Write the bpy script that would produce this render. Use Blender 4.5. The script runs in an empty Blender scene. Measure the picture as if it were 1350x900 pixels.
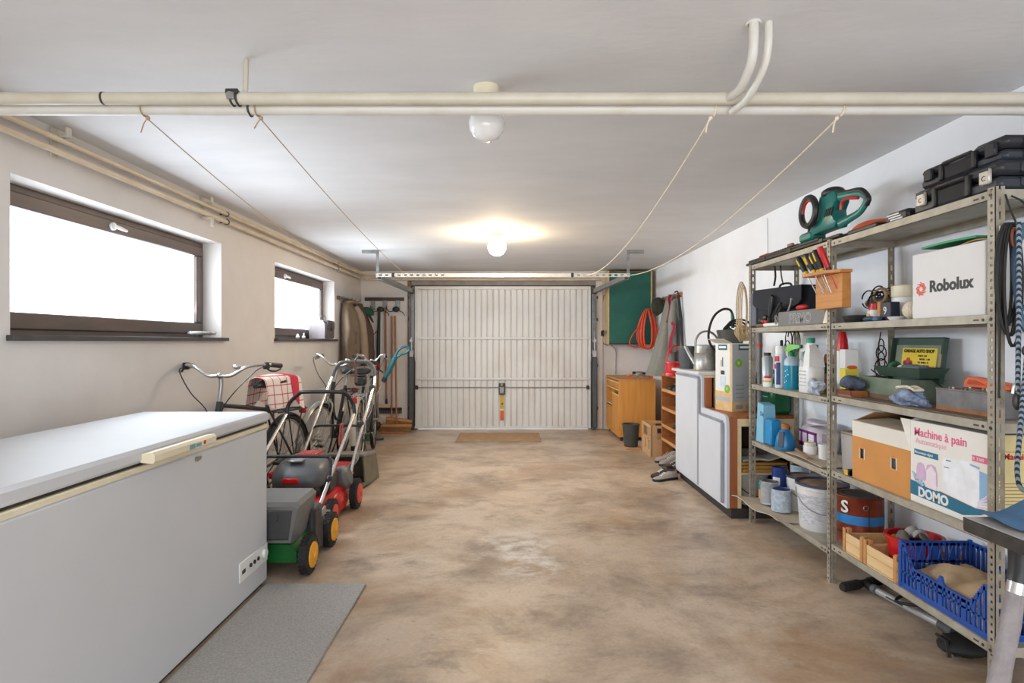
import bpy, bmesh, math, random
from mathutils import Vector, Matrix, noise

random.seed(11)
R = math.radians
PI = math.pi
SC = bpy.context.scene
COL = SC.collection

# ---------------------------------------------------------------- camera
cam_d = bpy.data.cameras.new('camera')
cam_d.sensor_width = 36
cam_d.lens = 770 / 1350 * 36
cam_d.clip_start = .05
cam = bpy.data.objects.new('camera', cam_d)
cam.location = (0, 0, 1.24)
cam.rotation_euler = (R(90), 0, 0)
COL.objects.link(cam)
SC.camera = cam

# ---------------------------------------------------------------- sky, light, exposure
world = bpy.data.worlds.new('world')
SC.world = world
world.use_nodes = True
wb = world.node_tree.nodes['Background']
wb.inputs[0].default_value = (.80, .88, 1, 1)
wb.inputs[1].default_value = 1.6
SC.view_settings.view_transform = 'Standard'
SC.view_settings.look = 'None'
SC.view_settings.gamma = 1
SC.view_settings.use_curve_mapping = False
SC.view_settings.exposure = 0.40


def area(name, loc, rot, sx, sy, watts, col):
    d = bpy.data.lights.new(name, 'AREA')
    d.shape = 'RECTANGLE'
    d.size, d.size_y, d.energy, d.color = sx, sy, watts, col
    o = bpy.data.objects.new(name, d)
    o.location, o.rotation_euler = loc, rot
    COL.objects.link(o)
    return o


# daylight through the wide open doorway behind the camera
area('doorway_daylight', (0, -1.62, 1.15), (R(90), 0, 0), 3.4, 2.0, 46, (1, .985, .97))

# daylight that comes in through the two frosted windows of the left wall
for ya, yb_, w_ in ((2.60, 4.20, 18), (5.38, 6.93, 25)):
    l = area('window_daylight', (-2.255, (ya + yb_) / 2, 1.60), (R(90), 0, R(-90)), yb_ - ya, .52, w_, (.84, .93, 1))
    l.rotation_euler = (R(78), 0, R(-90))
    l.data.spread = R(125)

PANE_LIGHT = 5.0      # frosted panes lit by the day outside
LAMP_LIGHT = 115.0     # the lit globe lamp

# ---------------------------------------------------------------- materials
def c(r, g, b):
    def f(v):
        v /= 255
        return v / 12.92 if v <= .04045 else ((v + .055) / 1.055) ** 2.4
    return (f(r), f(g), f(b), 1)


def mul(k, f):
    return (min(1, k[0] * f), min(1, k[1] * f), min(1, k[2] * f), 1)


def M(name, col, rough=.5, metal=0, var=.1, scale=9, bump=0, bscale=80, spec=.5, stretch=(1, 1, 1), col2=None,
      emit=0, trans=0, coat=0, lo=.35, hi=.65, alpha=1):
    m = bpy.data.materials.new(name)
    m.use_nodes = True
    nt = m.node_tree
    N, L = nt.nodes, nt.links
    b = N['Principled BSDF']
    tc = N.new('ShaderNodeTexCoord')
    mp = N.new('ShaderNodeMapping')
    mp.inputs['Scale'].default_value = stretch
    L.new(tc.outputs['Object'], mp.inputs[0])
    nz = N.new('ShaderNodeTexNoise')
    nz.inputs['Scale'].default_value = scale
    nz.inputs['Detail'].default_value = 5
    nz.inputs['Roughness'].default_value = .6
    L.new(mp.outputs[0], nz.inputs['Vector'])
    cr = N.new('ShaderNodeValToRGB')
    cr.color_ramp.elements[0].position = lo
    cr.color_ramp.elements[1].position = hi
    cr.color_ramp.elements[0].color = mul(col, 1 - var) if col2 is None else col2
    cr.color_ramp.elements[1].color = mul(col, 1 + var) if col2 is None else col
    L.new(nz.outputs[0], cr.inputs[0])
    L.new(cr.outputs[0], b.inputs['Base Color'])
    b.inputs['Roughness'].default_value = rough
    b.inputs['Metallic'].default_value = metal
    b.inputs['Specular IOR Level'].default_value = spec
    b.inputs['Transmission Weight'].default_value = trans
    b.inputs['Coat Weight'].default_value = coat
    b.inputs['Alpha'].default_value = alpha
    if emit:
        L.new(cr.outputs[0], b.inputs['Emission Color'])
        b.inputs['Emission Strength'].default_value = emit
    if bump:
        n2 = N.new('ShaderNodeTexNoise')
        n2.inputs['Scale'].default_value = bscale
        n2.inputs['Detail'].default_value = 4
        L.new(mp.outputs[0], n2.inputs['Vector'])
        bp = N.new('ShaderNodeBump')
        bp.inputs['Strength'].default_value = bump
        bp.inputs['Distance'].default_value = .01
        L.new(n2.outputs[0], bp.inputs['Height'])
        L.new(bp.outputs[0], b.inputs['Normal'])
    return m


def floor_mat():
    m = M('worn_concrete', c(176, 152, 128), .34, var=.0, scale=1.1, bump=.06, bscale=35, spec=.42)
    nt = m.node_tree
    N, L = nt.nodes, nt.links
    b = N['Principled BSDF']
    tc = N['Texture Coordinate']

    def nz(sc, det, rg, stretch, dist=0):
        mp = N.new('ShaderNodeMapping')
        mp.inputs['Scale'].default_value = stretch
        L.new(tc.outputs['Object'], mp.inputs[0])
        t = N.new('ShaderNodeTexNoise')
        t.inputs['Scale'].default_value = sc
        t.inputs['Detail'].default_value = det
        t.inputs['Roughness'].default_value = rg
        t.inputs['Distortion'].default_value = dist
        L.new(mp.outputs[0], t.inputs['Vector'])
        return t.outputs[0]

    def ramp(src, stops):
        r = N.new('ShaderNodeValToRGB')
        e = r.color_ramp.elements
        while len(e) < len(stops):
            e.new(.5)
        for q, (p, k) in zip(e, stops):
            q.position, q.color = p, k
        L.new(src, r.inputs[0])
        return r.outputs[0]

    def mix(kind, fac, a, bb):
        x = N.new('ShaderNodeMix')
        x.data_type = 'RGBA'
        x.blend_type = kind
        if isinstance(fac, float):
            x.inputs[0].default_value = fac
        else:
            L.new(fac, x.inputs[0])
        L.new(a, x.inputs[6])
        if isinstance(bb, tuple):
            x.inputs[7].default_value = bb
        else:
            L.new(bb, x.inputs[7])
        return x.outputs[2]

    base = ramp(nz(1.5, 12, .70, (1, 1.1, 1), .3), [(.34, c(150, 131, 114)), (.46, c(184, 163, 141)), (.56, c(206, 185, 162)), (.68, c(200, 183, 165))])
    rust = ramp(nz(1.1, 10, .68, (1, 1.3, 1), .6), [(.50, (0, 0, 0, 1)), (.66, (.85, .85, .85, 1))])
    k = mix('MIX', rust, base, c(168, 136, 104))
    drk = ramp(nz(2.3, 12, .74, (.8, 1.3, 1), .4), [(.53, (0, 0, 0, 1)), (.68, (.62, .62, .62, 1))])
    k = mix('MIX', drk, k, c(112, 98, 84))
    pale = ramp(nz(3.4, 12, .76, (.8, 1.2, 1), .3), [(.56, (0, 0, 0, 1)), (.70, (.6, .6, .6, 1))])
    k = mix('MIX', pale, k, c(208, 196, 180))
    spots = ramp(nz(26, 4, .6, (1, 1, 1)), [(.66, (0, 0, 0, 1)), (.74, (.5, .5, .5, 1))])
    k = mix('MIX', spots, k, c(106, 92, 78))
    # dried white splash with its own outline, near the middle of the floor
    mp = N.new('ShaderNodeMapping')
    mp.inputs['Location'].default_value = (-.27, -3.56, 0)
    L.new(tc.outputs['Object'], mp.inputs[0])
    wob = N.new('ShaderNodeTexNoise')
    wob.inputs['Scale'].default_value = 4
    wob.inputs['Detail'].default_value = 5
    L.new(mp.outputs[0], wob.inputs['Vector'])
    ml = N.new('ShaderNodeVectorMath')
    ml.operation = 'MULTIPLY_ADD'
    ml.inputs[1].default_value = (.75, .75, 0)
    L.new(wob.outputs['Color'], ml.inputs[0])
    L.new(mp.outputs[0], ml.inputs[2])
    mp2 = N.new('ShaderNodeMapping')
    mp2.inputs['Location'].default_value = (-.37, -.37, 0)
    mp2.inputs['Scale'].default_value = (2.6, 1.5, 0)
    L.new(ml.outputs[0], mp2.inputs[0])
    ln = N.new('ShaderNodeVectorMath')
    ln.operation = 'LENGTH'
    L.new(mp2.outputs[0], ln.inputs[0])
    spl = ramp(ln.outputs['Value'], [(.0, (1, 1, 1, 1)), (.42, (.75, .75, .75, 1)), (.66, (0, 0, 0, 1))])
    streak = ramp(nz(5, 10, .68, (1, 1.2, 1), .25), [(.42, (0, 0, 0, 1)), (.60, (1, 1, 1, 1))])
    spl = mix('MULTIPLY', 1.0, spl, streak)
    k = mix('MIX', spl, k, c(226, 216, 204))
    fine = ramp(nz(60, 3, .6, (1, 1, 1)), [(.3, (.86, .86, .86, 1)), (.7, (1.0, 1.0, 1.0, 1))])
    k = mix('MULTIPLY', 1.0, k, fine)
    L.new(k, b.inputs['Base Color'])
    rr = N.new('ShaderNodeMapRange')
    rr.inputs[3].default_value = .22
    rr.inputs[4].default_value = .55
    L.new(nz(2.2, 5, .6, (1, 1, 1)), rr.inputs[0])
    L.new(rr.outputs[0], b.inputs['Roughness'])
    return m


def wood(name, a, b2, grain='y', scale=5, rough=.5):
    st = {'x': (.12, 2.2, 2.2), 'y': (2.2, .12, 2.2), 'z': (2.2, 2.2, .12)}[grain]
    return M(name, a, rough, col2=b2, scale=scale * 3, stretch=st, lo=.3, hi=.7, bump=.08, bscale=30)


m_floor = floor_mat()
m_ceil = M('ceiling_paint', c(222, 222, 223), .8, var=.05, scale=1.6, stretch=(1, 2.2, 1), bump=.15, bscale=14, lo=.3, hi=.7)
m_wall_l = M('left_wall_plaster', c(226, 221, 216), .85, col2=c(212, 206, 200), scale=1.3, bump=.12, bscale=22, lo=.25, hi=.6)
m_wall_r = M('right_wall_plaster', c(238, 241, 246), .85, col2=c(230, 231, 234), scale=1.5, bump=.12, bscale=22, lo=.25, hi=.6)
m_wall_b = M('back_wall_plaster', c(230, 224, 219), .85, col2=c(214, 207, 201), scale=1.6, bump=.15, bscale=20, lo=.25, hi=.6)
m_reveal = M('reveal_paint', c(240, 240, 240), .8, var=.03)
m_pipe = M('cream_pipe_paint', c(210, 204, 188), .38, col2=c(198, 190, 170), scale=5, lo=.3, hi=.6)
m_pipe_w = M('white_pipe_paint', c(220, 218, 210), .38, col2=c(206, 200, 184), scale=6, lo=.25, hi=.5)
m_wallpipe = M('tan_pipe_paint', c(222, 206, 180), .4, col2=c(206, 186, 158), scale=4)
m_dark_metal = M('dark_metal', c(70, 68, 66), .45, .6, var=.2)
m_steel = M('steel', c(170, 170, 168), .3, .85, var=.12)
m_chrome = M('chrome', c(205, 203, 200), .24, .85, var=.08)
m_galv = M('galvanised', c(160, 162, 162), .42, .6, col2=c(126, 128, 128), scale=14)
m_black = M('black_plastic', c(34, 35, 37), .42, var=.2, bump=.05, bscale=200)
m_rubber = M('black_rubber', c(30, 29, 28), .7, var=.25, bump=.1, bscale=120)
m_white = M('white_plastic', c(232, 232, 230), .4, var=.04)
m_cream = M('cream_plastic', c(228, 218, 190), .4, var=.05)
m_frame = M('brown_window_paint', c(84, 74, 70), .4, col2=c(106, 88, 80), scale=6, stretch=(1, .3, 1))
m_sill = M('slate_sill', c(70, 68, 68), .35, var=.2)
m_pane = M('frosted_pane', c(232, 242, 255), .5, var=.02, emit=PANE_LIGHT)
m_door = M('white_door_enamel', c(232, 230, 226), .42, col2=c(220, 214, 206), scale=3, stretch=(1, 1, .5), lo=.3, hi=.55)
m_rod = M('grey_rod', c(150, 144, 138), .4, .4)
m_yellow = M('yellow_print', c(214, 176, 62), .5, var=.06)
m_orange = M('orange_plastic', c(226, 92, 28), .4, var=.08)
m_red = M('red_plastic', c(196, 26, 30), .35, var=.1)
m_freezer = M('freezer_enamel', c(204, 206, 208), .5, spec=.3, var=.02, scale=3)
m_gap = M('dark_seal', c(60, 54, 46), .7, var=.2)
m_mat = M('grey_carpet', c(174, 172, 168), .95, var=.16, scale=120, bump=.6, bscale=320)
m_lampglass = M('opal_glass', c(240, 240, 238), .12, var=.02, coat=.6)
m_lit = M('lit_globe', (1, .78, .50, 1), .4, var=.01, emit=LAMP_LIGHT)
m_brass = M('yellowed_base', c(226, 196, 120), .5, var=.08)
m_rope = M('cream_rope', c(226, 214, 192), .8, var=.12, scale=60)
m_string = M('tan_string', c(176, 148, 116), .9, var=.15, scale=60)
m_wood = wood('plain_wood', c(206, 150, 92), c(180, 120, 66), 'z')
m_woody = wood('plain_wood_long', c(206, 152, 96), c(182, 124, 70), 'y')
m_beech = wood('honey_veneer', c(218, 152, 70), c(200, 132, 54), 'z', 4)
m_beech_edge = M('pale_edge_band', c(228, 190, 130), .5, var=.06)
m_pale = wood('pale_crate_wood', c(232, 200, 150), c(214, 176, 124), 'y', 4, .7)
m_brown = wood('brown_shelf_wood', c(178, 112, 58), c(150, 88, 42), 'y', 4)
m_pole = wood('broom_handle_wood', c(176, 116, 72), c(150, 92, 54), 'z', 4)
m_card = M('cardboard', c(188, 146, 98), .85, var=.08, scale=14, bump=.05)
m_cardg = M('grey_cardboard', c(190, 176, 156), .85, var=.1, scale=10)
m_shelf = M('grey_shelf_enamel', c(178, 172, 156), .45, .15, col2=c(156, 148, 132), scale=12)
m_post = M('grey_post_enamel', c(168, 160, 144), .45, .2, col2=c(140, 130, 114), scale=16)
m_rustb = M('rusty_dust', c(134, 104, 82), .8, col2=c(108, 80, 62), scale=12)

# ---------------------------------------------------------------- geometry
def V(*a):
    return Vector(a)


def crom(pts, sub, closed=False):
    pts = [Vector(p) for p in pts]
    n = len(pts)
    out = []
    rng = n if closed else n - 1
    for i in range(rng):
        if closed:
            p0, p1, p2, p3 = pts[(i - 1) % n], pts[i], pts[(i + 1) % n], pts[(i + 2) % n]
        else:
            p1, p2 = pts[i], pts[i + 1]
            p0 = pts[i - 1] if i else p1 * 2 - p2
            p3 = pts[i + 2] if i + 2 < n else p2 * 2 - p1
        for k in range(sub):
            t = k / sub
            out.append(.5 * ((2 * p1) + (p2 - p0) * t + (2 * p0 - 5 * p1 + 4 * p2 - p3) * t * t + (3 * p1 - p0 - 3 * p2 + p3) * t ** 3))
    if not closed:
        out.append(pts[-1])
    return out


class MB:
    def __init__(s, m=None):
        s.v, s.f = [], []
        s.m = m or Matrix()

    def _a(s, pts, faces):
        o = len(s.v)
        s.v += [s.m @ Vector(p) for p in pts]
        s.f += [tuple(i + o for i in f) for f in faces]
        return s

    def box(s, x0, x1, y0, y1, z0, z1, b=0):
        cx, cy, cz = (x0 + x1) / 2, (y0 + y1) / 2, (z0 + z1) / 2
        h = (abs(x1 - x0) / 2, abs(y1 - y0) / 2, abs(z1 - z0) / 2)
        if b <= 0:
            P = [(cx + a * h[0], cy + d * h[1], cz + e * h[2]) for a in (-1, 1) for d in (-1, 1) for e in (-1, 1)]
            return s._a(P, [(0, 1, 3, 2), (4, 6, 7, 5), (0, 4, 5, 1), (2, 3, 7, 6), (0, 2, 6, 4), (1, 5, 7, 3)])
        b = min(b, min(h) * .98)
        ix, P, F = {}, [], []
        for a in (-1, 1):
            for d in (-1, 1):
                for e in (-1, 1):
                    sg = (a, d, e)
                    for ax in range(3):
                        q = [sg[i] * (h[i] if i == ax else h[i] - b) for i in range(3)]
                        ix[(sg, ax)] = len(P)
                        P.append((cx + q[0], cy + q[1], cz + q[2]))
        for ax in range(3):
            o1, o2 = [i for i in range(3) if i != ax]
            for e in (-1, 1):
                f = []
                for a, d in ((-1, -1), (1, -1), (1, 1), (-1, 1)):
                    sg = [0, 0, 0]
                    sg[ax], sg[o1], sg[o2] = e, a, d
                    f.append(ix[(tuple(sg), ax)])
                F.append(tuple(f))
            for a in (-1, 1):
                for d in (-1, 1):
                    s1, s2 = [0, 0, 0], [0, 0, 0]
                    s1[ax], s1[o1], s1[o2] = -1, a, d
                    s2[ax], s2[o1], s2[o2] = 1, a, d
                    s1, s2 = tuple(s1), tuple(s2)
                    F.append((ix[(s1, o1)], ix[(s2, o1)], ix[(s2, o2)], ix[(s1, o2)]))
        for a in (-1, 1):
            for d in (-1, 1):
                for e in (-1, 1):
                    F.append(tuple(ix[((a, d, e), k)] for k in range(3)))
        return s._a(P, F)

    def tube(s, pts, r, n=8, closed=False, sub=0, flat=1):
        pts = [Vector(p) for p in pts]
        rs = r if isinstance(r, (list, tuple)) else None
        if sub:
            if rs:
                L = len(pts)
                rs = [rs[min(L - 1, i // sub)] * (1 - (i % sub) / sub) + rs[min(L - 1, i // sub + 1)] * ((i % sub) / sub) for i in range((L - 1) * sub + 1)]
            pts = crom(pts, sub, closed)
        N = len(pts)
        P, F = [], []
        up = None
        for i, p in enumerate(pts):
            if closed:
                t = pts[(i + 1) % N] - pts[i - 1]
            else:
                t = pts[min(i + 1, N - 1)] - pts[max(i - 1, 0)]
            if t.length < 1e-9:
                t = Vector((0, 0, 1))
            t.normalize()
            if up is None:
                up = Vector((0, 0, 1)) if abs(t.z) < .9 else Vector((1, 0, 0))
            a = t.cross(up)
            if a.length < 1e-6:
                a = t.cross(Vector((.3, 1, .2)))
            a.normalize()
            up = a.cross(t).normalized()
            rr = rs[i] if rs else r
            for k in range(n):
                th = 2 * PI * k / n
                P.append(p + a * (rr * math.cos(th)) + up * (rr * flat * math.sin(th)))
        for i in range(N if closed else N - 1):
            j = (i + 1) % N
            for k in range(n):
                l = (k + 1) % n
                F.append((i * n + k, i * n + l, j * n + l, j * n + k))
        if not closed:
            F.append(tuple(range(n)))
            F.append(tuple(range((N - 1) * n, N * n)))
        return s._a(P, F)

    def cyl(s, p0, p1, r0, r1=None, n=16):
        return s.tube([p0, p1], [r0, r0 if r1 is None else r1], n)

    def lathe(s, prof, ctr=(0, 0, 0), n=24, m=None, sx=1, sy=1):
        m = m or Matrix()
        ctr = Vector(ctr)
        P, F, rings = [], [], []
        for r, z in prof:
            if r < 1e-6:
                rings.append([len(P)])
                P.append(ctr + m @ Vector((0, 0, z)))
            else:
                rings.append(list(range(len(P), len(P) + n)))
                for k in range(n):
                    th = 2 * PI * k / n
                    P.append(ctr + m @ Vector((r * sx * math.cos(th), r * sy * math.sin(th), z)))
        for a, b in zip(rings, rings[1:]):
            for k in range(n):
                l = (k + 1) % n
                if len(a) == 1 and len(b) == 1:
                    continue
                if len(a) == 1:
                    F.append((a[0], b[k], b[l]))
                elif len(b) == 1:
                    F.append((a[k], a[l], b[0]))
                else:
                    F.append((a[k], a[l], b[l], b[k]))
        if len(rings[0]) > 1:
            F.append(tuple(rings[0]))
        if len(rings[-1]) > 1:
            F.append(tuple(rings[-1]))
        return s._a(P, F)

    def prism(s, poly, ax, a0, a1):
        def q(u, w, d):
            return {'x': (d, u, w), 'y': (u, d, w), 'z': (u, w, d)}[ax]
        n = len(poly)
        P = [q(u, w, a0) for u, w in poly] + [q(u, w, a1) for u, w in poly]
        F = [tuple(range(n)), tuple(range(n, 2 * n))] + [(i, (i + 1) % n, n + (i + 1) % n, n + i) for i in range(n)]
        return s._a(P, F)

    def loft(s, rings, cap=True):
        n = len(rings[0])
        P = [p for r in rings for p in r]
        F = []
        for i in range(len(rings) - 1):
            for k in range(n):
                l = (k + 1) % n
                F.append((i * n + k, i * n + l, (i + 1) * n + l, (i + 1) * n + k))
        if cap:
            F += [tuple(range(n)), tuple(range((len(rings) - 1) * n, len(rings) * n))]
        return s._a(P, F)

    def ell(s, ctr, r, n=14, amp=0, fr=9, seed=0, flat=None):
        ctr = Vector(ctr)
        r = (r, r, r) if not isinstance(r, (tuple, list)) else r
        nv = n // 2 + 1
        P, F, rg = [], [], []
        for i in range(nv + 1):
            ph = PI * i / nv
            row = []
            for k in range(n if 0 < i < nv else 1):
                th = 2 * PI * k / n
                d = Vector((math.sin(ph) * math.cos(th), math.sin(ph) * math.sin(th), -math.cos(ph)))
                q = Vector((d.x * r[0], d.y * r[1], d.z * r[2]))
                if amp:
                    q *= 1 + amp * noise.noise(q * fr + Vector((seed * 3.1, seed * 1.7, seed)))
                if flat is not None and q.z < flat:
                    q.z = flat
                row.append(len(P))
                P.append(ctr + q)
            rg.append(row)
        for a, b in zip(rg, rg[1:]):
            for k in range(n):
                l = (k + 1) % n
                if len(a) == 1:
                    F.append((a[0], b[k], b[l]))
                elif len(b) == 1:
                    F.append((a[k], a[l], b[0]))
                else:
                    F.append((a[k], a[l], b[l], b[k]))
        return s._a(P, F)

    def sheet(s, fn, nu, nv, th=.004):
        G = [[Vector(fn(i / nu, j / nv)) for j in range(nv + 1)] for i in range(nu + 1)]
        P, F = [], []
        W = nv + 1
        for sg in (1, -1):
            for i in range(nu + 1):
                for j in range(nv + 1):
                    du = G[min(i + 1, nu)][j] - G[max(i - 1, 0)][j]
                    dv = G[i][min(j + 1, nv)] - G[i][max(j - 1, 0)]
                    nn = du.cross(dv)
                    if nn.length > 1e-12:
                        nn.normalize()
                    P.append(G[i][j] + nn * (sg * th / 2))
        o = (nu + 1) * W
        for i in range(nu):
            for j in range(nv):
                a, b, d, e = i * W + j, (i + 1) * W + j, (i + 1) * W + j + 1, i * W + j + 1
                F.append((a, b, d, e))
                F.append((o + a, o + e, o + d, o + b))
        for i in range(nu):
            for j in (0, nv):
                F.append((i * W + j, (i + 1) * W + j, o + (i + 1) * W + j, o + i * W + j))
        for j in range(nv):
            for i in (0, nu):
                F.append((i * W + j, i * W + j + 1, o + i * W + j + 1, o + i * W + j))
        return s._a(P, F)

    def torus(s, ctr, Rr, r, ax='x', n=28, k=8, a0=0, a1=2 * PI, sx=1, sz=1):
        full = abs(a1 - a0 - 2 * PI) < 1e-6
        pts = []
        for i in range(n if full else n + 1):
            t = a0 + (a1 - a0) * i / n
            u, w = Rr * math.cos(t) * sx, Rr * math.sin(t) * sz
            d = {'x': (0, u, w), 'y': (u, 0, w), 'z': (u, w, 0)}[ax]
            pts.append(Vector(ctr) + Vector(d))
        return s.tube(pts, r, k, closed=full)

    def build(s, name, mt, parent=None, ang=38, label=None, kind=None):
        off = OFF.get(parent.name, Vector((0, 0, 0))) if parent else Vector((0, 0, 0))
        me = bpy.data.meshes.new(name)
        me.from_pydata([tuple(p - off) for p in s.v], [], s.f)
        bm = bmesh.new()
        bm.from_mesh(me)
        bmesh.ops.recalc_face_normals(bm, faces=bm.faces[:])
        bm.to_mesh(me)
        bm.free()
        me.materials.append(mt)
        me.polygons.foreach_set('use_smooth', [True] * len(me.polygons))
        me.set_sharp_from_angle(angle=R(ang))
        o = bpy.data.objects.new(name, me)
        COL.objects.link(o)
        if parent:
            o.parent = parent
            OFF[o.name] = off
        if label:
            o['label'] = label
        if kind:
            o['kind'] = kind
        return o


OFF = {}


def B(*a, **k):
    return MB().box(*a, **k)


def T(name, label, cat, loc=(0, 0, 0), rz=0, group=None, local=False, rot=None):
    """the root of a thing: an Empty at its base. World-built parts subtract its place."""
    o = bpy.data.objects.new(name, None)
    o.empty_display_size = .05
    COL.objects.link(o)
    o.location = loc
    o.rotation_euler = rot or (0, 0, rz)
    if label:
        o['label'] = label
        o['category'] = cat
    if group:
        o['group'] = group
    OFF[o.name] = Vector((0, 0, 0)) if local else Vector(loc)
    return o


def tag(o, label, cat, group=None):
    """a thing that is one mesh: its origin goes to its base"""
    me = o.data
    n = len(me.vertices)
    xs, ys, zs = zip(*[v.co for v in me.vertices])
    b = Vector(((min(xs) + max(xs)) / 2, (min(ys) + max(ys)) / 2, min(zs)))
    me.transform(Matrix.Translation(-b))
    o.location = o.location + b
    OFF[o.name] = b
    o['label'], o['category'] = label, cat
    if group:
        o['group'] = group
    return o


def st(o):
    o['kind'] = 'structure'
    return o


def dup(root, loc, rot=None, label=None):
    r = root.copy()
    COL.objects.link(r)
    r.location = loc
    if rot is not None:
        r.rotation_euler = rot
    if label:
        r['label'] = label
    for ch in list(root.children):
        d = ch.copy()
        COL.objects.link(d)
        d.parent = r
        for g in list(ch.children):
            e = g.copy()
            COL.objects.link(e)
            e.parent = d
    return r


def text(body, size, loc, rot, mt, parent, name='lettering', ext=.0006, off=0, align='LEFT', sx=1, shear=0):
    cu = bpy.data.curves.new('t', 'FONT')
    cu.body, cu.size, cu.extrude, cu.offset, cu.align_x, cu.shear = body, size, ext, off, align, shear
    cu.resolution_u = 3
    o = bpy.data.objects.new('t', cu)
    COL.objects.link(o)
    me = bpy.data.meshes.new_from_object(o.evaluated_get(bpy.context.evaluated_depsgraph_get()))
    bpy.data.objects.remove(o)
    if sx != 1:
        me.transform(Matrix.Scale(sx, 4, Vector((1, 0, 0))))
    me.name = name
    me.materials.clear()
    me.materials.append(mt)
    ob = bpy.data.objects.new(name, me)
    COL.objects.link(ob)
    ob.parent = parent
    ob.location = Vector(loc) - OFF.get(parent.name, Vector((0, 0, 0)))
    ob.rotation_euler = rot
    return ob


FACE_L = (R(90), 0, R(-90))     # writing on a face that looks towards -X
FACE_C = (R(90), 0, 0)          # writing on a face that looks towards -Y

# ================================================================ THE SETTING
XL, XR, YB, ZC = -2.14, 2.0, 8.3, 2.24
st(B(-2.6, 2.4, -2.0, 9.2, -.12, 0).build('floor', m_floor))
st(B(-2.6, 2.4, -2.0, 8.7, ZC, ZC + .15).build('ceiling', m_ceil))
# left wall, split around its two window openings
W1, W2 = (2.49, 4.30), (5.27, 7.03)
WZ0, WZ1 = 1.25, 1.96
w = MB()
w.box(XL - .34, XL, -2, 8.7, 0, WZ0)
w.box(XL - .34, XL, -2, 8.7, WZ1, ZC)
for a, b in ((-2, W1[0]), (W1[1], W2[0]), (W2[1], 8.7)):
    w.box(XL - .34, XL, a, b, WZ0, WZ1)
st(w.build('wall_left', m_wall_l))
wr_ = st(B(XR, XR + .3, -2, 8.7, 0, ZC).build('wall_right', m_wall_r))
DX0, DX1, DZ = -1.44, 1.19, 2.10
w = MB()
w.box(XL, DX0, YB, YB + .3, 0, ZC)
w.box(DX1, XR, YB, YB + .3, 0, ZC)
w.box(DX0, DX1, YB, YB + .3, DZ, ZC)
st(w.build('wall_back', m_wall_b))
w = MB()
w.box(XL, -1.75, -1.95, -1.7, 0, ZC)
w.box(1.75, XR, -1.95, -1.7, 0, ZC)
w.box(-1.75, 1.75, -1.95, -1.7, 2.16, ZC)
st(w.build('wall_front', m_wall_b))
# rough plaster edges beside the garage door
w = MB()
w.box(DX1, DX1 + .10, YB - .035, YB, 0, 2.1, .01)
st(w.build('trim_1', m_wall_b))
st(B(DX0 - .035, DX0 + .012, YB - .05, YB, 0, 2.1, .004).build('trim_2', M('rusty_jamb', c(128, 100, 80), .7, var=.25, scale=20)))
st(B(DX0, DX1, YB - .02, YB + .05, 2.035, 2.10, .004).build('trim_3', M('grey_lintel', c(150, 142, 132), .6, .2, var=.15)))

m_leak_block = M('leak_block_grey', c(96, 92, 88), .7)  # unseen plates added behind the door edges to stop light leaking in
st(B(DX0, -1.34, YB + .004, YB + .03, 0, DZ).build('leak_block_left', m_leak_block))
st(B(1.08, DX1, YB + .004, YB + .03, 0, DZ).build('leak_block_right', m_leak_block))
st(B(-1.34, 1.08, YB + .004, YB + .03, 1.985, DZ).build('leak_block_top', m_leak_block))


def window(num, y0, y1, hy):
    r = T('window_%d' % num, None, None, (XL - .14, (y0 + y1) / 2, WZ0))
    r['kind'] = 'structure'
    x0, x1 = XL - .20, XL - .135
    f = MB()
    f.box(x0, x1, y0, y1, WZ1 - .045, WZ1, .004)
    f.box(x0, x1, y0, y1, WZ0, WZ0 + .05, .004)
    f.box(x0, x1, y0, y0 + .05, WZ0 + .05, WZ1 - .045, .004)
    f.box(x0, x1, y1 - .05, y1, WZ0 + .05, WZ1 - .045, .004)
    f.build('window_frame', m_frame, r)
    a, b, z0, z1 = y0 + .035, y1 - .035, WZ0 + .045, WZ1 - .035
    g = MB()
    X0, X1 = XL - .17, XL - .12
    g.box(X0, X1, a, b, z1 - .07, z1, .006)
    g.box(X0, X1, a, b, z0, z0 + .08, .006)
    g.box(X0, X1, a, a + .07, z0 + .08, z1 - .07, .006)
    g.box(X0, X1, b - .07, b, z0 + .08, z1 - .07, .006)
    s = g.build('sash', m_frame, r)
    B(XL - .155, XL - .147, a + .065, b - .065, z0 + .075, z1 - .065).build('pane', m_pane, r)
    h = MB()
    h.cyl((X1 - .002, hy, z1 - .035), (X1 + .014, hy, z1 - .035), .022, n=14)
    h.tube([(X1 + .02, hy - .005, z1 - .035), (X1 + .028, hy + .03, z1 - .04), (X1 + .028, hy + .085, z1 - .045)], [.011, .011, .008], 8)
    h.build('window_handle', m_white, r)
    B(XL - .12, XL + .035, y0 - .02, y1 + .05, 1.243, 1.268, .003).build('window_sill', m_sill, r)
    return r


window(1, W1[0], W1[1], 3.30)
window(2, W2[0], W2[1], 5.80)

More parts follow.
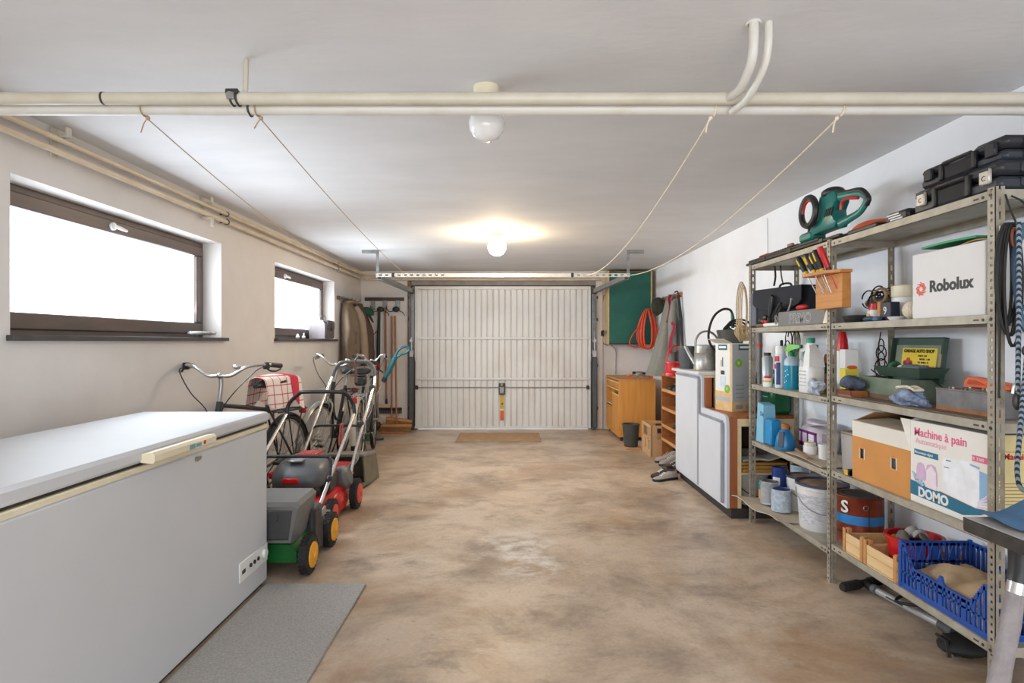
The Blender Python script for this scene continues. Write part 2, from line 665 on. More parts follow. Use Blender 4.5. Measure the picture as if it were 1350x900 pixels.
# ---------------------------------------------------------------- the up-and-over garage door
d = T('door_1', None, None, (-.13, YB, 0))
d['kind'] = 'structure'
px0, px1, PY = -1.375, 1.115, 8.262
n = 29
pitch = (px1 - px0 - .06) / n
poly, back = [], []
x = px0 + .03
for i in range(n):
    poly += [(x, PY), (x + pitch * .75, PY), (x + pitch * .79, PY + .024), (x + pitch * .96, PY + .024)]
    x += pitch
poly.append((x, PY))
pl = poly + [(x, PY + .034), (px0 + .03, PY + .034)]
MB().prism(pl, 'z', .02, 1.99).build('corrugated_panel', m_door, d, ang=20)
f = MB()
f.box(px0, px0 + .035, PY - .012, PY + .03, .012, 2.02, .004)
f.box(px1 - .035, px1, PY - .012, PY + .03, .012, 2.02, .004)
f.box(px0 + .035, px1 - .035, PY - .012, PY + .03, 1.975, 2.02, .004)
f.box(px0 + .035, px1 - .035, PY - .008, PY + .03, .012, .04, .004)
f.build('door_leaf_frame', m_door, d)
for z in (1.285, .712):
    B(px0 + .03, px1 - .03, PY - .026, PY, z - .016, z + .016, .004).build('cross_rail', m_door, d)
MB().cyl((px0 + .02, PY - .02, .592), (px1 - .02, PY - .02, .592), .007, n=8).build('locking_rod', m_rod, d)
for s in (px0 + .03, px1 - .045):
    B(s - .02, s + .02, PY - .032, PY - .008, .565, .62, .004).build('rod_guide', m_dark_metal, d)
B(-.186, -.098, PY - .04, PY - .004, .49, .655, .008).build('lock_case', m_dark_metal, d)
k = MB()
k.box(-.172, -.112, PY - .05, PY - .038, .51, .60, .004)
k.cyl((-.142, PY - .04, .63), (-.142, PY - .06, .63), .016, n=12)
k.tube([(-.165, PY - .046, .645), (-.12, PY - .05, .648)], .006, 6)
k.build('lock_plate', m_galv, d)
B(-.17, -.114, PY - .008, PY - .002, .12, .49, .001).build('pull_strap', M('white_strap', c(226, 222, 214), .6), d)
B(-.169, -.115, PY - .0095, PY - .0075, .29, .485, .0003).build('strap_yellow_band', m_yellow, d)
MB().cyl((-.138, PY - .009, .36), (-.138, PY - .0115, .36), .013, n=10).build('strap_hole', m_black, d)
B(-.168, -.116, PY - .0095, PY - .0075, .125, .265, .0003).build('strap_orange_band', m_orange, d)
# side guides with springs
for sgn, xc in ((-1, -1.408), (1, 1.155)):
    g = MB()
    g.box(xc - .030, xc - .024, 8.20, 8.27, .01, 2.0)
    g.box(xc + .024, xc + .030, 8.20, 8.27, .01, 2.0)
    g.box(xc - .030, xc + .030, 8.262, 8.268, .01, 2.0)
    g.build('guide_channel', m_galv, d)
    B(xc - .04, xc + .04, 8.165, 8.215, .03, 1.02, .012).build('spring_cover', M('dark_grey_cover', c(84, 88, 90), .45, .4, var=.1), d)
    q = MB()
    for i in range(26):
        q.torus((xc, 8.225, 1.03 + i * .0085), .016, .004, 'z', 10, 5)
    q.build('spring', m_dark_metal, d)
    q = MB()
    q.box(xc - .03, xc + .03, 8.17, 8.2, 1.02, 1.12, .006)
    q.cyl((xc, 8.19, 1.25), (xc, 8.15, 1.25), .024, n=12)
    q.box(xc - .01, xc + .014, 8.18, 8.2, 1.0, 1.3, .002)
    q.build('roller_bracket', m_steel, d)
    q = MB()
    q.tube([(xc - sgn * .035, 8.16, 1.06), (xc - sgn * .05, 8.16, .95), (xc - sgn * .045, 8.175, .06)], .008, 6)
    q.build('lever_arm', m_dark_metal, d)
    for z in (1.86, 1.55, .9, .3):
        B(xc + sgn * .03, xc + sgn * .06, 8.24, 8.27, z - .02, z + .02, .003).build('fixing_clip', m_dark_metal, d)

# ---------------------------------------------------------------- overhead tracks of the door
for side, xa, xb in (('left', -1.405, -1.455), ('right', 1.155, 1.255)):
    r = T('door_track', 'grey steel overhead door track on the %s, running from door corner to perforated bar' % side, 'track', (xa, 8.2, 1.93))
    q = MB()
    for (dx, dz, w2, h2) in ((0, -.024, .026, .003), (-.024, 0, .003, .027), (.024, 0, .003, .027)):
        ax = V(xb - xa, 6.40 - 8.2, 0)
        L = ax.length
        rot = Matrix.Translation((xa, 8.2, 1.945)) @ Matrix.Rotation(math.atan2(ax.x, -ax.y), 4, 'Z')
        q.m = rot
        q.box(dx - w2, dx + w2, -L, 0, dz - h2, dz + h2)
    q.build('channel', m_galv, r)
    q = MB()
    q.box(xa - .035, xa + .035, 8.14, 8.2, 1.91, 1.98, .005)
    q.build('corner_bracket', m_dark_metal, r)
    q = MB()
    q.cyl((xa, 8.13, 1.945), (xa, 8.10, 1.945), .02, n=10)
    q.build('roller', m_black, r)

r = T('perforated_bar', 'perforated steel angle bar hung from ceiling across the ends of both door tracks', 'bar', (-.1, 6.4, 1.95))
q = MB()
x0, x1, z0, z1 = -1.49, 1.29, 1.945, 1.985
q.box(x0, x1, 6.385, 6.388, z0, z0 + .010)
q.box(x0, x1, 6.385, 6.388, z1 - .010, z1)
xx = x0
while xx < x1 - .01:
    on = xx < -.75 or xx > .62
    if on:
        q.box(xx, xx + .035, 6.385, 6.388, z0 + .010, z1 - .010)
        xx += .068
    else:
        q.box(xx, .65, 6.385, 6.388, z0 + .010, z1 - .010)
        xx = .678
q.box(x0, x1, 6.388, 6.42, z1 - .003, z1)
q.build('angle_bar', M('white_galvanised', c(206, 206, 202), .4, .3, var=.08), r)
for sgn, xc in ((-1, -1.472), (1, 1.272)):
    q = MB()
    q.box(xc - .016, xc + .016, 6.39, 6.394, 1.96, ZC)
    q.box(xc + sgn * .013, xc + sgn * .016, 6.394, 6.42, 1.96, ZC)
    q.build('hanger', m_galv, r)
    q = MB()
    q.box(xc, xc + sgn * .17, 6.38, 6.42, ZC - .034, ZC - .001, .002)
    q.build('ceiling_plate', m_galv, r)
for xc in (-1.30, .66):
    B(xc - .014, xc + .014, 6.378, 6.386, 1.942, 1.988, .002).build('joint_clamp', m_black, r)

# ---------------------------------------------------------------- pipes under the ceiling
r = T('heating_pipe', 'front cream pipe of two spanning the room under the ceiling', 'pipe', (0, 2.04, 2.088))
MB().cyl((-2.05, 2.04, 2.088), (1.99, 2.04, 2.088), .0215, n=18).build('pipe_run', m_pipe, r)
q = MB()
q.cyl((-1.428, 2.04, 2.088), (-1.421, 2.04, 2.088), .0228, n=18)
q.build('weld_seam', m_dark_metal, r)
MB().tube([(-.945, 2.075, 2.239), (-.945, 2.07, 2.12), (-.945, 2.06, 2.10)], .0095, 10).build('hanger_rod', m_pipe, r)
q = MB()
q.torus((-.955, 2.04, 2.088), .024, .004, 'x', 18, 6)
q.torus((-.975, 2.04, 2.088), .024, .004, 'x', 18, 6)
q.box(-.99, -.945, 2.012, 2.02, 2.095, 2.113, .003)
q.build('pipe_clamp', m_dark_metal, r)
q = MB().cyl((-.972, 2.016, 2.088), (-.972, 2.008, 2.088), .013, n=10)
q.box(-.985, -.958, 2.010, 2.016, 2.075, 2.1, .002)
q.build('clamp_bolt', m_steel, r)
r2 = T('heating_pipe', 'rear white pipe of two spanning the room, strings knotted to it', 'pipe', (0, 2.088, 2.07))
MB().cyl((-2.05, 2.088, 2.070), (1.99, 2.088, 2.070), .0215, n=18).build('pipe_run', m_pipe_w, r2)
q = MB()
q.torus((-.935, 2.088, 2.07), .024, .004, 'x', 18, 6)
q.build('pipe_clamp', m_dark_metal, r2)
q = MB()
q.tube([(.755, 1.822, 2.245), (.757, 1.83, 2.17), (.760, 1.86, 2.12), (.762, 1.95, 2.085), (.752, 2.025, 2.085)], .0145, 12, sub=6)
o = q.build('riser_pipe', m_pipe_w)
tag(o, 'thicker white riser pipe bending from ceiling down into the front pipe', 'pipe')
q = MB()
q.tube([(.805, 1.832, 2.245), (.807, 1.84, 2.17), (.806, 1.88, 2.11), (.79, 1.97, 2.055), (.775, 2.06, 2.05)], .0125, 12, sub=6)
o = q.build('riser_pipe', m_pipe_w)
tag(o, 'thinner white riser pipe with a jointed collar, bending behind its twin to the rear pipe', 'pipe')
q = MB()
q.torus((.757, 1.83, 2.236), .02, .005, 'z', 16, 6)
o = q.build('pipe_collar', m_pipe_w)
tag(o, 'chipped plaster collar round the thicker riser at the ceiling', 'collar')

for nm, z, rr, lab in (('upper', 2.172, .0135, 'upper tan pipe along left wall above both windows, bending onto back wall'),
                       ('lower', 2.114, .0155, 'lower tan pipe along left wall above both windows, bending onto back wall')):
    r = T('wall_pipe', lab, 'pipe', (-2.08, 3.5, z))
    pts = [(-2.09, -1.6, z), (-2.09, 8.14, z)] + [(-2.09 + .08 * (1 - math.cos(t)), 8.14 + .08 * math.sin(t), z) for t in (.4, .8, 1.2)] + [(-2.01, 8.225, z), (1.24, 8.225, z)]
    MB().tube(pts, rr, 12).build('pipe_run', m_wallpipe, r)
    for y in (4.28, 7.0):
        q = MB()
        q.torus((-2.09, y, z), rr + .003, .004, 'y', 14, 6)
        q.box(-2.14, -2.10, y - .006, y + .006, z - .006, z + .006)
        q.build('pipe_clip', m_dark_metal, r)
for y, l in ((2.72, 'wall bracket of the tan pipes above the near window, closest to the camera'), (4.02, 'wall bracket of the tan pipes above the far end of near window')):
    q = MB()
    q.box(-2.139, -2.128, y - .022, y + .022, 2.095, 2.235, .003)
    q.box(-2.128, -2.06, y - .016, y + .016, 2.188, 2.198, .003)
    q.box(-2.07, -2.06, y - .016, y + .016, 2.192, 2.236, .002)
    if y > 3:
        q.tube([(-2.128, y, 2.09), (-2.065, y, 2.09), (-2.062, y, 2.03)], .012, 8)
    o = q.build('pipe_bracket', m_pipe)
    tag(o, l, 'bracket')

# ---------------------------------------------------------------- strings from the pipe to the perforated bar
for (xa, xb, sag, mt, rr, l) in ((-1.305, -1.462, .135, m_string, .0022, 'thin string from the ceiling pipe to left end of perforated bar'),
                                 (-.90, -1.147, .04, m_string, .0022, 'second thin string from the left, strung below the ceiling'),
                                 (.712, .79, .15, m_rope, .0032, 'pale cord sagging from ceiling pipe, nearer the unlit lamp than its twin'),
                                 (1.165, 1.19, .16, m_rope, .0032, 'pale cord sagging below ceiling, nearest the right wall')):
    r = T('clothes_line', l, 'cord', (xa, 2.088, 2.045))
    a, b = V(xa, 2.10, 2.036), V(xb, 6.378, 1.965)
    pts = [a.lerp(b, t / 24) - V(0, 0, 4 * sag * (t / 24) * (1 - t / 24)) for t in range(25)]
    if sag < .05:
        pts = pts
    MB().tube(pts, rr, 5).build('line', mt, r)
    q = MB()
    q.torus((xa - .01 if xa < 0 else xa + .01, 2.088, 2.07), .0245, rr * 1.2, 'x', 16, 5)
    q.ell((xa, 2.094, 2.04), .008, 8)
    q.tube([(xa, 2.092, 2.04), (xa - .012, 2.09, 2.02), (xa - .02, 2.085, 1.985 if xa != -.90 else 2.0)], rr, 5, sub=3)
    q.build('knot', mt, r)

# ---------------------------------------------------------------- lamps
r = T('ceiling_lamp', 'unlit white glass globe lamp on ceiling beside the pipes', 'lamp', (-.10, 2.30, ZC))
MB().lathe([(0, ZC), (.052, ZC), (.05, ZC - .05), (.046, ZC - .07), (0, ZC - .07)], (-.10, 2.30, 0), 28).build('lamp_base', m_cream, r)
MB().lathe([(.038, .062), (.05, .052), (.066, .026), (.071, 0), (.066, -.028), (.05, -.052), (.026, -.067), (0, -.072)], (-.10, 2.30, 2.098), 32).build('globe', m_lampglass, r, ang=60)
r = T('ceiling_lamp', 'lit warm globe lamp on ceiling in front of garage door', 'lamp', (-.14, 5.42, ZC))
MB().lathe([(0, ZC), (.056, ZC), (.053, ZC - .05), (0, ZC - .05)], (-.14, 5.42, 0), 24).build('lamp_base', m_brass, r)
MB().lathe([(.045, .074), (.06, .06), (.078, .03), (.085, 0), (.078, -.032), (.06, -.06), (.032, -.078), (0, -.085)], (-.14, 5.42, 2.118), 28).build('globe', m_lit, r, ang=60)

# ---------------------------------------------------------------- floor pieces
o = B(-.70, .36, 7.2, 7.88, .0005, .012, .003).build('door_board', M('tan_board', c(170, 136, 100), .8, var=.12, scale=10))
tag(o, 'flat tan board lying on floor before the garage door', 'board')
o = B(-1.25, -.742, 1.2, 2.972, .0005, .011, .003).build('floor_mat', m_mat)
tag(o, 'grey carpet strip lying on floor along front of white freezer', 'mat')
o = MB().tube([(1.99, 4.55, 2.2), (1.992, 4.55, 1.9), (1.99, 4.56, 1.8)], .003, 5).build('wall_cable', M('grey_cable', c(190, 190, 190), .6))
tag(o, 'thin pale cable running down right wall above the shelving', 'cable')

# ================================================================ LEFT SIDE
# ---------------------------------------------------------------- chest freezer
fr = T('chest_freezer', 'long white chest freezer with cream handle on grey strip by left wall', 'freezer', (-1.57, 2.05, 0))
FX, FB, FY0, FY1 = -1.258, -1.90, 1.12, 3.0
B(FB, FX, FY0, FY1, .02, .795, .006).build('cabinet', m_freezer, fr)
B(FB + .01, FX + .004, FY0 - .004, FY1 + .004, .797, .818, .004).build('cream_trim', m_cream, fr)
B(FB + .01, FX - .012, FY0 + .01, FY1 - .01, .815, .832).build('lid_seal', m_gap, fr)
B(FB, FX + .012, FY0 - .01, FY1 + .006, .830, .880, .012).build('lid', m_freezer, fr)
q = MB()
prof = [(FX + .008, .832), (FX + .05, .828), (FX + .056, .835), (FX + .056, .856), (FX + .048, .866), (FX + .008, .862)]
q.prism([(x, z) for x, z in prof], 'y', 1.965, 2.375)
hd = q.build('lid_handle', m_cream, fr)
q = MB().box(FX + .055, FX + .0575, 2.18, 2.215, .836, .853)
q.box(FX + .055, FX + .0575, 2.222, 2.26, .838, .851)
q.build('handle_print', M('teal_print', c(110, 160, 168), .5), hd)
MB().cyl((FX + .055, 2.285, .847), (FX + .0578, 2.285, .847), .008, n=12).build('handle_emblem', m_red, hd)
q = MB().cyl((FX, 2.325, .772), (FX + .008, 2.325, .772), .010, n=12)
q.box(FX, FX + .004, 2.335, 2.36, .765, .779, .001)
q.build('lid_lock', m_steel, fr)
pl = B(FX, FX + .008, 2.685, 2.988, .125, .218, .003).build('control_plate', m_white, fr)
for i in range(3):
    MB().cyl((FX + .007, 2.79 + i * .042, .173), (FX + .014, 2.79 + i * .042, .173), .0095, n=12).build('control_button', m_black, pl)
q = MB().lathe([(0, .012), (.021, .012), (.023, 0), (0, 0)], (FX + .008, 2.945, .173), 18, Matrix.Rotation(R(90), 4, 'Y'))
q.build('thermostat_dial', m_white, pl)
q = MB().box(FX + .0075, FX + .0095, 2.705, 2.712, .16, .178).box(FX + .0075, FX + .0095, 2.716, 2.728, .16, .178).box(FX + .0075, FX + .0095, 2.732, 2.738, .16, .178)
q.build('plate_marking', m_black, pl)
B(FB + .02, FX - .02, FY0 + .02, FY1 - .02, 0, .02).build('base_plinth', m_black, fr)


# ---------------------------------------------------------------- bicycles
def bicycle(label, loc, rz, lean, frame_m, steer=0, rack_m=None, lamp=True, low=False, bars=True, group=None, saddle_m=None, bag=False, fender_m=None, bw=1):
    t = T('bicycle', label, 'bicycle', loc, local=True, rot=(0, lean, rz), group=group)
    FA, RA, WR = V(0, -.53, .34), V(0, .53, .34), .32
    SM = Matrix.Translation((0, -.32, 0)) @ Matrix.Rotation(steer, 4, 'Z') @ Matrix.Translation((0, .32, 0))
    for cpt, mm in ((FA, SM), (RA, Matrix())):
        wq = MB(mm).torus(cpt, WR, .019, 'x', 40, 8).build('tyre', m_rubber, t, ang=60)
        MB(mm).torus(cpt, WR - .022, .009, 'x', 40, 6).build('rim', m_steel, wq, ang=60)
        q = MB(mm)
        for i in range(28):
            a = 2 * PI * i / 28
            e = cpt + V(0, math.cos(a) * (WR - .025), math.sin(a) * (WR - .025))
            b = a + (.5 if i % 2 else -.5)
            q.tube([cpt + V(.022 if i % 4 < 2 else -.022, math.cos(b) * .025, math.sin(b) * .025), e], .0016, 4)
        q.build('spokes', m_steel, wq)
        q = MB(mm).cyl(cpt - V(.06, 0, 0), cpt + V(.06, 0, 0), .018, n=10)
        q.cyl(cpt - V(.026, 0, 0), cpt - V(.018, 0, 0), .034, n=14)
        q.cyl(cpt + V(.026, 0, 0), cpt + V(.018, 0, 0), .034, n=14)
        q.build('hub', m_steel, wq)
        fq = MB(mm)
        a0, a1 = (R(35), R(190)) if cpt is FA else (R(-10), R(150))
        pts = [cpt + V(0, math.cos(a0 + (a1 - a0) * i / 18) * (WR + .036), math.sin(a0 + (a1 - a0) * i / 18) * (WR + .036)) for i in range(19)]
        fq.sheet(lambda u, v: pts[round(u * 18)] + V((v - .5) * .056, 0, 0) - (pts[round(u * 18)] - cpt).normalized() * (.018 * (2 * v - 1) ** 2), 18, 4, .003)
        for sx in (-1, 1):
            fq.tube([pts[4] + V(sx * .028, 0, 0), cpt + V(sx * .05, 0, 0)], .0025, 5)
        fq.build('mudguard', fender_m or m_black, t)
    BB, ST = V(0, .08, .28), V(0, .26, .78)
    HT, HB = V(0, -.30, .86), V(0, -.345, .70)
    q = MB()
    if low:
        q.tube([HB + V(0, .01, .03), V(0, -.22, .50), V(0, -.05, .34), BB], .019, 10, sub=5)
        q.tube([HT - V(0, -.005, .03), V(0, -.2, .62), V(0, -.02, .47), V(0, .15, .46)], .013, 8, sub=5)
    else:
        q.tube([HB, BB], .018, 10)
        q.tube([HT - V(0, -.004, .02), ST - V(0, .01, .03)], .015, 10)
    q.tube([BB, ST], .016, 10)
    q.tube([HT, HB], .020, 12)
    for sx in (-1, 1):
        q.tube([ST + V(sx * .012, -.005, -.03), RA + V(sx * .062, 0, 0)], .008, 8)
        q.tube([BB + V(sx * .02, 0, 0), V(sx * .055, .26, .30), RA + V(sx * .062, 0, 0)], .009, 8)
    q.cyl(BB - V(.04, 0, 0), BB + V(.04, 0, 0), .024, n=12)
    q.build('frame', frame_m, t)
    q = MB(SM)
    q.tube([HB + V(0, 0, .0), HB + V(0, -.012, -.03)], .02, 10)
    for sx in (-1, 1):
        q.tube([HB + V(sx * .01, -.01, -.02), HB + V(sx * .045, -.03, -.06), V(sx * .055, -.44, .50), FA + V(sx * .058, 0, 0)], .010, 8, sub=4)
    q.build('fork', frame_m if not low else m_steel, t)
    q = MB()
    q.tube([ST, ST + V(0, .045, .13)], .012, 10)
    q.build('seat_post', m_steel, t)
    q = MB()
    rg = []
    for y, wd, z, th in ((.10, .018, .925, .014), (.16, .028, .935, .022), (.24, .055, .935, .032), (.31, .085, .94, .038), (.36, .095, .945, .036), (.40, .07, .945, .026)):
        rg.append([V(wd * math.cos(a), y, z + th * math.sin(a)) for a in [2 * PI * i / 14 for i in range(14)]])
    q.loft(rg)
    q.build('saddle', saddle_m or m_black, t, ang=60)
    q = MB()
    q.tube([V(-.03, .20, .91), V(-.03, .34, .905)], .005, 6).tube([V(.03, .20, .91), V(.03, .34, .905)], .005, 6)
    q.torus((-.04, .37, .885), .018, .004, 'z', 10, 5).torus((.04, .37, .885), .018, .004, 'z', 10, 5)
    q.build('saddle_rails', m_steel, t)
    if bars:
        q = MB(SM)
        q.tube([HT, HT + V(0, .03, .10), HT + V(0, .025, .155)], [.014, .013, .014], 10)
        q.ell(HT + V(0, .01, .165), (.024, .022, .02), 10)
        q.build('stem', m_steel, t)
        HM = SM @ Matrix.Scale(bw, 4, Vector((1, 0, 0)))
        q = MB(HM)
        z = 1.025
        hb = [(-.275, -.08, z + .055), (-.25, -.19, z + .065), (-.16, -.275, z + .055), (-.07, -.295, z), (0, -.295, z), (.07, -.295, z), (.16, -.275, z + .055), (.25, -.19, z + .065), (.275, -.08, z + .055)]
        q.tube(hb, .0115, 10, sub=5)
        q.build('handlebar', m_chrome, t)
        for sx in (-1, 1):
            g = MB(HM).tube([V(sx * .262, -.15, z + .062), V(sx * .278, -.07, z + .055), V(sx * .288, -.015, z + .05)], [.017, .0165, .018], 10)
            g.build('grip', m_black, t)
            l = MB(HM)
            l.box(sx * .25 - .018, sx * .25 + .018, -.205, -.165, z + .035, z + .08, .006)
            l.tube([V(sx * .25, -.20, z + .05), V(sx * .275, -.19, z + .025), V(sx * .295, -.13, z + .02), V(sx * .30, -.05, z + .03)], .006, 6, sub=4)
            l.build('brake_lever', m_black if not low else m_steel, t)
            k = MB(HM)
            k.tube([V(sx * .25, -.205, z + .05), V(sx * .23, -.32, z + .03), V(sx * .13, -.40, .93), V(sx * .04, -.37, .80), V(sx * .03, -.35, .62)], .0035, 6, sub=5)
            k.build('brake_cable', m_black, t)
        b = MB(SM)
        b.ell((.10, -.285, z + .055), (.026, .026, .018), 12)
        b.build('bell', m_chrome, t)
    if lamp:
        b = MB(SM)
        b.lathe([(0, 0), (.018, .005), (.034, .035), (.036, .05), (.03, .055), (0, .057)], (0, -.39, .76), 16, Matrix.Rotation(R(90), 4, 'X'))
        b.tube([(0, -.38, .76), (0, -.36, .72)], .006, 6)
        b.build('headlamp', m_chrome, t)
    rm = rack_m or m_black
    q = MB()
    q.tube([(-.06, .30, .72), (-.06, .74, .71), (0, .77, .71), (.06, .74, .71), (.06, .30, .72)], .006, 7)
    for x in (-.025, .025):
        q.tube([(x, .30, .72), (x, .765, .71)], .004, 6)
    for y in (.36, .5, .64):
        q.tube([(-.06, y, .718), (.06, y, .718)], .004, 6)
    for sx in (-1, 1):
        q.tube([(sx * .06, .66, .712), RA + V(sx * .065, 0, 0)], .005, 6)
        q.tube([(sx * .06, .44, .718), RA + V(sx * .065, 0, 0)], .005, 6)
    q.build('luggage_rack', rm, t)
    q = MB()
    q.lathe([(.085, -.003), (.09, 0), (.085, .003)], BB + V(.05, 0, 0), 24, Matrix.Rotation(R(90), 4, 'Y'))
    for sx, a in ((1, .6), (-1, .6 + PI)):
        e = BB + V(sx * .075, .165 * math.cos(a), .165 * math.sin(a))
        q.tube([BB + V(sx * .06, 0, 0), e], .009, 8)
    q.build('crankset', m_steel, t)
    for sx, a in ((1, .6), (-1, .6 + PI)):
        e = BB + V(sx * .12, .165 * math.cos(a), .165 * math.sin(a))
        B(e.x - .045, e.x + .045, e.y - .03, e.y + .03, e.z - .011, e.z + .011, .004).build('pedal', m_black, t)
    q = MB()
    q.tube([BB + V(.052, .02, .075), RA + V(.052, 0, .035)], .012, 6, flat=.4).tube([BB + V(.052, .02, -.075), RA + V(.052, 0, -.035)], .012, 6, flat=.4)
    q.build('chain', m_dark_metal, t)
    q = MB().box(-.03, .03, .775, .80, .66, .72, .008)
    q.build('rear_lamp', m_red, t)
    q = MB()
    q.tube([(-.03, .40, .26), (-.10, .50, .03), (-.12, .52, .012)], .008, 6)
    q.build('kickstand', m_dark_metal, t)
    if bag:
        q = MB()
        q.box(-.055, .055, .36, .47, .80, .90, .02)
        q.box(-.05, .05, .365, .465, .895, .91, .006)
        q.build('saddle_bag', m_black, t)
    return t


m_bikegrey = M('dark_grey_frame', c(58, 58, 60), .35, .3, var=.1)
bicycle('dark bicycle behind the freezer, its saddle under a red checked cloth', (-1.80, 3.97, 0), R(-7), R(0), m_bikegrey, R(12), low=False, lamp=False)
bicycle('silver-barred step-through bicycle facing the camera between freezer bike and coats', (-1.83, 5.88, 0), R(4), R(7), M('black_frame', c(40, 40, 42), .35, .2), R(-12), low=True, fender_m=M('grey_mudguard', c(150, 148, 142), .35, .5))
bicycle('bicycle with silver luggage rack turned towards camera, wedged behind red lawnmower', (-1.545, 6.24, 0), R(185), R(0), m_black, R(4), bw=.6, rack_m=m_chrome, bag=True, low=True, bars=True, fender_m=M('pale_mudguard', c(186, 176, 158), .4, .2), lamp=False)

# cloth draped over the saddle of the first bicycle
m_cloth = M('cloth_checked', c(238, 226, 216), .9, var=.04, bump=.1, bscale=60)
nt = m_cloth.node_tree
bs = nt.nodes['Principled BSDF']
uvn = nt.nodes.new('ShaderNodeTexCoord')
mpn = nt.nodes.new('ShaderNodeMapping')
mpn.inputs['Scale'].default_value = (1, 15, 15)
nt.links.new(uvn.outputs['Object'], mpn.inputs[0])
sep = nt.nodes.new('ShaderNodeSeparateXYZ')
nt.links.new(mpn.outputs[0], sep.inputs[0])
mx = None
for ax in ('Y', 'Z'):
    fr_ = nt.nodes.new('ShaderNodeMath')
    fr_.operation = 'FRACT'
    nt.links.new(sep.outputs[ax], fr_.inputs[0])
    g_ = nt.nodes.new('ShaderNodeMath')
    g_.operation = 'LESS_THAN'
    g_.inputs[1].default_value = .1
    nt.links.new(fr_.outputs[0], g_.inputs[0])
    if mx is None:
        mx = g_
    else:
        m2 = nt.nodes.new('ShaderNodeMath')
        m2.operation = 'MAXIMUM'
        nt.links.new(mx.outputs[0], m2.inputs[0])
        nt.links.new(g_.outputs[0], m2.inputs[1])
        mx = m2
mc = nt.nodes.new('ShaderNodeMix')
mc.data_type = 'RGBA'
mc.inputs[6].default_value = c(240, 228, 218)
mc.inputs[7].default_value = c(200, 74, 84)
nt.links.new(mx.outputs[0], mc.inputs[0])
nt.links.new(mc.outputs[2], bs.inputs['Base Color'])


def drape(u, v):
    # v runs along the saddle, u across it and down both sides
    s = (u - .5) * 2
    y = 4.12 + v * .40
    half = .05 + .055 * min(1, v * 1.6)
    fold = .010 * math.sin(v * 17 + s * 3)
    top = .985 + .012 * math.sin(v * PI)
    a = abs(s)
    if a < .35:
        x, z = s / .35 * half, top - .015 * (a / .35) ** 2
    else:
        k = (a - .35) / .65
        x = math.copysign(half + .03 * math.sqrt(k) + fold * k, s)
        z = top - .015 - k * (.18 + .05 * v + .03 * math.sin(v * 7))
    return V(-1.775 + (v - .5) * .05 + x, y, z)


o = MB().sheet(drape, 26, 14, .005).build('saddle_cloth', m_cloth, ang=70)
tag(o, 'white and red checked cloth draped over saddle of dark bicycle', 'cloth')
q = MB()


def stripe(u, v):
    p = drape(.5 + .0 + u * .5, .60 + v * .27)
    return p + V(.005, 0, .004)


q.sheet(stripe, 16, 4, .003)
q.build('red_stripe', M('red_cloth', c(206, 54, 76), .9, var=.12, bump=.1), o, ang=70)


# ---------------------------------------------------------------- lawnmowers
def mower_wheel(root, x, y, r, w, hub_m, side=1):
    q = MB().lathe([(0, -w / 2), (r * .82, -w / 2), (r, -w * .36), (r, w * .36), (r * .82, w / 2), (0, w / 2)], (x, y, r), 30, Matrix.Rotation(R(90), 4, 'Y'))
    o = q.build('wheel', m_rubber, root)
    q = MB()
    for i in range(26):
        a = 2 * PI * i / 26
        q.m = Matrix.Translation((x, y, r)) @ Matrix.Rotation(a, 4, 'X')
        q.box(-w * .42, -w * .06, -.006, .006, r - .003, r + .003)
        q.box(w * .06, w * .42, -.006 + .01, .006 + .01, r - .003, r + .003)
    q.build('tread', m_rubber, o)
    sx = side * w / 2
    q = MB().lathe([(0, -.002), (r * .68, -.002), (r * .66, .006), (r * .5, .010), (r * .2, .012), (r * .18, .018), (0, .018)], (x + sx, y, r), 24, Matrix.Rotation(R(90 * side), 4, 'Y'))
    q.build('hub_cap', hub_m, o)
    return o


m_green = M('mower_green', c(20, 92, 38), .35, var=.12)
m_hub = M('yellow_hub', c(234, 164, 24), .4, var=.06)
m_box = M('grey_grass_box', c(104, 104, 102), .5, var=.08, bump=.05, bscale=150)
m_boxd = M('dark_grass_box_front', c(62, 62, 62), .6, var=.15, bump=.1, bscale=100)
gm = T('lawnmower', 'green electric lawnmower with yellow wheels and grey grass box beside freezer', 'lawnmower', (-1.36, 3.35, 0))
for x, sd in ((-1.092, 1), (-1.63, -1)):
    mower_wheel(gm, x, 3.13, .10, .052, m_hub, sd)
    mower_wheel(gm, x - .012 * sd, 3.55, .10, .050, m_hub, sd)
q = MB()
rg = []
for y, z0, z1, hw in ((3.09, .07, .165, .225), (3.16, .055, .19, .235), (3.4, .05, .21, .24), (3.56, .05, .20, .24), (3.63, .06, .15, .22), (3.66, .08, .12, .18)):
    cx = -1.365
    rg.append([V(cx - hw, y, z0), V(cx + hw, y, z0), V(cx + hw, y, z1 - .04), V(cx + hw - .04, y, z1), V(cx - hw + .04, y, z1), V(cx - hw, y, z1 - .04)])
q.loft(rg)
q.build('deck', m_green, gm)
q = MB()
rg = []
for y, z0, z1, xa, xb in ((3.055, .185, .375, -1.60, -1.125), (3.075, .18, .395, -1.61, -1.115), (3.2, .19, .402, -1.615, -1.112), (3.33, .20, .405, -1.615, -1.115), (3.35, .21, .39, -1.60, -1.13)):
    d_ = .02
    rg.append([V(xa + .035, y, z0), V(xb - .035, y, z0), V(xb, y, z1 - d_), V(xb - d_, y, z1), V(xa + d_, y, z1), V(xa, y, z1 - d_)])
q.loft(rg)
bx = q.build('grass_box', m_box, gm)
q = MB()
q.loft([[V(-1.565, 3.055, .20), V(-1.17, 3.055, .20), V(-1.145, 3.058, .36), V(-1.59, 3.058, .36)],
        [V(-1.555, 3.046, .21), V(-1.18, 3.046, .21), V(-1.155, 3.050, .352), V(-1.58, 3.050, .352)]])
q.build('rear_flap', m_boxd, bx)
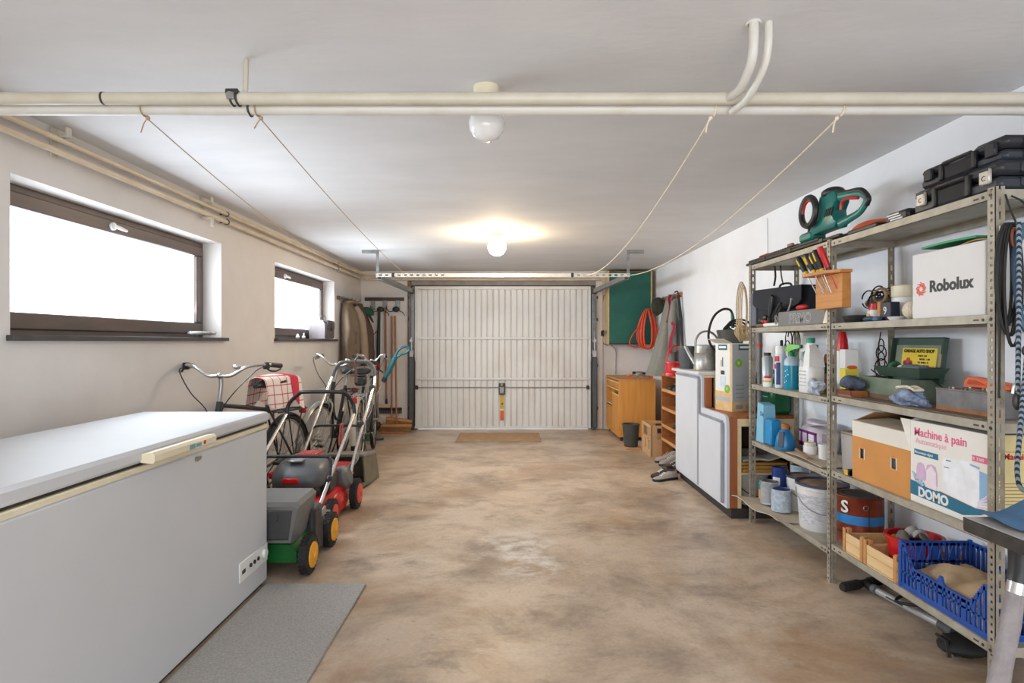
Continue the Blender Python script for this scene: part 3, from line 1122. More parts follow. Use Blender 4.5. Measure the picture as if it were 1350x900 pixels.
q = MB().lathe([(0, .01), (.03, .01), (.035, 0), (0, 0)], (-1.25, 3.052, .325), 16, Matrix.Rotation(R(90), 4, 'X'))
q.build('flap_knob', m_boxd, bx)
q = MB().box(-1.18, -1.105, 3.265, 3.44, .035, .30, .02)
q.build('side_cover', m_black, gm)
q = MB().ell((-1.37, 3.47, .21), (.17, .17, .13), 20)
q.build('motor_hood', m_black, gm)
q = MB()
hp = [(-1.125, 3.40, .27), (-1.122, 3.80, .52), (-1.122, 4.16, .725), (-1.135, 4.17, .80), (-1.175, 4.13, .87), (-1.22, 4.11, .885), (-1.46, 4.11, .885), (-1.505, 4.13, .87), (-1.59, 4.17, .80), (-1.605, 4.16, .725), (-1.605, 3.80, .52), (-1.605, 3.40, .27)]
q.tube(hp[:3], .0115, 10)
q.tube(hp[9:], .0115, 10)
q.build('handle_legs', m_chrome, gm)
MB().tube([V(*p) for p in hp[2:10]], .0135, 10, sub=3).build('handle_grip', m_black, gm)
q = MB()
q.tube([(-1.125, 3.60, .40), (-1.132, 3.645, .49), (-1.15, 3.65, .515), (-1.18, 3.65, .522), (-1.55, 3.65, .522), (-1.58, 3.65, .515), (-1.60, 3.645, .49), (-1.605, 3.60, .40)], .0105, 10, sub=2)
q.build('lower_bar', m_black, gm)
q = MB().ell((-1.12, 3.58, .40), (.02, .03, .02), 10)
q.build('wing_nut', m_black, gm)
q = MB().box(-1.115, -1.10, 3.39, 3.46, .22, .27, .005).tube([(-1.11, 3.42, .25), (-1.10, 3.52, .22)], .008, 6)
q.build('handle_bracket', m_steel, gm)

m_mred = M('mower_red', c(198, 24, 24), .32, var=.1)
m_hood = M('hood_grey', c(92, 92, 94), .38, var=.06)
rm = T('lawnmower', 'red lawnmower with grey hood and chrome handle behind the green mower', 'lawnmower', (-1.41, 4.1, 0))
m_rhub = M('red_hub', c(214, 66, 40), .4, var=.1)
mower_wheel(rm, -1.195, 3.86, .098, .05, m_rhub, 1)
mower_wheel(rm, -1.165, 4.36, .108, .055, m_rhub, 1)
mower_wheel(rm, -1.66, 3.86, .098, .05, m_rhub, -1)
mower_wheel(rm, -1.67, 4.36, .108, .055, m_rhub, -1)
q = MB()
rg = []
for y, z0, z1, hw in ((3.73, .09, .14, .14), (3.78, .06, .19, .19), (3.9, .055, .215, .195), (4.03, .05, .22, .215), (4.2, .05, .22, .22), (4.34, .05, .22, .20), (4.46, .07, .20, .18)):
    cx = -1.42
    rg.append([V(cx - hw, y, z0), V(cx + hw, y, z0), V(cx + hw + .008, y, z0 + .05), V(cx + hw - .02, y, z1 - .03), V(cx + hw - .06, y, z1), V(cx - hw + .06, y, z1), V(cx - hw + .02, y, z1 - .03), V(cx - hw - .008, y, z0 + .05)])
q.loft(rg)
q.build('deck', m_mred, rm)
q = MB().ell((-1.235, 4.08, .135), (.055, .13, .06), 16)
q.build('deck_bulge', m_mred, rm)
q = MB().box(-1.58, -1.28, 3.86, 4.25, .20, .30, .02).box(-1.55, -1.48, 3.83, 3.87, .21, .27, .01)
q.build('engine_block', m_dark_metal, rm)
q = MB()
NN = 30
rg = []
for z, k, dy in ((.285, .94, 0), (.305, 1.0, 0), (.35, 1.0, .0), (.385, .93, .01), (.42, .78, .02), (.445, .55, .03), (.455, .25, .03)):
    row = []
    for i in range(NN):
        a = 2 * PI * i / NN
        cx, sy = math.cos(a), math.sin(a)
        e = .62
        row.append(V(-1.43 + math.copysign(abs(cx) ** e, cx) * .19 * k, 4.03 + dy + math.copysign(abs(sy) ** e, sy) * .21 * k, z + .012 * (sy * k)))
    rg.append(row)
q.loft(rg)
hood = q.build('engine_hood', m_hood, rm, ang=50)
q = MB()
for i in range(6):
    q.box(-1.475 + i * .022, -1.459 + i * .022, 4.02, 4.17, .448, .466, .003)
q.box(-1.48, -1.345, 4.0, 4.18, .44, .457, .006)
q.build('top_vent', m_mred, hood)
B(-1.505, -1.395, 3.812, 3.84, .305, .345, .008).build('front_vent', m_mred, hood)
q = MB().box(-1.30, -1.232, 3.95, 4.10, .335, .362, .006)
q.m = Matrix()
q.build('side_vent', m_mred, hood)
B(-1.63, -1.60, 3.90, 4.05, .32, .365, .008).build('side_vent', m_mred, hood)
q = MB().box(-1.495, -1.40, 3.88, 3.96, .435, .448, .004)
q.build('hood_badge', m_steel, hood)
q = MB().box(-1.32, -1.225, 3.92, 4.10, .215, .345, .018)
q.build('air_filter', m_black, rm)
q = MB().lathe([(0, 0), (.07, 0), (.085, .03), (.085, .07), (.06, .1), (0, .105)], (-1.28, 4.27, .235), 20, Matrix.Rotation(R(75), 4, 'Y'))
q.build('starter_cover', M('dull_grey', c(110, 108, 106), .5, .2), rm)
q = MB().box(-1.6, -1.235, 4.40, 4.56, .205, .225, .005)
q.m = Matrix.Translation((-1.42, 4.46, .25)) @ Matrix.Rotation(R(28), 4, 'X')
q.box(-.17, .17, -.06, .10, 0, .016, .005)
q.build('rear_flap', m_mred, rm)
q = MB()
for xs in (-1.215, -1.615):
    q.tube([(xs, 4.40, .25), (xs, 4.50, .36), (xs, 5.17, .87), (xs + (.012 if xs < -1.4 else -.012), 5.23, .94)], .0125, 10)
q.build('handle_legs', m_chrome, rm)
q = MB()
q.tube([(-1.605, 5.22, .925), (-1.59, 5.26, .99), (-1.555, 5.27, 1.04), (-1.50, 5.27, 1.055), (-1.33, 5.27, 1.055), (-1.275, 5.27, 1.04), (-1.24, 5.26, .99), (-1.225, 5.22, .925)], .016, 10, sub=3)
q.build('handle_grip', m_hood, rm)
MB().tube([(-1.60, 4.74, .545), (-1.55, 4.72, .56), (-1.28, 4.72, .56), (-1.225, 4.74, .545)], .010, 8, sub=2).build('cross_bar', m_black, rm)
q = MB()
for k in range(3):
    q.tube([(-1.23, 5.15, .86), (-1.20 - .01 * k, 5.0, .66 + .02 * k), (-1.235 - .012 * k, 4.72, .50), (-1.21, 4.60, .36 - .02 * k), (-1.26, 4.38, .27)], .004, 6, sub=5)
q.build('control_cables', m_galv, rm)
q = MB().ell((-1.235, 4.76, .57), (.03, .03, .03), 12)
q.box(-1.25, -1.205, 5.10, 5.16, .80, .86, .008)
q.build('cable_guide', m_dark_metal, rm)
q = MB()
for k in (0, .02):
    q.tube([(-1.385 + k, 4.715, .572), (-1.387 + k, 4.703, .50), (-1.39 + k, 4.700, .40)], .006, 6)
q.torus((-1.378, 4.72, .56), .016, .006, 'x', 12, 6)
o = q.build('rubber_strap', M('coral_rubber', c(204, 104, 84), .6))
tag(o, 'coral rubber strap looped over cross bar of red lawnmower', 'strap')
q = MB()
q.tube([(-1.41, 5.247, 1.068), (-1.41, 5.245, .98), (-1.405, 5.25, .87)], .011, 8, flat=.5)
q.tube([(-1.41, 5.293, 1.068), (-1.41, 5.295, .98), (-1.405, 5.29, .87)], .011, 8, flat=.5)
q.tube([(-1.41, 5.247, 1.068), (-1.41, 5.27, 1.079), (-1.41, 5.293, 1.068)], .007, 8)
o = q.build('leather_strap', M('brown_leather', c(112, 78, 66), .6))
tag(o, 'brown leather strap hung over top of the red mower handle', 'strap')

# grass catcher and green tub
gc = T('grass_catcher', 'olive grey open grass catcher standing behind red lawnmower wheel', 'grass catcher', (-1.42, 5.2, 0))
m_olive = M('olive_plastic', c(112, 106, 90), .6, var=.15)
q = MB()
t_ = .012
x0, x1, y0, y1, h = -1.60, -1.235, 4.94, 5.34, .31
q.loft([[V(x0, y0, .02), V(x1, y0, .02), V(x1 + .02, y1, .0), V(x0, y1, .0)], [V(x0, y0, .034), V(x1, y0, .034), V(x1 + .02, y1, .014), V(x0, y1, .014)]])
q.loft([[V(x1 - t_, y0, .02), V(x1, y0, .02), V(x1 - .02, y0, h - .04), V(x1 - .02 - t_, y0, h - .04)], [V(x1 + .02 - t_, y1, 0), V(x1 + .02, y1, 0), V(x1 - .01, y1, h - .09), V(x1 - .01 - t_, y1, h - .09)]])
q.loft([[V(x0, y0, .02), V(x0 + t_, y0, .02), V(x0 + t_, y0, h - .04), V(x0, y0, h - .04)], [V(x0, y1, 0), V(x0 + t_, y1, 0), V(x0 + t_, y1, h - .09), V(x0, y1, h - .09)]])
q.loft([[V(x0, y1, 0), V(x1 + .02, y1, 0), V(x1 - .01, y1, h - .09), V(x0, y1, h - .09)], [V(x0, y1 + t_, 0), V(x1 + .02, y1 + t_, 0), V(x1 - .01, y1 + t_, h - .09), V(x0, y1 + t_, h - .09)]])
q.build('shell', m_olive, gc)
q = MB()
q.loft([[V(x0, y0 - .02, h - .04), V(x1 - .01, y0 - .02, h - .04), V(x1 - .005, y1, h - .09), V(x0, y1, h - .09)], [V(x0, y0 - .02, h - .02), V(x1 - .02, y0 - .02, h - .02), V(x1 - .015, y1, h - .07), V(x0, y1, h - .07)]])
q.build('top_cover', M('worn_grey_plastic', c(120, 116, 108), .6, var=.15), gc)
B(x0, x1 - .005, y0 - .012, y0 + .012, .012, .05, .006).build('front_lip', M('dusty_lip', c(140, 128, 106), .7, var=.15), gc)
gt = T('garden_tub', 'green plastic tub standing on floor under the blue grass trimmer', 'tub', (-1.83, 7.35, 0))
MB().lathe([(0, 0), (.10, 0), (.125, .27), (.135, .275), (.135, .29), (.122, .29), (.10, .012), (0, .012)], (-1.83, 7.35, 0), 24).build('tub_wall', M('tub_green', c(66, 102, 82), .5, var=.08), gt)
q = MB().ell((-1.83, 7.35, .27), (.11, .11, .10), 14, .4, 14, 2)
q.build('contents', M('dark_bag', c(44, 44, 44), .6, var=.3), gt)

# blue grass trimmer leaning
tr = T('grass_trimmer', 'teal electric grass trimmer with loop handle leaning over green tub', 'trimmer', (-1.70, 7.130, .3))
m_teal = M('teal_plastic', c(26, 104, 112), .35, var=.08)
q = MB()
q.tube([(-1.555, 7.150, .79), (-1.50, 7.160, .90), (-1.455, 7.170, 1.0), (-1.43, 7.170, 1.06)], [.025, .03, .034, .03], 12, sub=3)
q.tube([(-1.44, 7.170, 1.04), (-1.41, 7.170, 1.11), (-1.35, 7.170, 1.165), (-1.285, 7.170, 1.175), (-1.262, 7.170, 1.14), (-1.30, 7.170, 1.10), (-1.37, 7.170, 1.075), (-1.425, 7.170, 1.035)], .014, 10, sub=4)
q.build('handle', m_teal, tr)
MB().cyl((-1.575, 7.145, .745), (-1.55, 7.150, .80), .029, n=12).build('handle_collar', m_black, tr)
MB().cyl((-1.76, 7.120, .36), (-1.572, 7.145, .75), .010, n=10).build('shaft', M('pale_tube', c(190, 178, 160), .4, .3), tr)
q = MB().lathe([(0, 0), (.05, 0), (.055, .05), (.04, .09), (.02, .12), (0, .12)], (-1.77, 7.115, .255), 16)
q.build('cutter_head', m_black, tr)
MB().tube([(-1.57, 7.130, .86), (-1.62, 7.120, .90), (-1.68, 7.120, .91)], .009, 8).build('front_grip', m_black, tr)

# ---------------------------------------------------------------- things by the windows
lb = T('cool_bag', 'small grey cool bag with handle on sill of the far window', 'bag', (-2.12, 6.55, 1.268))
m_bagg = M('grey_bag', c(150, 142, 146), .85, var=.06)
m_bagd = M('dark_grey_bag', c(96, 92, 94), .85, var=.08)
q = MB()
rg = []
for y, k in ((6.42, .92), (6.46, 1), (6.68, 1), (6.72, .92)):
    rg.append([V(-2.145 + .0 + (sx * .092) * k, y, 1.268 + zz) for sx, zz in ((-1, .002), (1, .002), (1.05, .09), (1.0, .17), (.75, .205), (-.75, .205), (-1, .17), (-1.05, .09))])
q.loft(rg)
q.build('bag_body', m_bagg, lb)
q = MB().box(-2.058, -2.040, 6.43, 6.71, 1.275, 1.44, .01)
q.box(-2.15, -2.035, 6.45, 6.69, 1.45, 1.476, .008)
q.box(-2.045, -2.030, 6.45, 6.69, 1.38, 1.46, .006)
q.build('front_flap', m_bagd, lb)
B(-2.032, -2.024, 6.55, 6.58, 1.36, 1.44, .002).build('strap', m_black, lb)
MB().tube([(-2.13, 6.48, 1.472), (-2.13, 6.50, 1.515), (-2.13, 6.60, 1.525), (-2.13, 6.66, 1.515), (-2.13, 6.68, 1.472)], .006, 6, sub=4).build('carry_handle', m_bagd, lb)
q = MB()
rope = []
for i in range(46):
    a = i * .9
    rope.append(V(-2.16 + .035 * math.sin(a) + .02 * math.sin(i * 2.3), 4.06 + .10 * math.cos(a * .37) + .03 * math.cos(a), 1.278 + .012 + .014 * abs(math.sin(i * 1.3))))
q.tube(rope, .009, 6, sub=2)
o = q.build('rope_bundle', M('dirty_white_rope', c(176, 174, 170), .9, var=.25, scale=50))
tag(o, 'crumpled dirty white rope heap at far end of the near window sill', 'rope')
q = MB().ell((-2.15, 5.86, 1.2855), (.02, .025, .017), 12).ell((-2.15, 5.86, 1.305), (.012, .012, .012), 10)
o = q.build('ornament', m_white)
tag(o, 'tiny white ornament lying on the far window sill, nearer the camera than its twin', 'ornament')
q = MB().ell((-2.15, 6.03, 1.285), (.02, .022, .017), 12).tube([(-2.15, 6.03, 1.30), (-2.15, 6.04, 1.325)], .006, 6)
o = q.build('sill_hook', m_white)
tag(o, 'tiny white hook lying on the far window sill beside grey bag', 'hook')

# ---------------------------------------------------------------- coats on the left wall
cr_ = T('coat_rack', 'short brown coat rack screwed to left wall beyond the far window', 'coat rack', (-2.12, 7.5, 1.77))
B(-2.139, -2.12, 7.12, 7.95, 1.755, 1.80, .004).build('board', M('brown_board', c(104, 82, 66), .6, var=.2), cr_)
for y in (7.18, 7.36, 7.54, 7.72, 7.9):
    q = MB().tube([(-2.12, y, 1.785), (-2.075, y, 1.78), (-2.06, y, 1.80)], .006, 6).tube([(-2.12, y, 1.765), (-2.085, y, 1.745), (-2.07, y, 1.765)], .006, 6)
    q.build('hook', m_steel, cr_)


def coat(root, y0, z0, z1, hw, dp, mt, seed, name='coat_body', xo=-2.125):
    q = MB()
    rg = []
    n = 26
    for k in range(15):
        v = k / 14
        z = z1 + (z0 - z1) * v
        sh = .35 + .65 * min(1, (v * 3.2)) ** .6
        W, D = hw * sh * (1 + .10 * v), dp * (.55 + .45 * min(1, v * 2.5))
        row = []
        for i in range(n):
            a = 2 * PI * i / n
            f = 1 + .15 * math.sin(a * 5 + seed + v * 2) * (.3 + .7 * v) + .06 * noise.noise(V(math.cos(a) * 2, math.sin(a) * 2, v * 6 + seed))
            row.append(V(xo + D * (1 + math.cos(a)) * .5 * f, y0 + W * math.sin(a) * f, z))
        rg.append(row)
    q.loft(rg)
    return q.build(name, mt, root, ang=60)


m_khaki = M('khaki_cotton', c(120, 104, 86), .9, var=.1, bump=.25, bscale=40)
m_beige = M('beige_cotton', c(152, 134, 114), .9, var=.08, bump=.2, bscale=40)
m_brownc = M('brown_wool', c(88, 70, 60), .95, var=.12, bump=.2, bscale=60)
ct = T('work_coat', 'khaki pocketed work coat hanging on the left wall coat rack', 'coat', (-2.0, 7.35, .93))
coat(ct, 7.34, .93, 1.745, .20, .20, m_khaki, 1)
q = MB().tube([(-1.99, 7.42, 1.68), (-1.93, 7.43, 1.55), (-1.90, 7.44, 1.30), (-1.885, 7.45, 1.05), (-1.885, 7.45, .97)], [.035, .055, .06, .055, .055], 12, sub=3)
q.build('sleeve', m_beige, ct, ang=60)
q = MB().tube([(-2.05, 7.24, 1.72), (-1.99, 7.3, 1.74), (-1.97, 7.4, 1.72), (-2.02, 7.46, 1.70)], .022, 8, sub=3)
q.build('collar', m_khaki, ct, ang=60)
for z in (1.30, 1.08):
    q = MB().box(-1.938, -1.922, 7.24, 7.38, z - .09, z + .06, .004).box(-1.935, -1.916, 7.235, 7.385, z + .04, z + .065, .004)
    q.build('pocket', m_khaki, ct)
c2 = T('wool_coat', 'dark brown coat hanging on the left wall rack behind the khaki one', 'coat', (-1.98, 7.72, .92))
coat(c2, 7.75, .92, 1.74, .17, .26, m_brownc, 4)
q = MB()
q.ell((-1.96, 7.88, 1.62), (.10, .10, .085), 18, flat=-.03)
cp = q.build('cap', M('green_cap', c(28, 84, 66), .8, var=.08))
tag(cp, 'green peaked cap hooked on the coat rack in back left corner', 'cap')
q = MB()
q.m = Matrix.Translation((-1.90, 7.84, 1.56)) @ Matrix.Rotation(R(60), 4, 'Y')
q.ell((0, 0, 0), (.085, .075, .008), 16)
q.build('peak', M('navy_peak', c(30, 48, 60), .8), cp)

# ---------------------------------------------------------------- tools on the back wall
tr_ = T('tool_rail', 'dark wooden tool rail with wire hooks on the back wall left of door', 'rail', (-1.83, 8.29, 1.85))
B(-2.09, -1.53, 8.275, 8.299, 1.815, 1.865, .004).build('board', M('dark_brown_wood', c(74, 56, 48), .6, var=.15), tr_)
q = MB()
for x in (-1.80, -1.62, -1.97):
    q.box(x - .03, x + .03, 8.268, 8.276, 1.68, 1.82, .002)
q.build('hook_plates', m_galv, tr_)
for x in (-1.86, -1.64):
    q = MB()
    q.tube([(x, 8.26, 1.69), (x - .08, 8.23, 1.66), (x - .12, 8.21, 1.70), (x - .13, 8.21, 1.745)], .006, 6, sub=4)
    q.tube([(x, 8.26, 1.69), (x + .08, 8.23, 1.66), (x + .12, 8.21, 1.63), (x + .13, 8.21, 1.60)], .006, 6, sub=4)
    q.ell((x, 8.25, 1.695), (.05, .02, .04), 12)
    q.build('wire_hook', m_dark_metal, tr_)
# squeegee with black strap
sq = T('floor_squeegee', 'squeegee with black sleeved pole and red band hanging on back wall', 'squeegee', (-1.88, 8.22, .33))
MB().cyl((-1.89, 8.205, .36), (-1.885, 8.24, .84), .013, n=10).build('pole', m_pole, sq)
MB().tube([(-1.885, 8.24, .84), (-1.885, 8.24, 1.2), (-1.875, 8.24, 1.68)], [.024, .026, .018], 10).build('pole_sleeve', m_black, sq)
MB().cyl((-1.885, 8.24, .875), (-1.885, 8.24, .93), .028, n=12).build('red_band', m_red, sq)
q = MB().box(-1.98, -1.70, 8.17, 8.235, .31, .36, .012)
q.build('squeegee_head', M('beige_head', c(196, 176, 146), .7), sq)
MB().tube([(-1.885, 8.22, 1.40), (-1.95, 8.20, 1.33), (-1.98, 8.2, 1.31)], .014, 6, flat=.4).build('strap_end', m_black, sq)
b1 = T('broom', 'long brown broom pole hanging beside the black sleeved squeegee', 'broom', (-1.79, 8.24, .3))
MB().cyl((-1.79, 8.246, 1.72), (-1.775, 8.255, .42), .0135, n=10).build('pole', m_pole, b1)
q = MB().box(-1.94, -1.56, 8.245, 8.28, .268, .305, .006)
q.build('rake_bar', m_black, b1)
MB().cyl((-1.775, 8.255, .43), (-1.775, 8.26, .29), .017, n=10).build('socket', m_black, b1)
q = MB()
for i in range(24):
    q.box(-1.935 + i * .016, -1.928 + i * .016, 8.255, 8.27, .22, .27)
q.build('bristles', m_black, b1)
for (xt, xp, xb, yb, zb, bw, lab) in ((-1.70, -1.68, -1.575, 8.13, .10, .225, 'wooden push broom whose wide head stands above the other on the floor'),
                              (-1.655, -1.59, -1.61, 8.03, .03, .29, 'wooden push broom with lowest head standing flat on floor near door')):
    bb = T('push_broom', lab, 'broom', (xb, yb, 0))
    MB().cyl((xt, 8.255, 1.60), (xp, yb + .02, zb + .06), .0125, n=10).build('pole', m_pole, bb)
    q = MB()
    q.m = Matrix.Translation((xb + .0, yb, zb + .035)) @ Matrix.Rotation(R(8 if zb > .05 else 0), 4, 'Y') @ Matrix.Rotation(R(6 if zb > .05 else -4), 4, 'Z')
    q.box(-bw * .8, bw * .8, -.035, .035, 0, .035, .008)
    q.build('broom_head', m_wood, bb)
    q = MB(q.m)
    for i in range(30):
        for j in (-.022, 0, .022):
            x_ = -bw * .78 + i * bw * 1.55 / 30
            q.box(x_, x_ + .01, j - .006, j + .006, -.055 if zb > .05 else -.06, 0)
    q.build('bristles', M('bristle_tan', c(150, 112, 76), .9, var=.2), bb)
q = MB().ell((-1.90, 8.18, .11), (.085, .07, .105), 16, .5, 11, 3)
o = q.build('paper_bag', M('cream_bag', c(204, 186, 158), .8, var=.12))
tag(o, 'crumpled cream bag lying on floor beside the broom heads', 'bag')
q = MB().ell((-1.92, 7.86, .09), (.13, .10, .09), 16, .5, 10, 5, flat=-.085)
o = q.build('dark_sack', m_black)
tag(o, 'small black sack lying on floor in front of the broom heads', 'sack')
q = MB().box(-1.78, -1.44, 7.84, 7.97, .0005, .018, .004)
o = q.build('floor_plank', m_pole)
tag(o, 'short brown plank lying on floor under the broom heads', 'plank')

# ================================================================ BACK RIGHT CORNER
m_gboard = M('green_board', c(22, 92, 78), .45, col2=c(30, 106, 90), scale=4, lo=.3, hi=.7)
m_bframe = M('pale_board_edge', c(214, 184, 128), .6, var=.1, scale=12)
gb = T('green_board', 'large dark green board with pale wooden edge on back wall right of garage door', 'board', (1.62, 8.2, 1.2))
X0, X1, Y0, Y1, Z0, Z1 = 1.325, 1.935, 8.06, 8.295, 1.20, 2.215
B(X0 + .016, X1 - .016, Y0 + .006, Y1, Z0 + .016, Z1 - .016).build('panel', m_gboard, gb)
for nm, a in (('frame_side', (X0, X0 + .018, Y0, Y1, Z0, Z1)), ('frame_side', (X1 - .018, X1, Y0, Y1, Z0, Z1))):
    B(*a, .003).build(nm, m_bframe, gb)
B(X0 + .018, X1 - .018, Y0, Y1, Z1 - .02, Z1, .003).build('frame_top', M('brown_board_edge', c(112, 92, 66), .6), gb)
B(X0 + .018, X1 - .018, Y0, Y1, Z0, Z0 + .02, .003).build('frame_bottom', m_dark_metal, gb)
q = MB()
for z in (1.35, 2.0):
    q.box(X0 - .012, X0, 8.1, 8.2, z, z + .04, .002)
q.build('hinge', m_steel, gb)
q = MB()
q.tube([(1.62, 8.08, 1.205), (1.64, 8.07, 1.175), (1.72, 8.07, 1.17), (1.76, 8.08, 1.205)], .007, 6, sub=3)
q.build('pull_handle', m_galv, gb)
q = MB().box(1.255, 1.305, 8.265, 8.299, 1.31, 1.40, .006)
sk = q.build('wall_socket', m_black)
tag(sk, 'black wall socket box just left of the green board', 'socket')
q = MB().tube([(1.29, 8.28, 1.40), (1.27, 8.28, 1.6), (1.295, 8.28, 1.85), (1.315, 8.28, 1.9)], .005, 6, sub=4)
q.tube([(1.28, 8.28, 1.31), (1.29, 8.28, 1.22), (1.36, 8.27, 1.185)], .005, 6, sub=4)
q.build('lead', M('brown_lead', c(120, 92, 78), .6), sk)
o = MB().tube([(1.40, 8.27, 1.19), (1.47, 8.285, 1.12), (1.475, 8.29, .95), (1.47, 8.288, .78)], .006, 6, sub=5).build('hanging_lead', m_galv)
tag(o, 'grey lead hanging from under the green board behind the wooden cabinet', 'cable')

# orange cable coil
q = MB()
for i in range(9):
    a = random.uniform(-.02, .02)
    b = random.uniform(.8, 1.1)
    pts = []
    for k in range(18):
        t = 2 * PI * k / 18
        w_ = (.075 + .012 * i) * b
        pts.append((1.845 + a + w_ * math.sin(t) * (.45 + .55 * (1 - math.cos(t)) / 2) - .02 * math.sin(i), 7.94 + .006 * i - .02, 1.68 - .27 * (1 - math.cos(t)) + .01 * a * 20 * math.cos(t)))
    q.tube(pts, .0085, 6, closed=True)
q.tube([(1.80, 7.95, 1.5), (1.66, 7.95, 1.36), (1.60, 7.95, 1.22), (1.66, 7.95, 1.16), (1.78, 7.95, 1.17)], .0085, 6, sub=6)
o = q.build('cable_coil', M('orange_cable', c(224, 76, 38), .45, var=.1))
tag(o, 'bright orange cable coil hanging at the right edge of green board', 'cable')
B(1.835, 1.86, 7.93, 8.06, 1.675, 1.69, .003).build('hanging_peg', m_steel, o)

# right wall coat rack with grey raincoat
r = T('coat_rack', 'brown coat rack board on the right wall holding grey raincoat', 'coat rack', (1.985, 7.3, 1.78))
B(1.975, 1.999, 6.85, 7.85, 1.765, 1.82, .004).build('board', m_brown, r)
for y in (6.95, 7.2, 7.45, 7.7):
    MB().tube([(1.975, y, 1.80), (1.94, y, 1.79), (1.925, y, 1.815)], .006, 6).build('hook', m_steel, r)
rc = T('raincoat', 'grey raincoat spreading downwards from rack on the right wall', 'coat', (1.88, 7.1, .84))
q = MB()
rg = []
n = 28
for k in range(15):
    v = k / 14
    z = 1.79 - v * .96
    W, D = .05 + .17 * v ** .8, .07 + .24 * v ** .9
    row = []
    for i in range(n):
        a = 2 * PI * i / n
        f = 1 + .12 * math.sin(a * 6 + 1 + v * 1.5) * v + .05 * math.sin(a * 3 + v * 4)
        row.append(V(1.965 - D * (1 - math.cos(a)) * .5 * f, 7.12 - .05 * v + W * math.sin(a) * f, z))
    rg.append(row)
q.loft(rg)
m_rain = M('grey_raincoat', c(134, 134, 126), .7, var=.07, bump=.15, bscale=20)
q.build('coat_body', m_rain, rc, ang=60)
MB().tube([(1.93, 6.97, 1.72), (1.90, 6.93, 1.5), (1.90, 6.92, 1.25), (1.91, 6.93, 1.12)], [.03, .05, .05, .045], 10, sub=3).build('sleeve', m_rain, rc, ang=60)
q = MB()
pts = [(1.90, 7.0, 1.80), (1.885, 7.02, 1.74), (1.892, 6.98, 1.66), (1.868, 6.95, 1.53), (1.86, 7.0, 1.46), (1.89, 6.86, 1.45), (1.895, 6.84, 1.38), (1.87, 6.88, 1.28), (1.86, 6.88, 1.18), (1.865, 6.88, 1.10)]
q.tube(pts, .024, 8, sub=3, flat=.35)
o = q.build('scarf', M('crimson_scarf', c(168, 30, 62), .8, var=.1))
tag(o, 'crimson ribbon scarf hanging over the grey raincoat', 'scarf')
q = MB().tube([(1.955, 6.86, 1.78), (1.965, 6.80, 1.5), (1.965, 6.72, 1.18), (1.965, 6.68, 1.02)], [.016, .022, .016, .008], 8, sub=2)
q.tube([(1.955, 6.86, 1.78), (1.95, 6.88, 1.83), (1.92, 6.90, 1.82)], .008, 6, sub=3)
o = q.build('umbrella', m_black)
tag(o, 'folded black umbrella hanging beside grey raincoat, nearest the camera', 'umbrella')
q = MB().ell((1.90, 7.62, 1.70), (.075, .13, .115), 16, .35, 9, 4)
o = q.build('hat', M('dark_olive_cloth', c(54, 56, 44), .9, var=.35, scale=22))
tag(o, 'dark olive mottled hat on rack between orange coil and raincoat', 'hat')

# honey wood cabinet
cb = T('wooden_cabinet', 'honey coloured low wooden cabinet under the green board in corner', 'cabinet', (1.55, 7.72, 0))
X0, X1, Y0, Y1 = 1.325, 1.785, 7.26, 8.20
B(X0, X1, Y0, Y0 + .02, .05, .75, .001).build('side_panel', m_beech, cb)
B(X0, X1, Y1 - .02, Y1, .05, .75, .001).build('side_panel', m_beech, cb)
B(X0 - .006, X1, Y0 - .006, Y1 + .006, .75, .772, .002).build('top_board', wood('cabinet_top', c(206, 146, 84), c(190, 128, 68), 'y'), cb)
B(X0, X1, Y0 + .02, Y1 - .02, .05, .075).build('bottom_board', m_beech, cb)
B(X1 - .012, X1, Y0 + .02, Y1 - .02, .075, .75).build('back_panel', m_beech, cb)
B(X0 + .002, X1 - .012, 7.72, 7.738, .075, .62).build('divider', m_beech, cb)
B(X0 + .004, X1 - .012, Y0 + .02, Y1 - .02, .62, .638).build('inner_shelf', m_beech_edge, cb)
B(X0 + .004, X1 - .012, 7.738, Y1 - .02, .40, .418).build('inner_shelf', m_beech_edge, cb)
dr = B(X0 - .002, X0 + .016, Y0 + .022, 7.72, .07, .56, .002).build('door', m_beech, cb)
B(X0 - .008, X0 + .004, Y0 + .022, 7.72, .56, .578, .002).build('door_grip_edge', m_beech_edge, dr)
B(X0 - .001, X0 + .014, 7.745, Y1 - .022, .075, .38, .002).build('door', m_beech, cb)
dw = B(X0 + .01, X0 + .026, Y0 + .03, Y1 - .03, .645, .735, .002).build('drawer_front', m_beech, cb)
B(X0 - .004, X0 + .012, Y0 + .03, Y1 - .03, .715, .732, .002).build('drawer_grip', m_beech_edge, dw)
for x in (X0 + .03, X1 - .05):
    for y in (Y0 + .03, Y1 - .06):
        B(x, x + .03, y, y + .03, 0, .05).build('foot', m_black, cb)
q = MB().box(1.36, 1.44, 7.78, 7.88, .4185, .47, .01)
o = q.build('grey_tin', m_galv)
tag(o, 'small grey tin on open inner shelf of the honey wooden cabinet', 'tin')
lp = T('loppers', 'orange handled clamp tool lying on top of honey wooden cabinet', 'tool', (1.62, 7.35, .773))
q = MB()
q.tube([(1.50, 7.42, .80), (1.56, 7.40, .845), (1.64, 7.38, .85), (1.70, 7.36, .81)], .014, 8, sub=3)
q.tube([(1.56, 7.34, .79), (1.62, 7.34, .83), (1.70, 7.33, .79)], .012, 8, sub=3)
q.build('jaw_bar', m_steel, lp)
MB().tube([(1.46, 7.42, .785), (1.475, 7.42, .80), (1.51, 7.41, .82)], [.014, .016, .014], 8).build('grip', m_orange, lp)
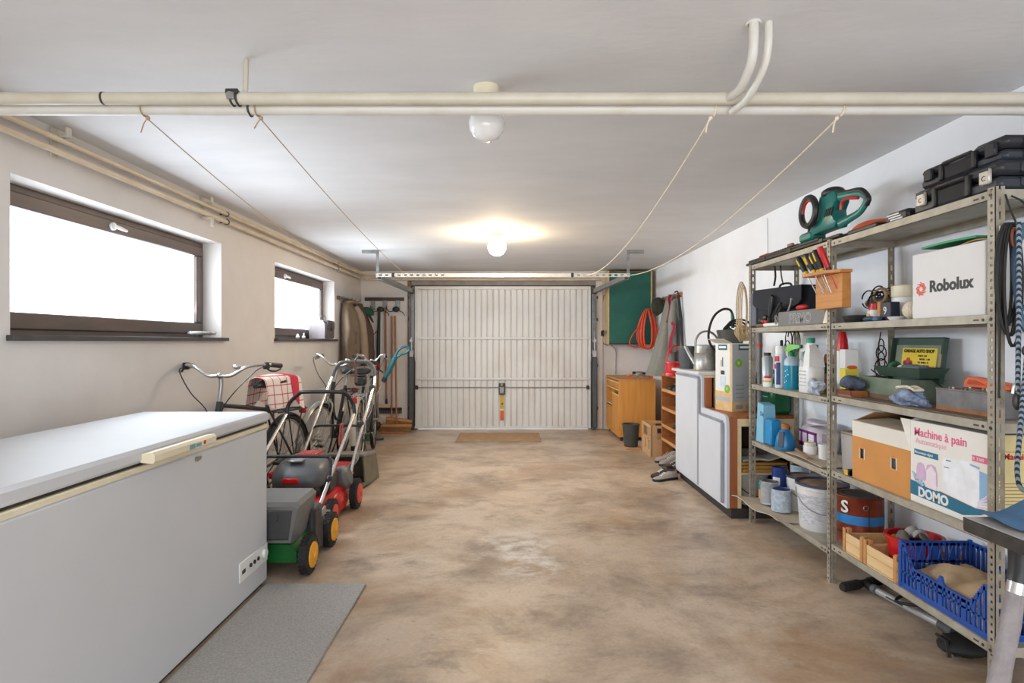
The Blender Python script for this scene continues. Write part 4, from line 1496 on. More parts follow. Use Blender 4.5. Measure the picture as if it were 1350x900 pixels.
MB().tube([(1.69, 7.35, .815), (1.74, 7.34, .80), (1.77, 7.33, .79)], [.015, .017, .014], 8).build('grip', m_orange, lp)
q = MB().ell((1.55, 7.40, .845), (.03, .02, .018), 10).ell((1.66, 7.36, .84), (.03, .02, .016), 10)
q.build('pivot', m_black, lp)

# dark bucket on strip, bottle crate
o = MB().lathe([(0, 0), (.078, 0), (.098, .245), (.103, .25), (.103, .262), (.094, .262), (.076, .01), (0, .01)], (1.385, 6.80, .022), 24).build('plant_bucket', M('charcoal_pot', c(62, 62, 58), .5, var=.1))
tag(o, 'charcoal bucket on wood strip in front of honey wooden cabinet', 'bucket')
o = B(1.30, 1.477, 6.68, 6.90, .0005, .0215, .003).build('wood_strip', m_woody)
tag(o, 'flat wood strip on floor beneath the charcoal bucket', 'plank')
ck = T('bottle_crate', 'tan slotted bottle crate on floor between wooden cabinet and shoe rack', 'crate', (1.66, 6.46, 0))
m_crate = M('tan_crate', c(198, 160, 118), .6, var=.06)
X0, X1, Y0, Y1, H = 1.49, 1.86, 6.28, 6.68, .335
q = MB()
q.box(X0, X1, Y0, Y1, 0, .02)
for x in (X0, X1 - .014):
    q.box(x, x + .014, Y0, Y1, .02, .06)
    q.box(x, x + .014, Y0, Y1, .17, .20)
    q.box(x, x + .014, Y0, Y1, .305, H)
    for y in (Y0, Y0 + .105, Y1 - .035):
        q.box(x, x + .014, y, y + .04, .06, .305)
    q.box(x, x + .014, Y0 + .145, Y0 + .22, .06, .17)
    q.box(x, x + .014, Y0 + .27, Y0 + .37, .06, .17)
for y in (Y0, Y1 - .014):
    q.box(X0, X1, y, y + .014, .02, .06)
    q.box(X0, X1, y, y + .014, .305, H)
    q.box(X0, X0 + .07, y, y + .014, .06, .305)
    q.box(X1 - .07, X1, y, y + .014, .06, .305)
    q.box(X0 + .07, X1 - .07, y, y + .014, .06, .19)
q.build('crate_wall', m_crate, ck)
q = MB()
for x in (X0 - .006, X1 - .008):
    q.box(x, x + .014, Y0 - .006, Y0 + .02, 0, H).box(x, x + .014, Y1 - .02, Y1 + .006, 0, H)
q.build('corner_rib', m_crate, ck)


def bottle(x, y, z, label, mt, h=.27, r=.036):
    b = T('bottle', label, 'bottle', (x, y, z))
    MB().lathe([(0, 0), (r, 0), (r, h * .58), (r * .75, h * .68), (r * .38, h * .8), (r * .36, h * .97), (0, h * .97)], (x, y, z), 18).build('glass_body', mt, b)
    MB().lathe([(0, h * .96), (r * .42, h * .96), (r * .42, h * 1.02), (0, h * 1.02)], (x, y, z), 14).build('cap', m_red, b)
    MB().lathe([(r * 1.015, h * .22), (r * 1.015, h * .5)], (x, y, z), 18).build('label', M('red_label', c(200, 40, 44), .5), b)
    return b


m_btl = M('milky_bottle', c(222, 222, 220), .2, var=.05)
bottle(1.545, 6.52, .0205, 'milky bottle with red label inside tan crate, seen through its side slot', m_btl)
bottle(1.70, 6.335, .0205, 'milky bottle with red label inside tan crate, seen through its front slot', m_btl)

# grey pipe roll behind
o = MB().lathe([(0, 0), (.045, 0), (.045, .80), (.037, .80), (.037, .02), (0, .02)], (1.855, 6.95, .0), 18).build('drain_pipe', M('grey_pvc', c(136, 140, 146), .5, var=.06))
tag(o, 'grey drain pipe standing on end between cabinet and shoe rack', 'pipe')

# shoe rack
sr = T('shoe_rack', 'brown open wooden shoe rack holding red can, beside white cabinet', 'rack', (1.77, 5.8, 0))
X0, X1, Y0, Y1 = 1.565, 1.985, 5.46, 6.12
B(X0, X1, Y1 - .02, Y1, .0, .90, .002).build('side_panel', m_brown, sr)
B(X0, X1, Y0, Y0 + .02, .0, .90, .002).build('side_panel', m_brown, sr)
B(X1 - .012, X1, Y0 + .02, Y1 - .02, .22, .90).build('back_panel', wood('dark_back', c(150, 90, 44), c(124, 70, 32), 'z'), sr)
for z in (.885, .735, .55, .37, .225):
    q = MB()
    q.box(X0 + .004, X1 - .012, Y0 + .02, Y1 - .02, z, z + .017, .002)
    q.build('shelf', m_brown, sr)
    if z < .88:
        MB().box(X0 - .004, X0 + .006, Y0 + .02, Y1 - .02, z - .012, z + .02, .003).build('shelf_lip', m_woody, sr)


def shoe(root, x, y, z, yaw, L, hgt, mt, sole, nm='upper'):
    m = Matrix.Translation((x, y, z)) @ Matrix.Rotation(yaw, 4, 'Z')
    q = MB(m)
    out = [(-.5, .0), (-.47, .30), (-.3, .36), (0, .33), (.25, .42), (.42, .36), (.5, .12), (.5, -.12), (.42, -.36), (.25, -.40), (0, -.30), (-.3, -.34), (-.47, -.28)]
    W = L * .42
    q.prism([(a * L, b * W) for a, b in out], 'z', 0, L * .085)
    q.build('sole', sole, root)
    q = MB(m)
    rg = []
    for u, wd, h in ((-.47, .22, hgt), (-.40, .30, hgt), (-.25, .32, hgt * .96), (-.10, .30, hgt * .85), (.05, .31, hgt * .66), (.2, .36, hgt * .5), (.36, .34, hgt * .42), (.46, .22, hgt * .33), (.495, .08, hgt * .2)):
        rg.append([V(u * L, wd * W * math.cos(t), L * .07 + (h - L * .07) * max(0, math.sin(t)) ** .7) for t in [PI * i / 10 for i in range(11)]])
    q.loft(rg)
    up = q.build(nm, mt, root, ang=60)
    q = MB(m)
    q.ell((-.3 * L, 0, hgt * .97), (.16 * L, .22 * W, hgt * .07), 14)
    q.build('opening', m_black, up)
    q = MB(m)
    for i in range(4):
        u = .02 + i * .055
        zz = hgt * (.78 - i * .075)
        q.tube([(u * L, -.13 * W, zz), (u * L, .13 * W, zz)], L * .012, 6)
    q.build('laces', m_white if mt != m_black else m_black, up)


m_shoe_w = M('grey_white_shoe', c(164, 154, 146), .7, var=.12)
m_shoe_b = M('dark_shoe', c(48, 46, 48), .5, var=.2)
m_shoe_br = M('brown_shoe', c(78, 62, 54), .6, var=.2)
for (x, y, z, yaw, L, h, mt, so, l) in (
        (1.60, 5.98, 0, PI - .1, .27, .135, m_shoe_w, m_black, 'pale grey walking shoe under rack, farther of the pale pair'),
        (1.60, 5.83, 0, PI + .05, .27, .135, m_shoe_w, m_black, 'pale grey walking shoe under rack, nearer of the pale pair'),
        (1.58, 5.64, 0, PI, .27, .115, m_shoe_br, m_rubber, 'brown shoe on floor under rack just before the pale pair'),
        (1.575, 5.535, 0, PI + .1, .27, .115, m_shoe_br, m_rubber, 'brown shoe on floor under near end of rack'),
        (1.385, 5.375, 0, PI + .5, .26, .085, m_shoe_br, m_black, 'low brown slipper on floor by white cabinet corner, farther one'),
        (1.37, 5.23, 0, PI + .45, .26, .085, m_shoe_w, m_black, 'low grey slipper on floor by white cabinet corner, nearest the camera'),
        (1.70, 5.92, .753, PI, .26, .10, m_shoe_b, m_black, 'black shoe on upper shelf of the brown rack, farther one'),
        (1.722, 5.79, .753, PI - .1, .26, .10, m_shoe_b, m_black, 'black shoe on upper shelf of the brown rack, nearer one'),
        (1.70, 5.70, .388, PI, .26, .10, m_shoe_b, m_black, 'lone dark shoe on lower shelf of the brown rack')):
    t = T('shoe', l, 'shoe', (x, y, z), group='shoes on and under the brown rack')
    shoe(t, x, y, z, yaw, L, h, mt, so)

# red can on the rack
rcn = T('red_can', 'red plastic pouring can with tall handle on top of brown shoe rack', 'can', (1.60, 5.80, .903))
q = MB().lathe([(0, 0), (.095, 0), (.09, .03), (.075, .04), (.075, .115), (.08, .12), (.078, .135), (.066, .135), (.06, .05), (0, .05)], (1.60, 5.80, .903), 24)
q.build('can_body', m_red, rcn)
MB().tube([(1.535, 5.80, .99), (1.54, 5.80, 1.08), (1.575, 5.80, 1.17), (1.63, 5.80, 1.20), (1.645, 5.8, 1.15)], .016, 8, sub=3, flat=.6).build('can_handle', m_red, rcn)
MB().tube([(1.66, 5.78, .94), (1.70, 5.76, 1.02), (1.73, 5.75, 1.06)], [.02, .015, .012], 10).build('spout', m_red, rcn)

# ---------------------------------------------------------------- stepped white cabinet
wc = T('stepped_cabinet', 'stepped white cabinet with two panel doors and open brown edged end', 'cabinet', (1.74, 4.7, 0))
m_wlam = M('white_laminate', c(208, 212, 219), .4, var=.03, scale=3)
m_gedge = M('grey_edge', c(150, 154, 162), .4, .2, var=.1)
m_cwood = M('cream_wood', c(222, 200, 158), .6, var=.06, scale=10)
m_bedge = wood('brown_edge', c(168, 100, 54), c(142, 78, 38), 'z')
XF, XB = 1.50, 1.985
ya, ym, yb = 4.08, 4.62, 5.34
prof = [(ya, .075), (yb, .075), (yb, .975), (ym, .975), (ym, .735), (ym - .01, .722), (ya + .05, .722), (ya + .02, .71), (ya + .006, .68), (ya, .62)]
MB().prism(prof, 'x', XF, XF + .02).build('front_board', m_wlam, wc)
for y0, y1, z0, z1 in ((4.665, 5.29, .10, .945), (4.145, 4.65, .10, .665)):
    dq = B(XF - .018, XF - .001, y0, y1, z0, z1, .002).build('door_panel', m_wlam, wc)
    q = MB().box(XF - .022, XF - .0005, y0 - .022, y0 + .004, z0, z1, .002)
    q.box(XF - .022, XF - .0005, y0, y1, z1 - .003, z1 + .014, .002)
    q.build('door_edge_strip', m_gedge, dq)
B(XF + .035, XB, ya + .01, yb - .01, 0, .07).build('plinth', M('black_plinth', c(48, 44, 42), .6), wc)
B(XF + .021, XB, ym - .02, yb, .955, .975).build('upper_carcass', m_cwood, wc)
B(1.465, XB, ym - .04, yb + .02, .976, .999, .003).build('worktop', M('pale_worktop', c(206, 204, 202), .35, var=.06), wc)
q = MB()
q.box(1.464, 1.4655, ym - .03, yb, .978, .995)
q.build('worktop_edge', m_wlam, wc)
B(XF + .021, XF + .075, ym - .02, ym, .722, .955, .002).build('end_strip', m_bedge, wc)
B(XF + .10, XF + .135, ym - .018, ym + .02, .722, .955, .002).build('end_post', m_cwood, wc)
B(XF + .021, XB, ya, ym + .0, .70, .720, .002).build('lower_top', m_bedge, wc)
B(XF + .075, XB, ya + .004, ya + .03, .645, .70, .002).build('end_rail', m_cwood, wc)
q = MB()
q.prism([(XF + .021, .075), (XF + .075, .075), (XF + .075, .70), (XF + .021, .70)], 'y', ya, ya + .02)
q.build('end_strip', m_bedge, wc)
B(XF + .076, XF + .105, ya + .004, ya + .03, .072, .645, .002).build('end_post', m_cwood, wc)
B(XB - .03, XB, ya + .004, ya + .03, .072, .645, .002).build('end_post', m_cwood, wc)
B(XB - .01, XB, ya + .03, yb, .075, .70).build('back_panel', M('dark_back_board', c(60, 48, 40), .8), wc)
B(XF + .021, XB - .012, yb - .02, yb, .075, .955).build('far_side', m_bedge, wc)
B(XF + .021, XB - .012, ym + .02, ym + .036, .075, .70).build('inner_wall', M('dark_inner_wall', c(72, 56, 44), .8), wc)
B(XF + .106, XB - .012, ya + .032, ym + .018, .300, .316).build('inner_shelf', m_cwood, wc)
for i in range(3):
    o = B(1.625, 1.955, ya + .04 + i * .012, ym - .02, .317 + i * .0215, .317 + (i + 1) * .0215 - .001, .003).build('pine_board', wood('pine_%d' % i, c(206, 158, 84), c(184, 132, 60), 'x'))
    tag(o, ('lowest', 'middle', 'topmost')[i] + ' pine board of the stack inside open end of the white cabinet', 'board', 'pine boards in the white cabinet')
q = MB().sheet(lambda u, v: V(1.64 + .30 * u, ya + .07 + .38 * v, .392 + .03 * abs(math.sin(u * 5 + v * 3)) * u + .012 * math.sin(v * 9)), 10, 8, .012)
o = q.build('paper_stack', M('grey_paper', c(206, 202, 196), .9))
tag(o, 'curled grey paper on the pine boards inside white cabinet', 'paper')
q = MB().lathe([(0, 0), (.092, 0), (.115, .21), (.12, .212), (.12, .225), (.11, .225), (.09, .008), (0, .008)], (1.735, 4.24, .071), 28)
bk = q.build('white_bucket', M('dull_white_bucket', c(196, 194, 188), .5, var=.05))
tag(bk, 'empty white bucket in bottom of the open cabinet end behind shelf post', 'bucket')
q = MB()
q.tube([(1.622, 4.24, .28), (1.625, 4.13, .20), (1.735, 4.105, .15), (1.845, 4.13, .20), (1.848, 4.24, .28)], .004, 6, sub=5)
q.build('bail', m_dark_metal, bk)

# on the worktop
bk = MB().lathe([(0, 0), (.072, 0), (.088, .18), (.094, .182), (.094, .20), (.084, .20), (.07, .01), (0, .01)], (1.57, 5.20, 1.0), 24).build('dark_bucket', M('dark_grey_bucket', c(72, 76, 80), .45, var=.06))
tag(bk, 'dark grey bucket on far end of white cabinet top', 'bucket')
gz = T('galvanised_can', 'galvanised watering can with arched handle on white cabinet top', 'watering can', (1.64, 4.95, 1.0))
m_zinc = M('bright_zinc', c(176, 174, 168), .35, .55, col2=c(146, 146, 142), scale=22)
MB().lathe([(0, 0), (.10, 0), (.102, .006), (.098, .012), (.092, .14), (.095, .145), (.092, .15), (.088, .205), (.08, .21), (0, .215)], (1.64, 4.95, 1.0), 30).build('can_body', m_zinc, gz)
MB().tube([(1.555, 4.95, 1.19), (1.56, 4.95, 1.26), (1.60, 4.95, 1.315), (1.67, 4.95, 1.325), (1.73, 4.95, 1.28), (1.755, 4.95, 1.20), (1.735, 4.95, 1.10)], .013, 10, sub=4, flat=.7).build('arched_handle', m_galv, gz)
MB().tube([(1.56, 4.96, 1.05), (1.53, 5.02, 1.12), (1.50, 5.06, 1.20)], [.022, .016, .014], 10).build('spout', m_zinc, gz)

bx = T('carton', 'tall narrow white printed carton standing on lower step of white cabinet', 'carton', (1.62, 4.30, .721), local=True, rot=(0, 0, R(15)))
q = MB().box(0, .195, 0, .205, 0, .505, .002)
q.build('carton_body', M('carton_white', c(226, 226, 222), .5, var=.02), bx)
q = MB()
q.m = Matrix.Translation((.0, 0, .505)) @ Matrix.Rotation(R(24), 4, 'Y')
q.box(-.075, 0, .0, .20, 0, .003)
q.build('open_flap', M('carton_flap', c(206, 200, 188), .7), bx)
q = MB().box(-.0012, .0, .003, .202, .0, .145).box(-.0012, 0, .002, .024, .145, .505)
q.box(.0, .193, -.0012, 0, .0, .07)
q.build('wood_print', M('wood_print', c(214, 178, 124), .5, var=.1, scale=20), bx)
q = MB().box(.002, .193, -.0012, 0, .07, .5)
q.build('grey_print', M('grey_print', c(170, 174, 178), .5, var=.06), bx)
m_dteal = M('dark_teal_print', c(28, 84, 88), .5)
MB().box(-.0025, -.0008, .06, .165, .455, .495).build('teal_label', m_dteal, bx)
MB().box(.055, .165, -.0025, -.0008, .455, .495).build('teal_label', m_dteal, bx)
MB().box(-.0035, -.002, .07, .155, .468, .484).build('label_bar', m_white, bx)
MB().box(.065, .155, -.0035, -.002, .468, .484).build('label_bar', m_white, bx)
for a, ctr in (('Y', (-.002, .055, .165)), ('X', (.055, -.002, .36))):
    s_ = -1 if a == 'Y' else 1
    q = MB().lathe([(0, 0), (.032, 0), (.032, .0012), (0, .0012)], ctr, 22, Matrix.Rotation(R(90 * s_), 4, a))
    q.build('green_seal', M('lime_print', c(128, 180, 48), .5), bx)
text('V', .034, (-.004, .066, .154), FACE_L, m_white, bx)
text('V', .034, (.044, -.004, .348), FACE_C, m_white, bx)
q = MB().box(-.0025, -.0008, .09, .135, .27, .30).box(-.0025, -.0008, .108, .116, .33, .40).box(-.0025, -.0008, .128, .133, .33, .38)
q.build('device_print', m_dark_metal, bx)
q = MB().box(-.0025, -.0008, .08, .145, .18, .26)
q.build('pale_blue_print', M('pale_blue_print', c(206, 216, 226), .5), bx)
q = MB().box(-.0025, -.0008, .03, .195, .072, .104)
q.build('grey_bar_print', M('grey_bar_print', c(166, 172, 178), .5), bx)
q = MB()
for i in range(4):
    q.box(.03, .10, -.0025, -.0008, .10 + i * .03, .112 + i * .03)
q.box(.03, .09, -.0025, -.0008, .02, .05).box(.11, .17, -.0025, -.0008, .02, .05)
q.build('text_lines_print', M('faint_print', c(150, 152, 156), .5), bx)

sp = T('garden_sprayer', 'black pressure sprayer with green wand behind the tall carton', 'sprayer', (1.80, 4.80, 1.0))
MB().lathe([(0, 0), (.085, 0), (.09, .02), (.09, .22), (.10, .26), (.115, .33), (.105, .335), (.08, .28), (0, .27)], (1.80, 4.80, 1.0), 24).build('tank', M('dark_sprayer', c(84, 82, 78), .5, var=.1), sp)
MB().tube([(1.815, 4.80, 1.35), (1.815, 4.80, 1.42), (1.81, 4.80, 1.47)], [.013, .016, .012], 10).build('wand_grip', M('bottle_green', c(20, 96, 62), .35), sp)
MB().tube([(1.81, 4.80, 1.47), (1.79, 4.80, 1.50), (1.735, 4.80, 1.505), (1.67, 4.80, 1.46), (1.63, 4.80, 1.38), (1.615, 4.80, 1.28), (1.64, 4.80, 1.20), (1.72, 4.80, 1.10)], .010, 8, sub=5).build('hose', m_rubber, sp)
q = MB()
for k in range(4):
    q.torus((1.79 + .02 * k, 4.76, 1.335 + .012 * k), .065 + .008 * k, .008, 'y', 20, 6, sz=.55)
q.build('coiled_tube', m_rubber, sp)

jc = T('jerrycan', 'dark green jerrycan on the white cabinet lower step seen behind the shelving', 'jerrycan', (1.86, 4.22, .721))
q = MB()
rg = []
for z, k in ((.721, .94), (.73, 1), (.94, 1), (.985, .93), (1.0, .8)):
    rg.append([V(1.875 + .095 * k * (1 if abs(a) < 1.6 else -1) * 1, 4.22, z) for a in (0,)])
q.box(1.835, 1.982, 4.125, 4.355, .721, .975, .025)
q.build('can_body', M('jerrycan_green', c(12, 92, 54), .35, var=.1), jc)
q = MB().tube([(1.875, 4.16, .968), (1.875, 4.17, 1.02), (1.875, 4.27, 1.025), (1.875, 4.29, .968)], .014, 8, sub=3)
q.build('can_handle', M('jerrycan_green2', c(12, 86, 50), .35), jc)
MB().cyl((1.865, 4.33, .97), (1.865, 4.33, 1.08), .022, .016).build('spout', m_black, jc)
q = MB()
for i, (w0, w1) in enumerate(((.02, .19), (.05, .2), (.06, .16))):
    q.box(1.8332, 1.8352, 4.14 + w0 * .9, 4.14 + w1, .91 - i * .035, .915 - i * .035)
q.build('label_print', M('pale_green_print', c(150, 200, 170), .5), jc)

# ================================================================ SHELVING
SX0, SX1 = 1.635, 1.965
PY_ = (1.976, 3.0, 3.998)
HL = (1.76, 1.332, .948, .565, .168)      # far bay shelf tops
HR = (1.757, 1.332, .962, .580, .203)     # near bay shelf tops
su = T('shelving_unit', 'grey slotted steel shelving unit of two bays along right wall', 'shelving', (1.8, 3.0, 0))


def post(x, y, dx, dy):
    q = MB()
    H = 1.766
    w, t = .033, .0022
    # flange in the plane x = const, round holes
    ya, yb_ = (y, y + dy * w)
    m0, m1 = y + dy * .011, y + dy * .021
    xs = (x, x + dx * t)
    q.box(*xs, min(ya, m0), max(ya, m0), 0, H).box(*xs, min(m1, yb_), max(m1, yb_), 0, H)
    z = 0
    while z < H:
        q.box(*xs, min(m0, m1), max(m0, m1), z, min(z + .0155, H))
        z += .0255
    # flange in the plane y = const, long slots
    ys = (y, y + dy * t)
    n0, n1 = x + dx * .012, x + dx * .020
    q.box(min(x, n0), max(x, n0), *ys, 0, H).box(min(n1, x + dx * w), max(n1, x + dx * w), *ys, 0, H)
    z = 0
    while z < H:
        q.box(min(n0, n1), max(n0, n1), *ys, z, min(z + .021, H))
        z += .048
    return q.build('post', m_post, su)


for i, y in enumerate(PY_):
    dy = 1 if i != 1 else 1
    post(SX0, y, 1, dy)
    post(SX1, y, -1, dy)
for (y0, y1, HH) in ((PY_[1] + .036, PY_[2] + .030, HL), (PY_[0] + .036, PY_[1] - .001, HR)):
    for k, z in enumerate(HH):
        q = MB()
        xa, xb = SX0 + .0035, SX1 - .0035
        q.box(xa, xb, y0, y1, z - .0025, z)
        q.box(xa, xa + .002, y0 - .034, y1, z - .032, z - .0025)
        q.box(xa, xa + .010, y0, y1, z - .032, z - .030)
        q.box(xb - .002, xb, y0 - .034, y1, z - .032, z - .0025)
        q.box(xa, xb, y0, y0 + .002, z - .032, z - .0025)
        q.box(xa, xb, y1 - .002, y1, z - .032, z - .0025)
        s = q.build('shelf', m_shelf, su)
        for ye in (y0 - .017, y0 + .02, y1 - .03):
            MB().cyl((xa - .006 if ye < y0 else xa - .002, ye, z - .017), (xa + .002, ye, z - .017), .0055, n=8).build('bolt', m_dark_metal, s)
        for ye in (y0 + .05, y1 - .08):
            B(xa - .0006, xa + .001, ye - .012, ye + .012, z - .020, z - .014).build('slot', m_dark_metal, s)
for z in HR:
    q = MB()
    q.box(SX0 + .002, SX1 - .002, PY_[0] + .0025, PY_[0] + .0045, z - .034, z - .001)
    q.box(SX0 + .002, SX1 - .002, PY_[0] + .0045, PY_[0] + .034, z - .003, z - .001)
    q.build('end_rail', m_shelf, su)
for a, b in ((PY_[1], PY_[2]),):
    pass
q = MB()
q.prism([(3.04, 1.335), (3.08, 1.335), (3.04, 1.415)], 'x', SX0 + .003, SX0 + .006)
q.build('gusset_plate', m_cream, su)

m_board = M('dusty_chipboard', c(128, 110, 94), .85, col2=c(104, 86, 72), scale=14, lo=.3, hi=.7)
g_cards = 'loose sheets lining the shelves'
o = B(1.66, 1.955, 2.06, 2.98, .963, .967).build('liner_board', m_board)
tag(o, 'dusty brown liner sheet under the green toolbox', 'board', g_cards)
o = B(1.648, 1.955, 3.13, 3.96, .566, .571).build('liner_board', m_board)
tag(o, 'dusty brown liner sheet under the blue bottles', 'board', g_cards)
q = MB()
q.sheet(lambda u, v: V(1.50 + .44 * v + .05 * u * (1 - v), 3.99 - .52 * u - .06 * (1 - v) * u, .1725 + (.018 + .012 * math.sin(u * 9)) * max(0, 1 - v * 3.2)), 14, 8, .005)
o = q.build('cardboard_sheet', m_cardg)
tag(o, 'grey cardboard sheet jutting out of lowest far shelf under paint tins', 'cardboard')
ZC_ = .1765

# ---------------------------------------------------------------- top shelf
m_case = M('black_case', c(38, 40, 45), .38, var=.1, bump=.04, bscale=220)
m_case2 = M('slate_case', c(46, 52, 60), .36, var=.08, bump=.04, bscale=220)


def case(name, lab, x0, x1, y0, y1, z0, h, lat_m, seed):
    r = T(name, lab, 'tool case', ((x0 + x1) / 2, (y0 + y1) / 2, z0))
    m = z0 + h * .5
    yq = (y1 - y0)
    lo_ = MB()
    lo_.box(x0, x1, y0, y1, z0, m - .003, .014)
    lo_.build('lower_shell', m_case2, r)
    u = MB()
    u.box(x0, x1, y0, y0 + yq * .36, m + .001, z0 + h, .016)
    u.box(x0 + .012, x1, y0 + yq * .34, y0 + yq * .70, m + .001, z0 + h - .018, .01)
    u.box(x0, x1, y0 + yq * .68, y1, m + .001, z0 + h - .008, .016)
    u.build('upper_shell', m_case, r)
    q = MB()
    q.box(x0 - .012, x0 + .004, y0 + yq * .28, y0 + yq * .33, z0 + .01, z0 + h - .02, .004)
    q.box(x0 - .012, x0 + .004, y0 + yq * .67, y0 + yq * .72, z0 + .01, z0 + h - .02, .004)
    q.box(x0 - .014, x0 + .002, y0 + yq * .32, y0 + yq * .68, z0 + h * .70, z0 + h * .86, .006)
    q.build('handle', m_black, r)
    B(x0 - .004, x0 + .001, y0 + yq * .34, y0 + yq * .66, z0 + h * .14, z0 + h * .64, .001).build('handle_recess', m_rubber, r)
    for f in (.12, .86):
        lt = B(x0 - .014, x0 + .002, y0 + yq * f - .022, y0 + yq * f + .022, z0 + h * .28, z0 + h * .78, .004).build('latch', lat_m, r)
        if lat_m is not m_case:
            B(x0 - .0155, x0 - .013, y0 + yq * f - .022, y0 + yq * f + .022, z0 + h * .70, z0 + h * .80, .001).build('latch_top', m_black, lt)
            text('C', .026, (x0 - .0145, y0 + yq * f + .009, z0 + h * .40), FACE_L, m_black, lt)
    q = MB()
    for k in (.25, .6):
        q.box(x0 + (x1 - x0) * k, x0 + (x1 - x0) * (k + .2), y0 - .005, y0 + .01, z0 + h * .12, z0 + h * .42, .003)
        q.box(x0 + (x1 - x0) * k, x0 + (x1 - x0) * (k + .2), y0 - .005, y0 + .01, z0 + h * .58, z0 + h * .88, .003)
    q.build('end_panel', m_case2, r)
    return r


m_latch = M('silver_latch', c(206, 200, 190), .3, .5, var=.05)
case('tool_case', 'lower black plastic tool case with two silver latches on top shelf', 1.665, 1.955, 1.995, 2.425, 1.7575, .108, m_latch, 1)
case('tool_case', 'upper black plastic tool case stacked on the silver latched one', 1.705, 1.955, 2.02, 2.44, 1.8665, .094, m_case, 2)
r = T('charger', 'small black battery charger with white print on top shelf beside tool cases', 'charger', (1.70, 2.53, 1.758))
B(1.665, 1.76, 2.46, 2.61, 1.758, 1.805, .012).build('charger_body', m_black, r)
q = MB()
for k in range(3):
    q.box(1.6635, 1.6655, 2.49 + k * .012, 2.57 + k * .012, 1.768 + k * .011, 1.774 + k * .011)
q.build('print_lines', m_white, r)
o = MB().ell((1.76, 2.83, 1.787), (.09, .13, .042), 20, flat=0).build('orange_cover', M('dusty_orange', c(206, 82, 34), .45, var=.1))
tag(o, 'orange plastic dome cover on top shelf between hedge trimmer and charger', 'cover')

ht = T('hedge_trimmer', 'teal and black electric hedge trimmer lying on the top shelf', 'hedge trimmer', (1.72, 3.1, 1.76))
m_tt = M('trimmer_teal', c(20, 112, 104), .35, var=.06)
q = MB()
# motor body: side profile (y, z) extruded across x
prof = [(3.20, 2.03), (3.235, 1.948), (3.31, 1.862), (3.29, 1.834), (3.16, 1.838), (3.05, 1.836), (3.03, 1.862), (3.06, 1.90), (3.065, 1.93), (3.03, 1.975), (3.035, 2.008), (3.06, 2.03), (3.136, 2.05)]
rg = []
for x, k in ((1.676, .84), (1.684, .97), (1.70, 1), (1.735, 1), (1.75, .97), (1.758, .84)):
    cy, cz = 3.11, 1.93
    rg.append([V(x, cy + (y - cy) * k, cz + (z - cz) * k) for y, z in prof])
q.loft(rg)
bd = q.build('motor_body', m_tt, ht)
for i in range(4):
    q = MB(Matrix.Translation((1.676, 3.06 + i * .020, 1.925)) @ Matrix.Rotation(R(25), 4, 'X'))
    q.box(-.003, .004, -.0045, .0045, -.022, .022)
    q.build('vent_slot', m_rubber, bd)
q = MB().ell((1.72, 3.13, 2.035), (.055, .07, .032), 16)
q.build('motor_cap', m_black, ht)
q = MB()
q.tube([(1.70, 3.02, 1.99), (1.70, 2.93, 1.978), (1.70, 2.845, 1.962), (1.70, 2.80, 1.920), (1.70, 2.845, 1.876), (1.70, 2.93, 1.860), (1.70, 3.02, 1.85)], [.020, .0145, .013, .013, .013, .0145, .020], 10, sub=4, flat=1.35)
q.build('rear_handle', m_tt, ht)
MB().tube([(1.698, 3.03, 2.008), (1.698, 2.94, 1.993), (1.698, 2.84, 1.977), (1.698, 2.782, 1.925), (1.70, 2.80, 1.895)], .0125, 10, sub=3).build('handle_cover', m_black, ht)
MB().tube([(1.695, 3.012, 1.918), (1.695, 3.0, 1.955), (1.695, 2.95, 1.962), (1.695, 2.86, 1.943)], .008, 8, sub=3).build('trigger', m_red, ht)
MB().torus((1.652, 3.255, 1.962), .078, .017, 'x', 28, 8).build('front_handle', m_black, ht)
MB().torus((1.652, 3.255, 1.962), .061, .008, 'x', 22, 6, a0=R(0), a1=R(190)).build('handle_inlay', m_red, ht)
q = MB().box(1.675, 1.765, 3.27, 3.42, 1.808, 1.865, .015)
q.build('gear_case', m_tt, ht)
MB().torus((1.74, 3.36, 1.875), .055, .012, 'x', 18, 6).build('hand_guard', m_black, ht)
q = MB().box(1.685, 1.74, 3.36, 3.95, 1.802, 1.815, .003)
for i in range(18):
    q.box(1.668, 1.757, 3.42 + i * .03, 3.432 + i * .03, 1.804, 1.813, .002)
q.build('blade', m_dark_metal, ht)
B(1.675, 1.75, 3.84, 3.97, 1.798, 1.822, .008).build('blade_tip_guard', m_orange, ht)
tp = T('folded_stand', 'black folded metal stand lying along front edge of the top shelf', 'stand', (1.66, 3.5, 1.76))
for k, (x, z, a, b) in enumerate(((1.652, 1.775, 2.93, 4.10), (1.662, 1.793, 3.15, 4.08), (1.69, 1.777, 2.90, 4.06))):
    q = MB().box(x - .011, x + .011, a, b, z - .0085, z + .0085, .004)
    q.build('bar', M('brown_black_%d' % k, c(58 - 8 * k, 50 - 6 * k, 47 - 6 * k), .5, .2, var=.15), tp)
for y in (3.1, 3.45, 3.8):
    B(1.636, 1.704, y - .02, y + .02, 1.764, 1.788, .004).build('clip', m_black, tp)
B(1.66, 1.80, 2.66, 2.895, 1.762, 1.786, .006).build('end_plate', m_black, tp)
B(1.642, 1.66, 3.43, 3.49, 1.803, 1.82, .004).build('wooden_wedge', M('brown_wedge', c(150, 116, 92), .7), tp)

